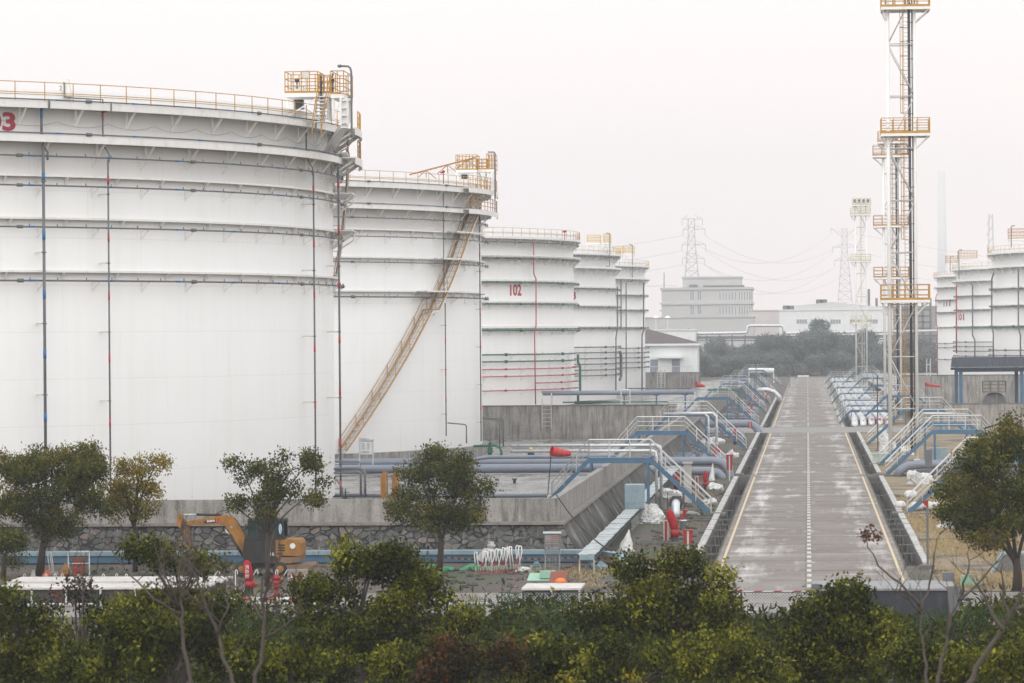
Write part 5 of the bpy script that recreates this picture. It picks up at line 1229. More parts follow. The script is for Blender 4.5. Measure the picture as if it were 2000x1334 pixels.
q = W(1839, 335, 4700); mb = MB(); mb.lathe(q[0], 4700, [(7, 0), (4.4, q[2])], 16); r = solo('chimney_stack', mb, mat('hazy_white', (.68, .68, .68)), 'very faint tall chimney almost lost in the haze', 'chimney', smooth=True)
q = W(1935, 418, 3600); mb = MB()
for s in (-1, 1): mb.bar((q[0]+s*4, 3600, 0), (q[0]+s*1.5, 3600, q[2]), 1.3)
for i in range(12): z = q[2]*i/12; mb.bar((q[0]-4, 3600, z), (q[0]+4*(1-i/20), 3600, z+q[2]/12), .9)
solo('distant_tower', mb, M_pyl, 'very faint lattice tower above the right hand tank', 'tower')
# lamp posts far along the road
for (x, yt, Y, lab) in ((1541, 716, 820, 'round topped post at the far left edge of the road'), (1476.5, 705, 560, 'thin dark post rising among the left pipework')):
    q = W(x, yt, Y); mb = MB(); mb.tube((q[0], Y, 0), q, .07, 6); mb.ball(q, .28 if x > 1500 else .12, n=8, m=6); solo('post', mb, M_grey_pipe, lab, 'post', loc=(q[0], Y, 0))
for (x, yt, yb, lab) in ((1714.5, 733, 880, 'slim dark lamp post left of the tallest mast'), (1812, 978, 1108, 'grey post with a small red bracket near the right tree')):
    q0 = G(x, yb); q = W(x, yt, q0[1]); root = thing('post', lab, 'post', q0); mb = MB(); mb.tube(q0, (q0[0], q0[1], q[2]), .055, 8); mb.box(q0[0]-.25, q0[1]-.2, 0, q0[0]+.25, q0[1]+.2, .1); part('pole', mb, M_grey_pipe if x > 1800 else M_dark, root)
    if x > 1800: m = MB(); m.q([(q0[0]-.3, q0[1]-.06, q[2]-.02), (q0[0]+.06, q0[1]-.06, q[2]+.04), (q0[0]+.02, q0[1]-.06, q[2]-.35), (q0[0]-.3, q0[1]+.02, q[2]-.02), (q0[0]+.06, q0[1]+.02, q[2]+.04), (q0[0]+.02, q0[1]+.02, q[2]-.35)], [(0, 1, 2), (5, 4, 3), (0, 3, 4, 1), (1, 4, 5, 2), (2, 5, 3, 0)]); part('red_bracket', m, M_red, root)
# ================================================================== FIRE EQUIPMENT
def monitor(px, py, hpx, lab, lean=.12, txt=False):
    q = G(px, py); s = hpx*q[1]/F; x, y = q[0], q[1]; root = thing('covered_fire_monitor', lab, 'fire monitor', q)
    mb = MB(); mb.lathe(x, y, [(.2*s, 0), (.2*s, .04*s), (.11*s, .05*s), (.11*s, .3*s)], 12); part('base_pipe', mb, M_dark, root)
    mb = MB(); mb.lathe(x, y, [(.12*s, .2*s), (.14*s, .42*s)], 12); mb.path([(x, y, .40*s), (x+.16*s, y, .33*s), (x+.2*s, y, .28*s)], .05*s, 8); part('red_body', mb, M_red, root, True)
    mb = MB(); mb.path([(x, y, .38*s), (x-lean*.2*s, y, .55*s), (x-lean*.7*s, y, .75*s), (x-lean*1.2*s, y, .92*s), (x-lean*1.4*s, y, 1.0*s)], .12*s, 14, [.10*s, .135*s, .13*s, .105*s, .05*s])
    mb.v = [(a+random.uniform(-.012, .012)*s, b+random.uniform(-.012, .012)*s, c+random.uniform(-.012, .012)*s) for a, b, c in mb.v]
    c = part('cloth_cover', mb, M_redcloth, root, True)
    if txt:
        for i, ch in enumerate('消防炮'):
            t = text_mb(ch, .085*s); part('lettering', shift(t, x-lean*.75*s, y-.142*s, (.78-.13*i)*s), M_offwhite, c)
    return root
monitor(1318, 1062, 66, 'leaning red covered fire monitor at the near end of the left verge')
monitor(1378, 957, 37, 'red covered fire monitor under the nearest footbridge stair', .0)
monitor(1409, 898, 26, 'red covered fire monitor under the second footbridge stair', .2)
monitor(487, 1164, 70, 'large red cloth covered fire monitor in front of the excavator', .05, True)
def fpost(px, py, hpx, lab):
    q = G(px, py); s = hpx*q[1]/F; x, y = q[0], q[1]; root = thing('marker_post', lab, 'marker post', q); mb = MB(); mb.box(x-.13, y-.1, 0, x+.13, y+.1, s); part('post', mb, M_concp, root); mb = MB(); mb.box(x-.07, y-.11, .05, x+.07, y-.1, s-.05); part('red_face', mb, M_red, root)
fpost(1301, 1060, 44, 'square concrete post with red face beside the leaning fire monitor'); fpost(1361, 964, 34, 'square post with red face under the nearest footbridge stair')
def fbox(px, py, hpx, lab, w=.5):
    q = G(px, py); s = hpx*q[1]/F; x, y = q[0], q[1]; root = thing('fire_box', lab, 'fire box', q)
    mb = MB(); mb.box(x-.05, y-.12, 0, x+.05, y-.04, s*.95); part('stand', mb, M_concp, root)
    mb = MB(); mb.prism([(x-w*.42, s*.42), (x+w*.42, s*.42), (x+w*.5, s*.95), (x-w*.5, s*.95)], y-.03, y+.25); part('box', mb, M_red, root)
    mb = MB(); mb.box(x-w*.56, y-.08, s*.95, x+w*.56, y+.3, s); part('lid', mb, M_red, root)
fbox(1344, 1083, 48, 'red fire box on a post beside the near left drain'); fbox(1425, 940, 52, 'red fire box on a post at the foot of the second footbridge'); fbox(1465, 846, 22, 'small red fire box at the side road corner', .45)
def valve(px, py, s, lab, m=M_red, bucket=False):
    q = G(px, py); x, y = q[0], q[1]; root = thing('pipe_valve', lab, 'valve', q); mb = MB(); mb.lathe(x, y, [(.18*s, 0), (.18*s, .5*s), (.26*s, .52*s), (.26*s, .6*s), (.14*s, .62*s)], 12); part('stub', mb, M_clad if bucket else M_red, root, True)
    mb = MB(); mb.path([(x-.1*s, y, .6*s), (x, y, .85*s), (x+.15*s, y, 1.1*s)], .11*s, 8); mb.tube((x-.3*s, y, .75*s), (x+.25*s, y, .95*s), .05*s, 6); mb.lathe(x+.15*s, y, [(.16*s, 1.1*s), (.16*s, 1.25*s), (.05*s, 1.3*s)], 10); part('valve_head', mb, m, root)
valve(1334, 1034, .9, 'red valve on a silver stub behind the leaning fire monitor', M_red, True); valve(1321, 958, 1.1, 'red based valve beside the wrinkled white sheets')
valve(1436, 868, 1., 'bright red hydrant on a pale slab before the side road', M_red); valve(1397, 902, .8, 'red valve partly hidden by the second footbridge stair')
for (x, y, s, l) in ((1437, 806, 1.1, 'red valve in the pipework past the side road'), (1497, 786, 1.2, 'far red valve under the sixth footbridge'), (1472, 790, 1., 'red valve among pale pipes in the haze'), (1449, 822, 1., 'red valve below the fourth footbridge stair'), (1734, 876, 1., 'red valve among the white sheets by the mast')): valve(x, y, s, l)
# silver elbow with flange, photo x 1320 y 980..1010
q = G(1320, 1012); root = thing('pipe_elbow', 'shiny silver pipe elbow with valve on the left verge', 'pipe', q); x, y = q[0], q[1]
mb = MB(); mb.path([(x, y-.4, -.1), (x, y-.4, .35), (x, y-.3, .65), (x, y, .85), (x, y+.6, .9)], .26, 16); part('elbow', mb, M_clad, root, True)
mb = MB(); mb.tube((x, y+.6, .9), (x, y+.72, .9), .42, 16); mb.tube((x-.5, y+.5, 0), (x-.5, y+.5, 1.5), .03, 5); mb.tube((x+.5, y+.5, 0), (x+.5, y+.5, 1.5), .03, 5); mb.box(x-.25, y+.8, .7, x+.3, y+1.3, 1.3); part('flange', mb, M_dark, root)
q = G(1345, 1006); mb = MB(); mb.path([(q[0]-.6, q[1], .1), (q[0], q[1], .14), (q[0]+.5, q[1], .05), (q[0]+.7, q[1]-.3, -.05)], .14, 10); solo('bent_pipe', mb, M_tarpw, 'short white pipe lying beside the silver elbow', 'pipe', smooth=True)
for (x, y, l) in ((1325, 905, 'grey concrete pier in front of the twin big pipes'),):
    q = G(1358, 962); mb = MB(); z = 2.6; mb.box(q[0]-.25, 254, 0, q[0]+.25, 254.5, z); mb.box(q[0]-.33, 253.9, z+.002, q[0]+.33, 254.6, z+.12); solo('concrete_pier', mb, M_concp, l, 'pier')
# manifold clutter in the left verge between the bridges
def manifold(lab, X, Y, k=4):
    root = thing('pipe_manifold', lab, 'pipe manifold', (X, Y, 0), 'grey pipe manifolds on the left verge'); mb = MB()
    for i in range(k):
        y = Y+i*2.2; z = .7+.25*(i % 2); mb.path([(X-2.6, y, z), (X+1.1, y, z), (X+1.5, y, z-.15), (X+1.6, y, -.1)], .17, 10); mb.path([(X-.3-i*.2, y, z), (X-.3-i*.2, y, z+.9)], .08, 8)
    part('pipe_run', mb, M_bluegrey, root, True); mb = MB()
    for i in range(k): y = Y+i*2.2; z = .7+.25*(i % 2); mb.tube((X-1.4, y, z), (X-1.28, y, z), .28, 12); mb.tube((X+.2, y, z), (X+.32, y, z), .28, 12); mb.lathe(X-.3-i*.2, y, [(.2, z+.85), (.22, z+.9), (.2, z+.95)], 10); mb.box(X-.75, y-.2, z-.25, X-.35, y+.2, z+.3)
    part('flange', mb, M_grey_pipe, root); mb = MB()
    for i in range(0, k, 2): y = Y+i*2.2; mb.lathe(X+.8, y, [(.12, 1.), (.16, 1.1), (.05, 1.5)], 8)
    part('red_cap', mb, M_red, root)
for X, Y, l in ((-8.6, 318, 'grey pipe manifold behind the second footbridge'), (-8.4, 398, 'grey pipe manifold behind the third footbridge'), (-8.4, 485, 'grey pipe manifold past the side road'),
                (-8.6, 530, 'pale pipe manifold beside the fourth footbridge'), (-8.4, 590, 'pale pipe manifold beside the fifth footbridge'), (-8.4, 655, 'pale pipe manifold beside the sixth footbridge'), (-8.4, 760, 'faint pipe manifold beside the seventh footbridge')): manifold(l, X, Y, 6)
# pipes on the right verge
for k, (z, r, l) in enumerate(((.95, .34, 'thick grey pipe elbow diving into the right verge'), (.35, .28, 'lower grey pipe elbow just under the thick one'))):
    a = W(1812, 905, 300); x1 = W(1752+8*k, 905, 300)[0]; pipe('large_pipe', l, [(a[0]+9, 300+k, z), (a[0]-.6+k*.3, 300+k, z), (x1+.9, 300+k, z-.1), (x1+.35, 300+k, z-.4), (x1, 300+k, z-.95)], r, M_bluegrey, 16)
q = W(1813, 905, 296); mb = MB(); mb.box(q[0]-.25, 296, .9, q[0]+.3, 296.4, 2.2); mb.box(q[0]-.06, 296.1, 0, q[0]+.06, 296.3, .9); mb.box(q[0]-.1, 295.98, 1.7, q[0]+.15, 296, 1.95); solo('switch_box', mb, M_grey_pipe, 'grey switch box on a stand by the thick pipe elbow', 'switch box')
q = G(1833, 924); mb = MB(); mb.box(q[0]-.7, q[1], 0, q[0]+.7, q[1]+1.2, 2.); 
for z in (.5, 1., 1.5): mb.box(q[0]-.71, q[1]-.01, z, q[0]+.71, q[1]+1.21, z+.03)
solo('riser_cover', mb, M_tray, 'pale blue riser cover behind the nearest right footbridge', 'duct cover')
mb = MB(); a = G(1705, 905); mb.box(a[0], a[1], .1, a[0]+1.6, a[1]+1, .75); mb.box(a[0]-.1, a[1]-.1, .752, a[0]+1.7, a[1]+1.1, .85); mb.box(a[0]+.2, a[1]-.02, .4, a[0]+1.3, a[1], .5); solo('valve_box', mb, mat('pale_mint_white', (.42, .50, .47)), 'pale green box with a red strip below the second right footbridge', 'box')
mb = MB(); a = G(1745, 912); mb.box(a[0], a[1], 0, a[0]+1.1, a[1]+.8, 1.); solo('concrete_block', mb, M_conc, 'grey concrete block at the foot of the second right footbridge', 'block')
pipe('thin_pipe', 'white railing pipe over the deck of the third right footbridge', [W(1800, 808, 345), W(1865, 808, 345)], .12, M_clad, 8)
# fire hydrant, cabinet and signs at the bottom left
q = G(540, 1166); x, y = q[0], q[1]; root = thing('fire_hydrant', 'short red pillar hydrant with domed cap near the excavator wheel', 'fire hydrant', q)
mb = MB(); mb.lathe(x, y, [(.16, 0), (.16, .08), (.1, .1), (.11, .55), (.17, .57), (.17, .65), (.13, .67), (.13, .75), (.18, .77), (.17, .85), (.1, .93), (.03, .97)], 14); mb.tube((x-.22, y, .68), (x+.22, y, .68), .07, 10); mb.tube((x, y-.2, .45), (x, y, .45), .09, 10); part('barrel', mb, M_red, root, True)
mb = MB(); mb.tube((x-.27, y, .68), (x-.2, y, .68), .085, 8); mb.tube((x+.2, y, .68), (x+.27, y, .68), .085, 8); part('outlet_cap', mb, M_red, root)
q = G(581, 1172); x, y = q[0], q[1]; root = thing('fire_cabinet', 'grey fire equipment cabinet with red and white panel', 'cabinet', q); s = 60*y/F
mb = MB(); mb.box(x-.42, y, 0, x+.42, y+.35, s); part('cabinet_body', mb, mat('grey_cabinet_paint', (.26, .25, .24)), root)
mb = MB(); mb.box(x-.30, y-.012, s*.68, x+.34, y-.0, s*.9); pn = part('red_panel', mb, M_red, root); mb = MB(); mb.box(x-.32, y-.012, s*.42, x+.34, y, s*.52); part('red_strip', mb, M_red, root)
mb = MB(); mb.box(x-.27, y-.02, s*.72, x-.12, y-.013, s*.87); part('pictogram', mb, M_offwhite, pn); t = text_mb('消防器材', .1, .8); part('lettering', shift(t, x+.11, y-.022, s*.80), M_offwhite, pn)
t = text_mb('消火栓箱', .1, .8); part('lettering', shift(t, x+.11, y-.022, s*.71), M_offwhite, pn)
# control panel on its stand
q = G(1079, 1118); x, y = q[0], q[1]; root = thing('control_panel', 'grey electrical control panel with rows of red labels on a tall stand', 'control panel', q); s = y/F; s1 = 78*s
mb = MB()
for dx in (-.33, .33): mb.box(x+dx-.035, y, 0, x+dx+.035, y+.12, s1)
mb.box(x-.37, y, s1*.99, x+.37, y+.2, s1*1.0)
for i in range(7): xx = x-.21+.07*i; mb.tube((xx, y+.08, .0), (xx+.0, y+.08, s1*.55), .012, 5)
M_galv = mat('dull_galvanised', (.24, .24, .235), .55, var=.15); part('stand', mb, M_galv, root); mb = MB(); mb.box(x-.36, y-.12, s1*.57, x+.36, y+.15, s1*.975); cb = part('panel_box', mb, M_grey_pipe, root)
mb = MB(); mb.box(x-.42, y-.2, s1*.98, x+.42, y+.22, s1*1.02); part('rain_hood', mb, M_clad, root)
mb = MB(); mb.box(x-.31, y-.13, s1*.77, x-.02, y-.121, s1*.95); mb.box(x+.02, y-.13, s1*.77, x+.31, y-.121, s1*.95); mb.box(x-.31, y-.13, s1*.59, x-.02, y-.121, s1*.745); mb.box(x+.02, y-.13, s1*.59, x+.31, y-.121, s1*.745); part('panel_door', mb, M_galv, cb)
mb = MB()
for r in range(3):
    for c_ in range(3): mb.box(x+.05+.085*c_, y-.138, s1*(.79+.05*r), x+.11+.085*c_, y-.131, s1*(.815+.05*r)); 
for c_ in range(3): mb.box(x-.28+.085*c_, y-.138, s1*.79, x-.22+.085*c_, y-.131, s1*.81)
part('red_label', mb, M_bandred, cb)
mb = MB()
for r in range(2):
    for c_ in range(10): mb.box(x-.29+.06*c_, y-.138, s1*(.66+.03*r), x-.25+.06*c_, y-.131, s1*(.675+.03*r))
mb.box(x-.2, y-.138, s1*.61, x-.12, y-.131, s1*.635); part('switch', mb, M_black, cb)
# black hose from the parapet corner down to the duct
mb = MB(); a = W(1087, 968, 191); b = W(1195, 1078, 184); n = 14; mb.path([(a[0]+(b[0]-a[0])*i/n, a[1]+(b[1]-a[1])*i/n-.15, a[2]+.05+(b[2]-a[2])*i/n-.35*4*(i/n)*(1-i/n)) for i in range(n+1)], .035, 6); solo('hose', mb, M_black, 'black hose hanging from the parapet corner down to the blue duct', 'hose', smooth=True)
# ================================================================== SHEETS, SACKS, SMALL SITE THINGS
def heap(lab, px, py, wpx, hpx, m, name='plastic_sheet', cat='sheet', depth=1.2, rough=.25, seed=0, sharp=False):
    from mathutils import noise as mn, Vector
    q = G(px, py); k = q[1]/F; w, h = wpx*k, hpx*k; mb = MB(); n, mm = 40, 16; o = Vector((px*.37, py*.21, 0))
    for i in range(mm+1):
        ph = math.pi/2*(1-i/mm)
        for j in range(n):
            a = 2*math.pi*j/n; d = Vector((math.sin(ph)*math.cos(a), math.sin(ph)*math.sin(a), math.cos(ph)))
            f = 1+.55*mn.noise(d*1.3+o)+.30*(1-2*abs(mn.noise(d*3.1+o)))-.15+.16*mn.noise(d*9+o)
            if sharp: hx, hz = (1-d.z)**.8*1.05+.02, d.z**1.6; dx, dy, dz = math.cos(a)*hx*(1+.35*mn.noise(d*2+o)+.15*mn.noise(d*7+o)), math.sin(a)*hx, hz*1.05
            else: dx, dy, dz = d.x*f, d.y*f, d.z*f*.95
            mb.v.append((q[0]+w*.5*dx+(w*.18*dz if sharp else 0), q[1]+depth*.5*dy, max(-.02, h*dz)))
    for i in range(mm):
        for j in range(n): a = i*n+j; b = i*n+(j+1) % n; mb.f.append((a, b, b+n, a+n))
    return solo(name, mb, m, lab, cat, smooth=False, loc=(q[0], q[1], 0))
for args in (('crumpled white sheet draped over a dark heap by the pale cable duct', 1270, 1022, 50, 30), ('tall pointed white sheet tied to the pale cable duct', 1222, 1076, 36, 40),
             ('white sheet spread behind the silver elbow', 1302, 973, 52, 18), ('white sheet hanging behind the covered monitor under the nearest bridge', 1390, 938, 14, 32), ('torn white sheet on the verge beside the near drain', 1398, 958, 30, 14),
             ('white sheet scrap at the foot of the nearest footbridge', 1386, 984, 24, 12), ('small white sheet by the second footbridge pipes', 1430, 894, 20, 14), ('flat white sheet below the third footbridge', 1392, 866, 44, 10),
             ('white sheeted bundle at the base of the tallest mast', 1734, 888, 34, 34), ('second white bundle behind the tallest mast leg', 1724, 862, 20, 20), ('white bag beside the thick pipe elbow', 1790, 945, 36, 26),
             ('white sheet half hidden under the right tree', 1862, 1034, 56, 22), ('white scrap right of the mast', 1772, 888, 26, 16)):
    heap(args[0], *args[1:], M_tarpw, sharp='pointed' in args[0] or 'hanging' in args[0], rough=.22)
heap('dark earth heap beside the crumpled white sheet', 1262, 1003, 40, 14, M_ground, 'earth_heap', 'earth heap'); heap('stained white netting heap near the right elbow pipes', 1812, 940, 24, 12, M_tarpw)
for i, (x, y, w, h, l) in enumerate(((1758, 996, 24, 18, 'leftmost white sandbag at the foot of the right stair'), (1779, 984, 26, 18, 'upper white sandbag of the pile by the right stair'), (1790, 998, 30, 18, 'long white sandbag in the middle of the pile'), (1812, 997, 26, 18, 'white sandbag touching the grey post'), (1828, 996, 24, 16, 'rightmost white sandbag nearest the tree'))):
    q = G(x, y); k = q[1]/F; mb = MB(); mb.ball((q[0], q[1], h*k*.5+(.3 if i == 1 else 0)), w*k/2, .4, h*k/2, 14, 9, .07); solo('sandbag', mb, M_tarpw, l, 'sandbag', 'white sandbags by the right stair', smooth=True)
for (x, y, w, h, m, l, nm) in ((932, 1112, 56, 9, M_tarpg, 'green netting mound beside the leaning barrier', 'green_netting'), (845, 1112, 34, 8, M_tarpg, 'green netting corner behind the round tree trunk', 'green_netting'), (872, 1115, 30, 7, M_tarpg, 'small green netting fold near the tree trunk', 'green_netting'), (1046, 1114, 18, 14, M_tray, 'pale mesh bundle between barrier and control panel', 'mesh_bundle'), (1165, 1113, 40, 16, M_tray, 'pale mesh bundle at the duct end', 'mesh_bundle'), (1020, 1117, 34, 9, M_tarpw, 'white cloth at the foot of the leaning barrier', 'cloth')): heap(l, x, y, w, h, m, nm, nm.replace('_', ' '))
for (x, y, w, h, m, l, nm) in ((1052, 1134, 46, 13, M_mint, 'mint green box lying open on the dry grass', 'green_box'), (1089, 1140, 36, 22, M_rustp, 'rust brown board leaning beside the mint box', 'brown_board')):
    q = G(x, y); k = q[1]/F; mb = MB(); w *= k; h *= k; mb.q([(q[0]-w/2, q[1], 0), (q[0]+w/2*.9, q[1], 0), (q[0]+w/2, q[1]+.8, h), (q[0]-w/2*.85, q[1]+.8, h), (q[0]-w/2, q[1]+.9, 0), (q[0]+w/2*.9, q[1]+.9, 0)], [(0, 1, 2, 3), (1, 5, 2), (0, 3, 4), (4, 3, 2, 5)]); 
    if nm == 'green_box': mb.box(q[0]+.05, q[1]+.1, .1, q[0]+.75, q[1]+.6, h+.12)
    solo(nm, mb, m, l, nm.replace('_', ' '), loc=(q[0], q[1], 0))
q = G(1095, 1143); mb = MB(); mb.ball((q[0], q[1], .15), .26, .26, .18, 14, 8); solo('orange_buoy', mb, mat('orange_plastic', (.8, .2, .03)), 'orange rounded float in front of the rust brown board', 'float', smooth=True)
# leaning stack of hooped bars
root = thing('hooped_barrier', 'folded barrier of leaning red and white hooped bars on bare earth', 'barrier', G(968, 1120)); q = G(930, 1122)
for i in range(13):
    x = q[0]+i*.155; y = q[1]+i*.09; mb = MB(); h = 1.05+.02*i; w = .13; lean = -.02 if i in (2, 9) else (.22 if i % 2 else -.08)
    mb.path([(x, y, 0), (x+lean, y+.02, h-.1), (x+lean+w*.3, y+.02, h), (x+lean+w, y+.02, h-.03), (x+w+lean*1.1, y+.02, h-.25), (x+w*1.2+lean*.2, y, .25)], .028, 6); hp = part('hoop', mb, M_white, root, True)
    mb = MB(); mb.tube((x+lean*.35, y+.005, h*.33), (x+lean*.55, y+.01, h*.52), .031, 6); mb.tube((x, y, .0), (x+lean*.15, y, h*.16), .031, 6); part('red_band', mb, M_bandred if i % 3 else M_yellow, hp)
mb = MB(); mb.tube((q[0]-.1, q[1], .45), (q[0]+2.1, q[1]+1.1, .5), .02, 5); part('tie_bar', mb, M_rustp, root)
q = G(955, 1118); mb = MB(); mb.lathe(q[0]-.0, q[1]+1.5, [(.16, .9), (.16, 1.0), (.1, 1.02), (.2, 1.15), (.2, 1.22), (.13, 1.24), (.13, 1.36)], 12); mb.path([(q[0]-.6, q[1]+1.5, .5), (q[0]-.3, q[1]+1.5, .9), (q[0], q[1]+1.5, .95)], .16, 8); mb.tube((q[0], q[1]+1.5, 0), (q[0], q[1]+1.5, .9), .05, 6); solo('spray_nozzle', mb, M_tarpw, 'white nozzle fitting standing behind the folded barrier', 'nozzle')
# caution tape along the duct
mb = MB(); mb2 = MB(); a = G(860, 1108); n = 60
for i in range(n):
    x0 = a[0]+(.162*i); z = .34-.12*math.sin((i % 20)/20*math.pi); z1 = .34-.12*math.sin(((i+1) % 20)/20*math.pi) if (i+1) % 20 else .34
    (mb if i % 2 else mb2).q([(x0, 186, z), (x0+.162, 186, z1), (x0+.162, 186, z1+.07), (x0, 186, z+.07)], [(0, 1, 2, 3)])
root = thing('caution_tape', 'black and yellow caution tape strung in front of the blue duct', 'caution tape', (a[0], 186, 0)); part('yellow_band', mb, M_yellow, root); part('black_band', mb2, M_black, root)
mb = MB()
for i in range(0, n+1, 20): mb.tube((a[0]+.162*i, 186.02, 0), (a[0]+.162*i, 186.02, .5), .02, 5)
part('stake', mb, M_rustp, root)
# left side small things
q = G(99, 1123); x, y = q[0], q[1]; root = thing('hooped_post', 'tall narrow white and green hooped bar leaning behind the big left tree', 'barrier', q); mb = MB(); mb.path([(x-.02, y, 0), (x-.14, y, .95), (x-.11, y, 1.06), (x-.04, y, 1.1), (x+.03, y, 1.05), (x+.05, y, .95), (x+.16, y, .0)], .028, 7); mb.tube((x-.02, y, .9), (x+.08, y, .1), .02, 5); part('hoop', mb, M_white, root, True); mb = MB(); mb.box(x-.25, y-.15, 0, x+.35, y+.2, .14); part('stone_base', mb, M_concp, root)
q = G(127, 1126); x, y = q[0], q[1]; root = thing('floor_sign', 'yellow folding warning board standing left of the metal frame', 'warning board', q); mb = MB()
mb.q([(x-.26, y-.2, 0), (x-.2, y-.2, 0), (x-.14, y-.13, .14), (x+.14, y-.13, .14), (x+.2, y-.2, 0), (x+.26, y-.2, 0), (x+.08, y, .62), (x-.02, y, .62)], [(0, 1, 2, 7), (2, 3, 6, 7), (3, 4, 5, 6)])
mb.q([(x-.26, y+.2, 0), (x+.26, y+.2, 0), (x+.08, y+.01, .62), (x-.02, y+.01, .62)], [(0, 3, 2, 1)]); part('board', mb, M_yellow, root)
mb = MB(); mb.box(x-.05, y-.128, .2, x-.01, y-.12, .32); mb.box(x+.04, y-.128, .2, x+.08, y-.12, .32); part('symbol', mb, M_dark, root)
q = G(153, 1124); x, y = q[0], q[1]; root = thing('metal_frame', 'open rectangular metal frame with boards behind the bare sapling', 'frame', q); mb = MB(); mb.box(x-.5, y, 0, x-.45, y+.05, 1.1); mb.box(x+.5, y, 0, x+.55, y+.05, 1.1); mb.box(x-.5, y, 1.1, x+.55, y+.06, 1.16); mb.box(x-.45, y, .55, x+.5, y+.03, .59); part('frame', mb, M_clad, root); mb = MB(); mb.box(x-.3, y+.1, 0, x+.35, y+.16, .85); part('board', mb, M_rustp, root)
q = G(148, 1128); mb = MB(); mb.lathe(q[0], q[1], [(.08, 0), (.09, .03), (.09, .42), (.05, .48), (.03, .55)], 12); mb.tube((q[0], q[1], .5), (q[0]+.1, q[1], .52), .015, 5); solo('fire_extinguisher', mb, M_red, 'red fire extinguisher standing beside the metal frame', 'extinguisher')
for (x, l) in ((88, 'orange red board lying right of the left tree trunk'), (66, 'pale board lying left of the left tree trunk')):
    q = G(x, 1126); mb = MB(); mb.q([(q[0]-.16, q[1], 0), (q[0]+.18, q[1], 0), (q[0]+.2, q[1]+.25, .28), (q[0]-.13, q[1]+.25, .3), (q[0]-.16, q[1]+.3, 0), (q[0]+.18, q[1]+.3, 0)], [(0, 1, 2, 3), (1, 5, 2), (0, 3, 4), (4, 3, 2, 5)]); solo('board', mb, mat('orange_board', (.5, .13, .06)) if x > 80 else M_concp, l, 'board')
# shallow white hoops along the verge
for i, x in enumerate((46, 88, 106, 120, 152, 200, 226, 245, 425, 460, 500, 539, 560)):
    q = G(x, 1128 if x < 300 else 1155); h = .18 if x < 300 else .95; mb = MB(); ln_ = .0 if x < 300 or i % 2 else .55
    mb.path([(q[0]-ln_, q[1], 0), (q[0], q[1], h-.06), (q[0]+.04, q[1], h), (q[0]+.09, q[1], h-.05), (q[0]+.09, q[1]+.02, h-.2)], .02, 5); solo('garden_hoop', mb, M_white, 'small white hoop in the verge behind the pale roof' if x < 300 else 'bent white bar standing by the excavator', 'hoop', 'white hoops in the verge' if x < 300 else 'white bars by the excavator')
# low roofs in front
def lowroof(lab, x0, x1, y0, y1, z, gap=False, m=M_offwhite):
    a = G(x0, y1, z); b = G(x1, y1, z); c_ = G(x0, y0, z); root = thing('low_shed', lab, 'low shed', ((a[0]+b[0])/2, a[1], 0)); mb = MB()
    if gap: ym = a[1]+(c_[1]-a[1])*.42; mb.box(a[0], a[1], z-.08, b[0], ym, z); mb.box(a[0]-.2, ym+.5, z-.04, b[0]+.2, c_[1], z+.05)
    else: mb.box(a[0], a[1], z-.08, b[0], c_[1], z)
    part('flat_roof', mb, mat('weathered_white_roof', (.58, .55, .52), .6, var=.2, scale=1.4, stain=(.25, .23, .21), stain_amt=.7), root); mb = MB(); mb.box(a[0]+.1, a[1]+.25, 0, b[0]-.1, c_[1]-.2, z-.082); part('wall', mb, M_dark, root)
    mb = MB(); n = max(2, int((b[0]-a[0])/1.3))
    for i in range(n+1): x = a[0]+.05+(b[0]-a[0]-.15)*i/n; mb.box(x, a[1]+.05, 0, x+.07, a[1]+.12, z-.082)
    part('post', mb, M_clad, root); return root
lowroof('long low shed with two white roof strips at the bottom left', -10, 398, 1129, 1148, .95, True)
lowroof('small white roofed shelter beside the dark oleander bush', 1018, 1134, 1139, 1149, .8)
root = thing('flat_roofed_kiosk', 'dark blue grey metal kiosk with flat white roof across the road end', 'kiosk', (3, 146, 0)); a = G(1587, 1150, 1.42); b = G(1868, 1150, 1.42); c_ = G(1590, 1134, 1.42)
mb = MB(); mb.box(a[0], a[1], 1.34, b[0], c_[1], 1.42); part('flat_roof', mb, mat('dull_grey_roof_sheet', (.27, .27, .27), .7, var=.15, stain=(.12, .12, .12)), root)
mb = MB(); mb.box(a[0]+.05, a[1]+.1, .1, b[0]-.05, c_[1]-.1, 1.338)
for i in range(20): x = a[0]+.15+i*(b[0]-a[0]-.3)/20; mb.box(x, a[1]+.08, .15, x+.05, a[1]+.099, 1.3)
part('wall', mb, mat('slate_blue_panel', (.026, .033, .046), .6, var=.15, stain=(.09, .095, .10)), root)
for bb in ((a[0]-.05, a[1]-.05, 1.421, a[0]+.35, a[1]+.3, 1.6), (b[0]-.35, c_[1]-.6, 1.421, b[0]+.1, c_[1]-.1, 1.75), (b[0]-.3, a[1]-.03, 0, b[0]+.12, a[1]+.08, 1.5)): mb = MB(); mb.box(*bb); part('corner_bracket', mb, M_grey_pipe, root)
q = G(1893, 1147); mb = MB(); mb.box(q[0]-.4, q[1], 0, q[0]+.6, q[1]+.6, .22); mb.prism([(q[0]-.35, .22), (q[0]+.2, .22), (q[0]+.15, .55), (q[0]-.3, .5)], q[1], q[1]+.4); solo('green_bin', mb, M_mint, 'small mint green bin right of the kiosk', 'bin')
for (x, y, l) in ((1812, 1112, 'small dark ground box at the foot of the grey post'), (1836, 1121, 'second dark ground box right of the grey post')):
    q = G(x, y); mb = MB(); mb.box(q[0]-.4, q[1], 0, q[0]+.4, q[1]+.7, .14); mb.box(q[0]-.34, q[1]+.06, .141, q[0]+.34, q[1]+.64, .19); solo('ground_box', mb, M_concd, l, 'ground box')
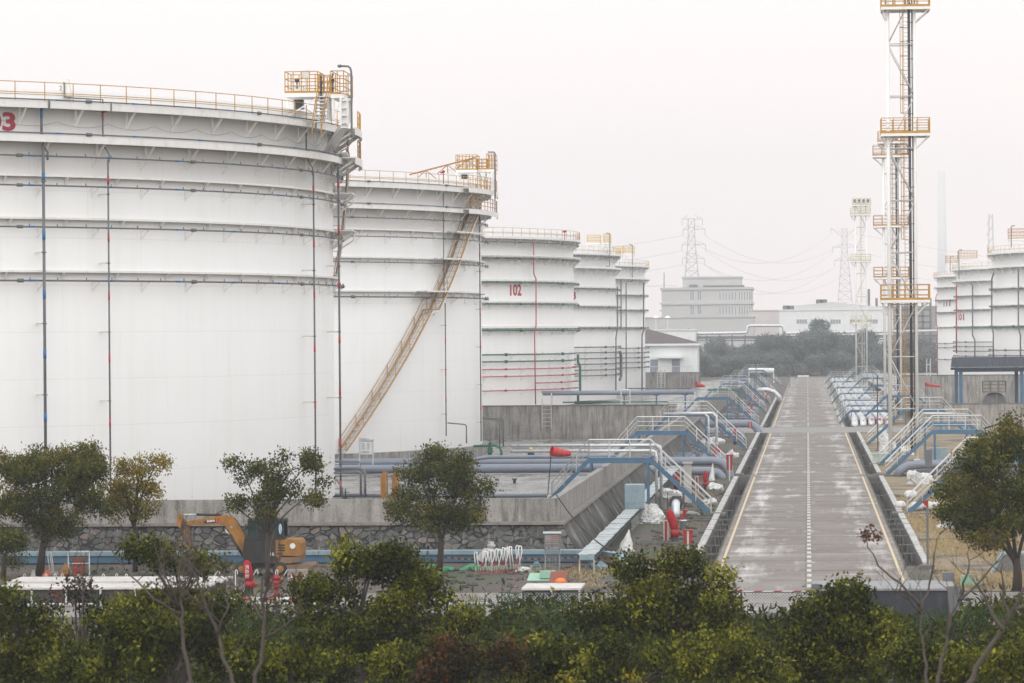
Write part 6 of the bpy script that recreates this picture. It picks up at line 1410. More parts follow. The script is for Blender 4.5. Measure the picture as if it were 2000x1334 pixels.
# red and white barrier bars
def bar_rw(lab, x0, x1, y, z, k=8, r=.055):
    a = G(x0, y, z); b = G(x1, y, z); root = thing('barrier_bar', lab, 'barrier', (a[0], a[1], 0)); w = MB(); rd = MB()
    for i in range(k): (w if i % 2 == 0 else rd).tube((a[0]+(b[0]-a[0])*i/k, a[1], z), (a[0]+(b[0]-a[0])*(i+1)/k, a[1], z), r, 8)
    part('white_section', w, M_white, root, True); part('red_section', rd, M_bandred, root, True); p = MB()
    for i in (0, k//2, k): x = a[0]+(b[0]-a[0])*i/k; p.tube((x, a[1]+.07, 0), (x, a[1]+.07, z+.02), .04, 6)
    part('post', p, M_clad, root)
bar_rw('horizontal red and white barrier bar in front of the fire hydrant', 440, 640, 1170, .5, 8)
root = thing('chain_link_fence', 'low chain link fence with red and white strip across the road end', 'fence', (-3, 153, 0)); p = MB(); wm = MB(); X0_, X1_, H_ = -12.4, 9.5, .82
for i in range(8): x = -11.5+i*2.9+(.1); p.tube((x, 153, 0), (x, 153, H_+.1), .05, 6)
p.tube((X0_, 153, H_), (X1_, 153, H_), .02, 5)
n = int((X1_-X0_)/.13)
for i in range(-6, n): 
    x = X0_+i*.13
    for s in (1, -1):
        xa, za, xb, zb = x, .05, x+H_*.95, H_
        if s < 0: xa, xb = xb, xa
        wm.bar((xa, 153+.01*s, za), (xb, 153+.01*s, zb), .012, .012)
for o, nm, m in ((p, 'post', M_dark), (wm, 'wire_mesh', M_clad)): part(nm, o, m, root)
mb = MB(); mb.box(X0_, 152.9, .0, X1_, 153.2, .12); part('kerb', mb, M_concp, root)
mb = MB(); m2 = MB()
for i in range(6): x = -4.6+.78*i; m2.q([(x, 152.95, H_+.02), (x+.34, 152.95, H_+.02), (x+.46, 152.95, H_+.06), (x+.12, 152.95, H_+.06)], [(0, 1, 2, 3)]); mb.q([(x+.34, 152.95, H_+.02), (x+.78, 152.95, H_+.02), (x+.9, 152.95, H_+.06), (x+.46, 152.95, H_+.06)], [(0, 1, 2, 3)])
part('white_tape', mb, M_offwhite, root); part('red_tape', m2, M_bandred, root)
mb = MB(); mb.box(-90, 151.5, -.02, -12.6, 152, .45); mb.box(-90, 151.4, .452, -12.6, 152.1, .52); mb.box(9.8, 151.5, -.02, 50, 152, .45); mb.box(9.8, 151.4, .452, 50, 152.1, .52); solo('low_boundary_wall', mb, M_concp, 'low pale boundary wall along the near side of the perimeter road', 'wall')
# ================================================================== EXCAVATOR
YE = 178.
def EX(x, y): q = W(x, y, YE); return q[0], q[2]
def poly(pts): return [EX(*p) for p in pts]
root = thing('excavator', 'yellow and black wheeled excavator with its arm folded down to the left', 'excavator', (W(540, 1126, YE)[0], YE, 0))
y0, y1 = YE-.95, YE+.95
mb = MB(); mb.prism(poly([(483, 1050), (545, 1050), (547, 1098), (486, 1098), (478, 1085)]), y0, y1); part('body', mb, mat('muddy_black_paint', (.022, .021, .02), .75, var=.4, stain=(.10, .075, .05), stain_amt=.6), root)
t = text_mb('716', .17, 1.); e = EX(534, 1083); part('lettering', shift(t, e[0], y0-.012, e[1]), M_offwhite, root)
mb = MB(); mb.prism(poly([(544, 1052), (588, 1052), (592, 1060), (592, 1084), (556, 1083), (551, 1086), (544, 1086)]), y0-.03, y1+.03); h = part('engine_hood', mb, M_yellow, root)
mb = MB()
for k in range(3): a = EX(548, 1061+5*k); b = EX(562, 1064+5*k); mb.box(a[0], y0-.045, b[1], b[0], y0-.031, a[1])
a = EX(548, 1077); b = EX(554, 1081); mb.box(a[0], y0-.045, b[1], b[0], y0-.031, a[1]); part('vent', mb, M_black, h)
a = EX(577, 1064); mb = MB(); mb.lathe(a[0], a[1], [(.13, y0-.045), (.13, y0-.031)], 16, 'y'); part('white_emblem', mb, M_offwhite, h)
mb = MB(); mb.prism(poly([(548, 1086), (592, 1085), (591, 1094), (572, 1098), (549, 1098)]), y0, y1); part('counterweight', mb, mat('muddy_brown_paint', (.22, .14, .09), .8), root)
mb = MB(); cab = [(489, 1050), (489, 1024), (493, 1014), (558, 1013), (560, 1017), (560, 1050)]
# cab as posts, roof and glass
def cb(x0, y0_, x1, y1_, ya=None, yb=None): a = EX(x0, y0_); b = EX(x1, y1_); mb.box(a[0], y0 if ya is None else ya, b[1], b[0], (YE+.35) if yb is None else yb, a[1])
cb(489, 1012, 560, 1016); cb(487, 1047, 560, 1050.5)
for x in (489, 506, 520, 543, 557): cb(x, 1016, x+3, 1047, y0, y0+.08); cb(x, 1016, x+3, 1047, YE+.27, YE+.35)
part('cab_frame', mb, M_black, root)
mb = MB(); cb(491, 1016.3, 558, 1046.7, y0+.03, y0+.05); cb(491, 1016.3, 558, 1046.7, YE+.30, YE+.32); cb(490, 1017, 490.6, 1046, y0+.1, YE+.25)
mg, nt, b_ = newmat('tinted_cab_glass'); b_.inputs['Base Color'].default_value = (.10, .16, .16, 1); b_.inputs['Roughness'].default_value = .05; b_.inputs['Transmission Weight'].default_value = .75; b_.inputs['IOR'].default_value = 1.3
part('cab_window', mb, mg, root)
mb = MB(); a = EX(503, 1055); b = EX(515, 1082); mb.box(a[0], y0-.012, b[1], b[0], y0-.002, a[1]); part('cab_door', mb, M_black, root)
a = EX(553, 1031); mb = MB(); mb.q([(a[0]+.075*math.cos(t_), y0-.015, a[1]+.24*math.sin(t_)) for t_ in [i*math.pi/8 for i in range(16)]], [tuple(range(16))]); part('window_sticker', mb, mat('pale_blue_sticker', (.45, .60, .75)), root)
mb = MB(); mb.prism(poly([(472, 1099), (566, 1099), (566, 1108), (480, 1109), (472, 1106)]), YE-.55, YE+.55); part('chassis', mb, M_black, root)
for x in (478, 553):
    for yy in (YE-.98, YE+.62):
        a = EX(x, 1113); mb = MB(); mb.lathe(a[0], .36, [(.18, yy), (.32, yy+.02), (.36, yy+.08), (.36, yy+.30), (.32, yy+.36), (.18, yy+.36)], 22, 'y'); w = part('wheel', mb, M_black, root, False); mb = MB(); mb.lathe(a[0], .36, [(.06, yy-.03), (.16, yy-.01), (.18, yy+.05)], 14, 'y'); part('rim', mb, M_yellow, w)
mb = MB(); mb.prism(poly([(565, 1101), (612, 1099), (615, 1103), (613, 1111), (568, 1112)]), YE-1.05, YE+1.05); part('dozer_blade', mb, mat('muddy_brown_paint', (.22, .14, .09)), root)
# boom with gooseneck
cy0, cy1 = YE-.2, YE+.2
mb = MB(); mb.prism(poly([(478, 1084), (484, 1072), (478, 1046), (464, 1022), (455, 1009), (443, 1006), (430, 1007), (367, 1018), (366, 1024), (372, 1026), (434, 1024), (442, 1028), (458, 1050), (472, 1080)]), cy0, cy1); bm = part('boom', mb, M_yellow, root)
mb = MB(); mb.prism(poly([(400, 1017), (424, 1012.5), (422, 1021), (400, 1022)]), cy0-.012, cy0-.002); part('black_name_plate', mb, M_black, bm)
mb = MB()
for k in range(6):
    a = EX(406+2.6*k, 1016.8-.3*k); mb.box(a[0], cy0-.018, a[1]-.07, a[0]+.04, cy0-.013, a[1]+.02)
part('faint_lettering', mb, M_offwhite, bm)
mb = MB(); mb.prism(poly([(427, 1011), (432, 1010), (428, 1022), (424, 1022)]), cy0-.013, cy0-.003); part('red_stripe', mb, M_bandred, bm)
a = EX(453, 1029); mb = MB(); mb.lathe(a[0], a[1], [(.06, cy0-.014), (.06, cy0-.002)], 14, 'y'); part('round_badge', mb, M_tray, bm)
mb = MB(); mb.prism(poly([(347, 1006), (352, 1003), (357, 1012), (366, 1020), (370, 1026), (373, 1052), (377, 1075), (369, 1078), (362, 1060), (357, 1040), (350, 1030), (346, 1022)]), cy0+.04, cy1-.04); sk = part('arm', mb, mat('muddy_arm_paint', (.10, .065, .045), .8, var=.3, scale=6, stain=(.45, .22, .04), stain_amt=.7), root)
mb = MB(); mb.prism(poly([(347, 1006), (352, 1003), (358, 1011), (354, 1030), (350, 1030), (346, 1022)]), cy0+.03, cy1-.03); part('arm_head', mb, M_yellow, sk)
mb = MB(); a, b = EX(353, 1005), EX(384, 1005); mb.tube((a[0], YE, a[1]), (b[0], YE, b[1]), .035, 8); part('chrome_rod', mb, M_silver, sk, True)
mb = MB(); c_ = EX(432, 1006); mb.tube((b[0], YE, b[1]), (c_[0], YE, c_[1]), .06, 10); part('hydraulic_cylinder', mb, M_black, root, True)
mb = MB(); a, b, c_ = EX(442, 1034), EX(452, 1048), EX(478, 1088); mb.tube((a[0], cy0-.08, a[1]), (b[0], cy0-.08, b[1]), .03, 8); rr_ = part('chrome_rod', mb, M_silver, root, True); mb = MB(); mb.tube((b[0], cy0-.08, b[1]), (c_[0], cy0-.08, c_[1]), .055, 8); part('hydraulic_cylinder', mb, M_black, root, True)
mb = MB(); mb.path([(EX(418, 1009)[0], YE, EX(418, 1006)[1]), (EX(432, 1000)[0], YE, EX(432, 998)[1]), (EX(444, 999)[0], YE, EX(444, 997)[1]), (EX(450, 1006)[0], YE, EX(450, 1006)[1]), (EX(462, 1016)[0], YE, EX(462, 1016)[1]), (EX(480, 1045)[0], YE, EX(480, 1045)[1])], .022, 6); part('hydraulic_hose', mb, M_black, root, True)
mb = MB(); mb.prism(poly([(366, 1072), (380, 1072), (386, 1090), (378, 1106), (362, 1104), (356, 1092), (364, 1088)]), YE-.38, YE+.38); part('bucket', mb, mat('muddy_brown_paint', (.22, .14, .09)), root)
mb = MB()
for x in (486.5,): a = EX(x, 1020); b = EX(x, 1045); mb.tube((a[0], y0-.1, a[1]), (b[0], y0-.1, b[1]), .015, 5); mb.box(a[0]-.04, y0-.14, a[1]-.3, a[0]+.04, y0-.08, a[1]-.05)
part('mirror', mb, M_black, root)
# ================================================================== VEGETATION
def quads(c, n, u, L, Wd):
    """diamond leaves: centres c, length direction u, normal n"""
    w = np.cross(n, u); w /= np.linalg.norm(w, axis=1)[:, None]+1e-9
    L = L[:, None]; Wd = Wd[:, None]
    v = np.stack([c-u*L, c+w*Wd-n*Wd*.25, c+u*L, c-w*Wd-n*Wd*.25], 1); return v.reshape(-1, 3)
def leaf_obj(name, c, n, u, L, Wd, tint, m, loc):
    v = quads(c, n, u, L, Wd)-np.array(loc); k = len(c)
    me = bpy.data.meshes.new(name); me.vertices.add(4*k); me.vertices.foreach_set('co', v.astype(np.float32).ravel())
    me.loops.add(4*k); me.loops.foreach_set('vertex_index', np.arange(4*k, dtype=np.int32)); me.polygons.add(k); me.polygons.foreach_set('loop_start', np.arange(0, 4*k, 4, dtype=np.int32))
    me.update(calc_edges=True); a = me.attributes.new('tint', 'FLOAT', 'FACE'); a.data.foreach_set('value', tint.astype(np.float32)); me.materials.append(m)
    o = bpy.data.objects.new(name, me); COL.objects.link(o); return o
def unit(v): return v/(np.linalg.norm(v, axis=1)[:, None]+1e-9)
def crown_pts(cl, per, leaf, up=.35, droop=0.):
    """cl: clump centres (n,4) x y z r -> leaves gathered in sprigs over each clump"""
    C, Nn, U, L, T = [], [], [], [], []
    for x, y, z, r in cl:
        ns = max(4, int(per*r*r)); d = unit(rng.normal(size=(ns, 3))); d[:, 2] = d[:, 2]*.75+.12; rad = r*rng.uniform(.55, 1.08, ns)**.6
        sp = np.array([x, y, z])+d*rad[:, None]*np.array([1, 1, .8]); st = rng.normal(.35, .16)+.25*d[:, 2]  # upward-facing sprigs get a lighter tint, painting top light into the leaf colour
        k = 9; q = np.repeat(sp, k, 0)+rng.normal(size=(ns*k, 3))*leaf*.95; nd = unit(np.repeat(d, k, 0)*.9+rng.normal(size=(ns*k, 3))*.75+np.array([0, 0, up]))
        t = unit(np.cross(nd, rng.normal(size=(ns*k, 3)))+np.array([0, 0, -.55])); C.append(q); Nn.append(nd); U.append(t)
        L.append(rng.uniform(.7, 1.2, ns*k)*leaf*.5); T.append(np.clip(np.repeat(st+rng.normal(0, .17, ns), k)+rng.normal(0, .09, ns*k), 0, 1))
    return [np.concatenate(a) for a in (C, Nn, U, L, T)]
def tree(lab, bx_, Y, trunk_px, ells, m, leaf=.11, per=60, rcl=(.42, .75), dens=1., depth=.8, bark=None, tr=.16, name='broadleaf_tree', cat='tree', fork=None, group=None, nlimb=34, z0=0., bare=0):
    """trunk base at photo column bx_, distance Y; ells: crown ellipses in photo pixels (cx, cy, rx, ry)"""
    k = Y/F; b = W(bx_, 1000, Y); base = (b[0], Y, z0); root = thing(name, lab, cat, base, group); cl = []
    for (cx, cy, rx, ry) in ells:
        c = W(cx, cy, Y); RX, RZ = rx*k, ry*k; RY = (RX*.5+RZ*.5)*depth; vol = RX*RY*RZ; n = max(3, int(dens*vol**.72*6.0))
        for i in range(n):
            d = rng.normal(size=3); d /= np.linalg.norm(d); f = rng.uniform(.25, 1)**.5; r = rng.uniform(*rcl); s = f*max(.2, 1-r*.55/min(RX, RZ))
            cl.append((c[0]+d[0]*RX*s, Y+d[1]*RY*s, c[2]+d[2]*RZ*s, r))
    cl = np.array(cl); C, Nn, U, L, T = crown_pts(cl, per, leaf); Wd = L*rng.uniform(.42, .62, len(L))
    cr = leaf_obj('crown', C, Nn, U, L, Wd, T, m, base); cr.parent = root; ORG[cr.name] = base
    mb = MB(); tp = W(*trunk_px, Y); top = (tp[0], Y, tp[2]); tw = [base, (base[0]*.6+top[0]*.4+.04, Y, base[2]*.5+top[2]*.5), top]; mb.path(tw, tr, 9, [tr*1.15, tr*.95, tr*.7]); part('trunk', mb, bark or M_bark, root, True)
    mb = MB(); nodes = []
    for (cx, cy, rx, ry) in ells:
        for q in range(1 if len(ells) > 5 else 2):
            e = W(cx+rx*rng.uniform(-.55, .55), cy-ry*rng.uniform(-.1, .6), Y); e = np.array([e[0], Y+rng.uniform(-.6, .6)*rx*k*depth, e[2]]); t0 = np.array(top)-np.array([0, 0, rng.uniform(0, .5)])
            c1 = t0+(e-t0)*np.array([.22, .22, .5])+rng.normal(0, .1, 3); c2 = t0+(e-t0)*np.array([.72, .72, .8])+rng.normal(0, .12, 3)
            P = [tuple((1-u)**3*t0+3*(1-u)**2*u*c1+3*(1-u)*u*u*c2+u**3*e) for u in (0, .2, .4, .6, .8, 1)]
            mb.path(P, tr*.5, 6, [tr*.5, tr*.4, tr*.32, tr*.24, tr*.16, tr*.08]); nodes += P[2:]
    nodes = np.array(nodes); idx = rng.permutation(len(cl))[:nlimb*3]
    for i in idx:
        e = cl[i][:3]; d = np.linalg.norm(nodes-e, axis=1)+(nodes[:, 2] > e[2])*.6; h = nodes[int(np.argmin(d))]; mid = h*.45+e*.55+rng.normal(0, .07, 3); mb.path([tuple(h), tuple(mid), tuple(e)], tr*.2, 4, [tr*.18, tr*.12, tr*.05], cap=False)
    part('limb', mb, bark or M_bark, root, True); return root
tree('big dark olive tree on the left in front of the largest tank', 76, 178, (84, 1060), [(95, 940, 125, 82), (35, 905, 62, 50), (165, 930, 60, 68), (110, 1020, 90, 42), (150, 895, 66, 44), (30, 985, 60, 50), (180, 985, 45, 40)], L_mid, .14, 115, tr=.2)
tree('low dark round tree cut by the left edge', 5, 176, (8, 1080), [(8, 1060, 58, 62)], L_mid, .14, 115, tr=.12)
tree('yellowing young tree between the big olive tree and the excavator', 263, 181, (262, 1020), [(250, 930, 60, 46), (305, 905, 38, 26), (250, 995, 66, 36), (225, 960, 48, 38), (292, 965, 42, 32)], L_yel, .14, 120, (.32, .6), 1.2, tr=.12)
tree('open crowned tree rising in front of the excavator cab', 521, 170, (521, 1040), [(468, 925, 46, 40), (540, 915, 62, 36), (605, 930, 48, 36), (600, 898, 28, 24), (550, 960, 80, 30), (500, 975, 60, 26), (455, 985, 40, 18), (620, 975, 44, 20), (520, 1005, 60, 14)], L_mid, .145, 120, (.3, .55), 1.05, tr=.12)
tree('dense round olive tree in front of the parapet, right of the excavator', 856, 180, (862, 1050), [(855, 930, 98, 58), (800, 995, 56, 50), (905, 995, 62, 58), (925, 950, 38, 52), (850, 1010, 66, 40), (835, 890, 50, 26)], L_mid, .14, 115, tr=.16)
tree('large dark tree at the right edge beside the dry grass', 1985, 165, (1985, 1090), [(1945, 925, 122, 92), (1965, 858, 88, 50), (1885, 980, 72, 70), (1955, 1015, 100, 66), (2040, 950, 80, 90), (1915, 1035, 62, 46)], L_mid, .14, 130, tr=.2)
# foreground crowns
Fz = 112
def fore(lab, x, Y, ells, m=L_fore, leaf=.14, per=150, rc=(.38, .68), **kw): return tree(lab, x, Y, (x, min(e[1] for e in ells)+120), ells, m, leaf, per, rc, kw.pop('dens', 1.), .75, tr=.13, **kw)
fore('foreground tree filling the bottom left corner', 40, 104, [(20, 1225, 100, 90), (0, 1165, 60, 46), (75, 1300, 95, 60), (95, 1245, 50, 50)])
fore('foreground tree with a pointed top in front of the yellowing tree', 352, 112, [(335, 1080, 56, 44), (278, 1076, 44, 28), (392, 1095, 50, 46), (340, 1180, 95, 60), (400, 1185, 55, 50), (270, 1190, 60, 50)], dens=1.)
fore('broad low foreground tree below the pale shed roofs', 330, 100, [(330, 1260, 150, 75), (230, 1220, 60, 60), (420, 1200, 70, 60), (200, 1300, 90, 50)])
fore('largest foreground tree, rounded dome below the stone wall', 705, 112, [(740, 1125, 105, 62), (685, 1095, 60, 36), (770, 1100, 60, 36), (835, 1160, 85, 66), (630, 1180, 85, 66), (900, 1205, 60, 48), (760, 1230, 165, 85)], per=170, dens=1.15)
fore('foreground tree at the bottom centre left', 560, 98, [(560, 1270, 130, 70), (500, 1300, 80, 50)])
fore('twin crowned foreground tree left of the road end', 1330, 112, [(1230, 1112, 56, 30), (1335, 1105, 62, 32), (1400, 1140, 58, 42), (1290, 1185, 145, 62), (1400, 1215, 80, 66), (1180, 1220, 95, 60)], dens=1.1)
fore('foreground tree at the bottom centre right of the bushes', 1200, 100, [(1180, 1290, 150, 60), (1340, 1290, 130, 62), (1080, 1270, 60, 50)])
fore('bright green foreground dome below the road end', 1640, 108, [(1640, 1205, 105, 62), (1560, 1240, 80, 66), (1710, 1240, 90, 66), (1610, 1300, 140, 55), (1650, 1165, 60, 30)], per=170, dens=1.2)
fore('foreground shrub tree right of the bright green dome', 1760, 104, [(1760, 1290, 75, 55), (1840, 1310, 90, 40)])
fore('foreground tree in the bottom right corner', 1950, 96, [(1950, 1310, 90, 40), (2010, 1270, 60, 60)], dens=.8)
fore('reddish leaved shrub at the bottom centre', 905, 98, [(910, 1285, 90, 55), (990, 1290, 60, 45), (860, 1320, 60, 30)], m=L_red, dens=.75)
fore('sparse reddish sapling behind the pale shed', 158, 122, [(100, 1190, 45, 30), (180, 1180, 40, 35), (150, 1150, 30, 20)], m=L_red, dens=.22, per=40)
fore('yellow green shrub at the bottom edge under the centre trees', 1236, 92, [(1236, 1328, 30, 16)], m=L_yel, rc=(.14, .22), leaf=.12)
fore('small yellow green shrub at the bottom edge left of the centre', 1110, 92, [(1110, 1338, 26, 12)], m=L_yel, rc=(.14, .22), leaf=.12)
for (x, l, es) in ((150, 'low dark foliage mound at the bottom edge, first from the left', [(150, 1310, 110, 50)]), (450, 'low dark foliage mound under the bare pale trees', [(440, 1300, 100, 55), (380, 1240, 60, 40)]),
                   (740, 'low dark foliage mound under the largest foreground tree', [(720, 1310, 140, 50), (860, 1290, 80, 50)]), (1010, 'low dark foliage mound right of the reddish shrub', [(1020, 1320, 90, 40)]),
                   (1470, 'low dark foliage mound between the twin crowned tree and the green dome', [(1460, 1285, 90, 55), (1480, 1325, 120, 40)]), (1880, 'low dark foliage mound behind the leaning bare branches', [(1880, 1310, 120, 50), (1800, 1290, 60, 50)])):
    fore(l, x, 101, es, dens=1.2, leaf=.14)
# oleander bushes: long upright leaves
def oleander(lab, ells, Y, m=L_bush, leaf=.34, n=1.):
    k = Y/F; c0_ = W(ells[0][0], 1200, Y); base = (c0_[0], Y, 0); root = thing('oleander_bush', lab, 'bush', base); C, U, T = [], [], []; mb = MB()
    for (cx, cy, rx, ry) in ells:
        c = W(cx, cy, Y); cnt = int(n*rx*ry*k*k*150)
        for i in range(cnt//7):
            d = rng.normal(size=3); d /= np.linalg.norm(d); f = rng.uniform(0, 1)**.4; tip = np.array([c[0]+d[0]*rx*k*f, Y+d[1]*rx*k*.8*f, max(.2, c[2]+d[2]*ry*k*f)]); s = rng.normal(.45, .15)
            ax = unit(np.array([[d[0]*.6, d[1]*.6, 1.]]))[0]
            if i % 5 == 0: mb.path([(base[0]+(tip[0]-base[0])*.7, Y, 0), tuple(tip)], .02, 4, .008)
            for j in range(8):
                u = unit((ax*1.0+rng.normal(size=3)*.62)[None])[0]; C.append(tip-ax*rng.uniform(0, .45)+u*leaf*.45); U.append(u); T.append(np.clip(s+rng.normal(0, .1), 0, 1))
    C, U, T = np.array(C), np.array(U), np.array(T); Nn = unit(np.cross(U, rng.normal(size=U.shape))); L = rng.uniform(.7, 1.15, len(C))*leaf*.5
    cr = leaf_obj('foliage', C, Nn, U, L, L*.17, T, m, base); cr.parent = root; ORG[cr.name] = base; part('stem', mb, M_bark, root); return root
oleander('dark oleander bush left of the small white shelter', [(950, 1190, 75, 55), (1000, 1170, 45, 40)], 140)
oleander('oleander bush under the small white shelter', [(1080, 1195, 60, 36), (1060, 1225, 80, 35)], 136)
oleander('pale green oleander bush in front of the centre bushes', [(1010, 1250, 90, 42), (1100, 1260, 60, 35)], 126)
oleander('large oleander bush at the bottom right', [(1850, 1225, 85, 55), (1930, 1235, 80, 55), (1900, 1190, 60, 30)], 134)
oleander('oleander bush right of the bright green dome', [(1780, 1220, 50, 40), (1760, 1260, 60, 40)], 130)
oleander('oleander bush at the left below the pale shed roofs', [(110, 1215, 80, 45), (200, 1200, 60, 40), (60, 1190, 50, 35)], 134)
oleander('oleander bush below the red and white barrier bar', [(520, 1240, 90, 45), (460, 1225, 60, 40), (420, 1260, 60, 40)], 132)
oleander('small oleander bush behind the chain link fence', [(1470, 1225, 55, 32), (1520, 1240, 50, 30)], 140)
# undergrowth covering the slope in front
mb = MB(); n = 60000; P = np.stack([rng.uniform(-26, 12, n), rng.uniform(104, 148, n), np.zeros(n)], 1); P[:, 2] = rng.uniform(.1, 1., n)*(1.1+.5*np.sin(P[:, 0]*1.1)+.4*np.sin(P[:, 1]*.6))*.8
U = unit(rng.normal(size=(n, 3))+np.array([0, 0, .8])); Nn = unit(np.cross(U, rng.normal(size=(n, 3))+np.array([0, -.5, .3]))); L = rng.uniform(.1, .24, n)
o = leaf_obj('undergrowth', P, Nn, U, L, L*.3, np.clip(rng.normal(.28, .16, n), 0, 1), L_fore, (0, 0, 0)); o['kind'] = 'stuff'
# bare trees
def bare(lab, pts, Y, r, nb=26, seed=1, blen=1.2, buds=None):
    rr = random.Random(seed); P = [W(x, y, Y) for x, y in pts[0]]; base = (P[0][0], Y, 0); root = thing('bare_tree', lab, 'bare tree', base); mb = MB(); P = [(p[0], p[1]+.1*i, p[2]) for i, p in enumerate(P)]
    if P[0][2] > 0: P = [(P[0][0], Y, 0)]+P
    def wob(Q):
        o = [Q[0]]
        for a, b in zip(Q, Q[1:]):
            for t in (.33, .66, 1.): p = add(mul(a, 1-t), mul(b, t)); o.append(p if t == 1. else (p[0]+rr.uniform(-.05, .05), p[1]+rr.uniform(-.05, .05), p[2]))
        return o
    P = wob(P); mb.path(P, r, 7, [r*(1-.75*i/(len(P)-1)) for i in range(len(P))]); part('trunk', mb, M_barkpale, root, True)
    mb = MB(); mains = [P]
    for br in pts[1:]:
        Q = wob([W(x, y, Y+rr.uniform(-.3, .3)) for x, y in br]); mb.path(Q, r*.5, 6, [r*(.62-.5*i/(len(Q)-1)) for i in range(len(Q))]); mains.append(Q)
    def grow(p, d, L, rad, dep):
        q = p; path = [p]
        for i in range(3): d = nrm((d[0]+rr.uniform(-.25, .25), d[1]+rr.uniform(-.25, .25), d[2]+rr.uniform(-.1, .3))); q = add(q, mul(d, L/3)); path.append(q)
        mb.path(path, rad, 5, rad*.35, cap=False)
        if dep > 0:
            for k in range(rr.choice((2, 3))): j = rr.choice((1, 2, 3)); dd = nrm((d[0]+rr.uniform(-.9, .9), d[1]+rr.uniform(-.6, .6), d[2]+rr.uniform(-.1, .7))); grow(path[j], dd, L*.62, rad*.55, dep-1)
    for i in range(nb):
        M_ = rr.choice(mains); j = rr.randrange(1, len(M_)); t = rr.random(); a, b = M_[j-1], M_[j]; p = add(mul(a, 1-t), mul(b, t))
        if p[2] < 2.5: continue
        grow(p, nrm((rr.uniform(-1, 1), rr.uniform(-.6, .6), rr.uniform(.3, 1))), blen*rr.uniform(.5, 1.), r*.22, 2)
    part('branch', mb, M_barkpale, root, True)
    if buds:
        C = np.array([W(x, y, Y) for x, y in buds for _ in range(30)])+rng.normal(size=(30*len(buds), 3))*.06; n = len(C); U = unit(rng.normal(size=(n, 3))); cr = leaf_obj('seed_head', C, unit(np.cross(U, rng.normal(size=(n, 3)))), U, np.full(n, .05), np.full(n, .025), np.full(n, .8), L_red, base); cr.parent = root; ORG[cr.name] = base
    return root
bare('bare forked tree with pale trunk below the pale shed roof', [[(372, 1334), (355, 1230), (350, 1180), (345, 1120), (350, 1060)], [(352, 1200), (300, 1170), (250, 1120), (200, 1050)], [(352, 1190), (330, 1140), (300, 1060)], [(350, 1170), (390, 1120), (330, 1060)]], 88, .06, 24, 3, .9)
bare('bare pale tree leaning left in the lower left', [[(455, 1340), (430, 1260), (405, 1200), (375, 1120), (340, 1070)], [(425, 1245), (445, 1190), (440, 1160)], [(400, 1190), (360, 1150), (300, 1120)]], 84, .055, 18, 5, .8)
bare('bare pale tree in front of the red covered monitor', [[(497, 1340), (510, 1270), (515, 1200), (508, 1150), (520, 1100), (530, 1040)], [(512, 1210), (490, 1170), (455, 1140), (400, 1090)], [(512, 1180), (535, 1120), (548, 1070)], [(514, 1250), (560, 1220), (600, 1190)]], 86, .055, 22, 8, .8)
bare('thin dark bare sapling in front of the pale shed', [[(152, 1265), (158, 1200), (160, 1150), (165, 1080)], [(160, 1160), (190, 1110), (205, 1050)], [(158, 1150), (140, 1110), (130, 1060)]], 118, .05, 10, 12, .9)
bare('straight stemmed bare tree in front of the kiosk', [[(1812, 1340), (1805, 1280), (1800, 1210), (1799, 1160)], [(1799, 1185), (1760, 1140), (1715, 1105), (1695, 1070), (1688, 1030)], [(1800, 1190), (1815, 1140), (1825, 1080), (1836, 1040)], [(1802, 1200), (1760, 1160), (1740, 1150)]], 92, .055, 12, 21, .8, [(1690, 1048), (1697, 1032), (1703, 1045), (1685, 1045), (1714, 1049)])
bare('bare branching tree right of the kiosk', [[(1832, 1340), (1838, 1290), (1850, 1240), (1860, 1200), (1875, 1170)], [(1850, 1240), (1852, 1180), (1848, 1130)], [(1872, 1175), (1890, 1120), (1895, 1060)], [(1875, 1172), (1920, 1130), (1960, 1080)]], 90, .06, 12, 22, .8)
bare('thick leaning bare branch tree in the bottom right corner', [[(1885, 1345), (1925, 1280), (1960, 1230), (1978, 1195), (2000, 1150)], [(1968, 1215), (1960, 1150), (1958, 1100)], [(1960, 1230), (1930, 1180), (1900, 1130)], [(1985, 1190), (2010, 1180), (2030, 1160)]], 86, .08, 12, 25, .8)
# dry grass on the right verge
n = 42000; P = np.stack([rng.uniform(5.8, 14, n), rng.uniform(167, 262, n), np.full(n, .06)], 1); keep = (np.sin(P[:, 0]*1.3+P[:, 1]*.11)+np.sin(P[:, 1]*.23)+rng.normal(0, .5, n)) > -.5; P = P[keep]; n = len(P)
U = unit(rng.normal(size=(n, 3))*.5+np.array([0, 0, 1.])); Nn = unit(np.cross(U, rng.normal(size=(n, 3)))); L = rng.uniform(.08, .17, n); P[:, 2] = L*.8
o = leaf_obj('dry_grass', P, Nn, U, L, L*.12, np.clip(rng.normal(.5, .2, n), 0, 1), L_straw, (0, 0, 0)); o['kind'] = 'stuff'
n = 9000; P = np.stack([rng.uniform(-12, -5.8, n), rng.uniform(176, 300, n), np.full(n, .05)], 1); keep = (np.sin(P[:, 0]*.9+2)+np.sin(P[:, 1]*.17)+rng.normal(0, .4, n)) > .5; P = P[keep]; n = len(P)
U = unit(rng.normal(size=(n, 3))*.6+np.array([0, 0, 1.])); Nn = unit(np.cross(U, rng.normal(size=(n, 3)))); L = rng.uniform(.05, .12, n); P[:, 2] = L*.8
o = leaf_obj('verge_grass', P, Nn, U, L, L*.15, np.clip(rng.normal(.6, .2, n), 0, 1), L_mid, (0, 0, 0)); o['kind'] = 'stuff'
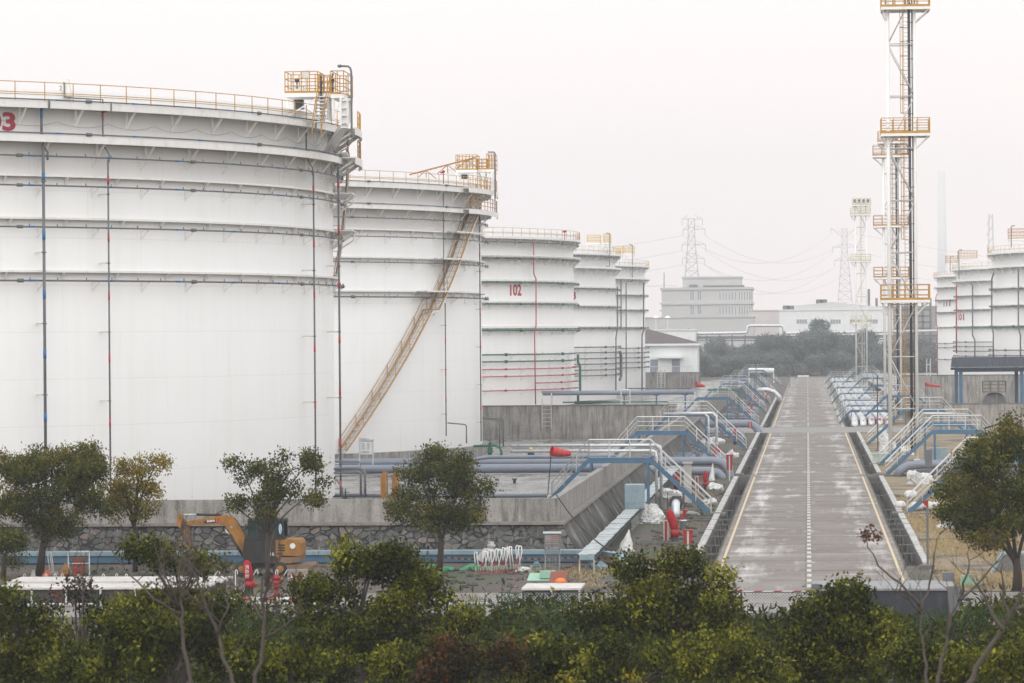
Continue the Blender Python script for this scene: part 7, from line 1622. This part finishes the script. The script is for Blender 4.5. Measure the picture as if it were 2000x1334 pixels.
n = 7000; P = np.stack([rng.uniform(-13, -6, n), rng.uniform(168, 185, n), np.full(n, .06)], 1); U = unit(rng.normal(size=(n, 3))*.6+np.array([0, 0, 1.])); Nn = unit(np.cross(U, rng.normal(size=(n, 3)))); L = rng.uniform(.06, .14, n); P[:, 2] = L*.8
keep = (np.sin(P[:, 0]*1.7)+np.sin(P[:, 1]*.5)+rng.normal(0, .4, n)) > .1
o = leaf_obj('straw_litter', P[keep], Nn[keep], U[keep], L[keep], L[keep]*.13, np.clip(rng.normal(.5, .2, keep.sum()), 0, 1), L_straw, (0, 0, 0)); o['kind'] = 'stuff'
# rubble on the bare earth
mb = MB(); rr = random.Random(4)
for i in range(420): x = rr.uniform(-34, -7); y = rr.uniform(166.5, 185); s = rr.uniform(.04, .17); mb.ball((x, y, s*.3), s*rr.uniform(.8, 1.4), s, s*.7, 6, 4, .25)
for i in range(160): x = rr.uniform(-9.6, -6); y = rr.uniform(200, 290); s = rr.uniform(.05, .2); mb.ball((x, y, s*.3), s*rr.uniform(.8, 1.4), s, s*.7, 6, 4, .25)
o = struct('rubble', mb, M_ground); o['kind'] = 'stuff'
# far woods
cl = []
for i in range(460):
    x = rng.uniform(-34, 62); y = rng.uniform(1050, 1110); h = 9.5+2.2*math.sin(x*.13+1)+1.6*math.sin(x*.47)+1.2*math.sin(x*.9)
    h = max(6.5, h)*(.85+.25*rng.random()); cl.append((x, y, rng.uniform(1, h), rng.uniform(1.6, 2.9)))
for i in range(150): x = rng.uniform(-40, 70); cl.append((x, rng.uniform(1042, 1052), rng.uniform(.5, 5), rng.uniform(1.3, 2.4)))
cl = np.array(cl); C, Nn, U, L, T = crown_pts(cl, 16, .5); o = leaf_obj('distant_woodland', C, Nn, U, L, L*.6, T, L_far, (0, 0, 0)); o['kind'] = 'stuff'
mb = MB()
# white lorry tanks / clutter at the road's far end
for (x0, x1, yt, yb, Y, l) in ((1462, 1512, 718, 728, 905, 'long white tank body above the far left pipework'), (1558, 1580, 733, 737, 1035, 'low white barrier across the far end of the road')):
    a = W(x0, yt, Y); b = W(x1, yb, Y); root = thing('white_tank_body' if x0 < 1500 else 'low_barrier', l, 'tank' if x0 < 1500 else 'barrier', ((a[0]+b[0])/2, Y, 0)); mb = MB()
    if x0 < 1500: mb.path([(a[0], Y, b[2]+.6), (a[0]+.1, Y, b[2]+.6), (b[0]-.1, Y, b[2]+.5), (b[0], Y, b[2]+.5)], .6, 14); mb.box(a[0], Y-.5, 0, a[0]+.2, Y+.5, b[2]); mb.box(b[0]-.2, Y-.5, 0, b[0], Y+.5, b[2])
    else: mb.box(a[0], Y, 0, b[0], Y+.4, max(.4, a[2]))
    part('body', mb, M_offwhite, root)
# ================================================================== AIR, SKY, LIGHT, CAMERA
mb = MB(); mb.box(-2590, -60, -3., 2590, 5140, 235); hz_ = bpy.data.materials.new('haze'); hz_.use_nodes = True; nt = hz_.node_tree; nt.nodes.clear()
out = nt.nodes.new('ShaderNodeOutputMaterial'); pv = nt.nodes.new('ShaderNodeVolumePrincipled'); pv.inputs['Color'].default_value = (*HCOL, 1); pv.inputs['Density'].default_value = HAZE; pv.inputs['Anisotropy'].default_value = .0
nt.links.new(pv.outputs[0], out.inputs['Volume']); o = bpy.data.objects.new('haze', mb.mesh('haze', hz_)); COL.objects.link(o); o['kind'] = 'stuff'
w = bpy.data.worlds.new('World'); scene.world = w; w.use_nodes = True; nt = w.node_tree; bg = nt.nodes['Background']
sky = nt.nodes.new('ShaderNodeTexSky'); sky.sky_type = 'NISHITA'; sky.sun_disc = False; sky.sun_elevation = R_(48); sky.sun_rotation = R_(200); sky.dust_density = 6; sky.air_density = 1.5
tc = nt.nodes.new('ShaderNodeTexCoord'); sp = nt.nodes.new('ShaderNodeSeparateXYZ'); nt.links.new(tc.outputs['Generated'], sp.inputs[0])
# overcast cloud layer: brighter overhead than at the horizon
cd = ramp(nt, sp.outputs[2], [(0, (.88, .76, .72)), (.10, (.84, .79, .77)), (.2, (.72, .71, .71)), (.5, (.74, .745, .75)), (1, (.80, .82, .85))]); cdm = N(nt, 'ShaderNodeVectorMath', operation='SCALE'); nt.links.new(cd, cdm.inputs[0]); cdm.inputs['Scale'].default_value = SKYK
az = math_(nt, 'ADD', 1., math_(nt, 'MULTIPLY', sp.outputs[1], -AZ)); cd2 = N(nt, 'ShaderNodeVectorMath', operation='SCALE'); nt.links.new(cdm.outputs[0], cd2.inputs[0]); nt.links.new(az, cd2.inputs['Scale'])
mx = mixc(nt, .06, cd2.outputs[0], sky.outputs[0]); nt.links.new(mx, bg.inputs[0]); bg.inputs[1].default_value = .1
sd = bpy.data.lights.new('sun', 'SUN'); sd.energy = SUN; sd.angle = R_(45); sd.color = (1, .96, .9); so = bpy.data.objects.new('sun', sd); COL.objects.link(so); so.rotation_euler = (R_(62), 0, R_(-25)); so.location = (0, 0, 100)
cam = bpy.data.cameras.new('camera'); cam.sensor_width = 36; cam.lens = F/2000*36; cam.clip_end = 12000; cam.clip_start = .5
co = bpy.data.objects.new('camera', cam); COL.objects.link(co)
from mathutils import Matrix
co.matrix_world = Matrix(((RT[0], UP[0], -FW[0], 0), (RT[1], UP[1], -FW[1], 0), (RT[2], UP[2], -FW[2], EYE), (0, 0, 0, 1)))
cam.dof.use_dof = True; cam.dof.focus_distance = 320; cam.dof.aperture_fstop = 3.2
scene.camera = co
vs = scene.view_settings; vs.view_transform = 'Standard'; vs.look = 'None'; vs.exposure = EXPO; vs.gamma = 1; vs.use_curve_mapping = False
scene.render.engine = 'CYCLES'; cy = scene.cycles; cy.volume_bounces = 1; cy.max_bounces = 6; cy.diffuse_bounces = 3; cy.glossy_bounces = 3; cy.transmission_bounces = 4; cy.transparent_max_bounces = 6; cy.use_denoising = True; cy.caustics_reflective = False; cy.caustics_refractive = False
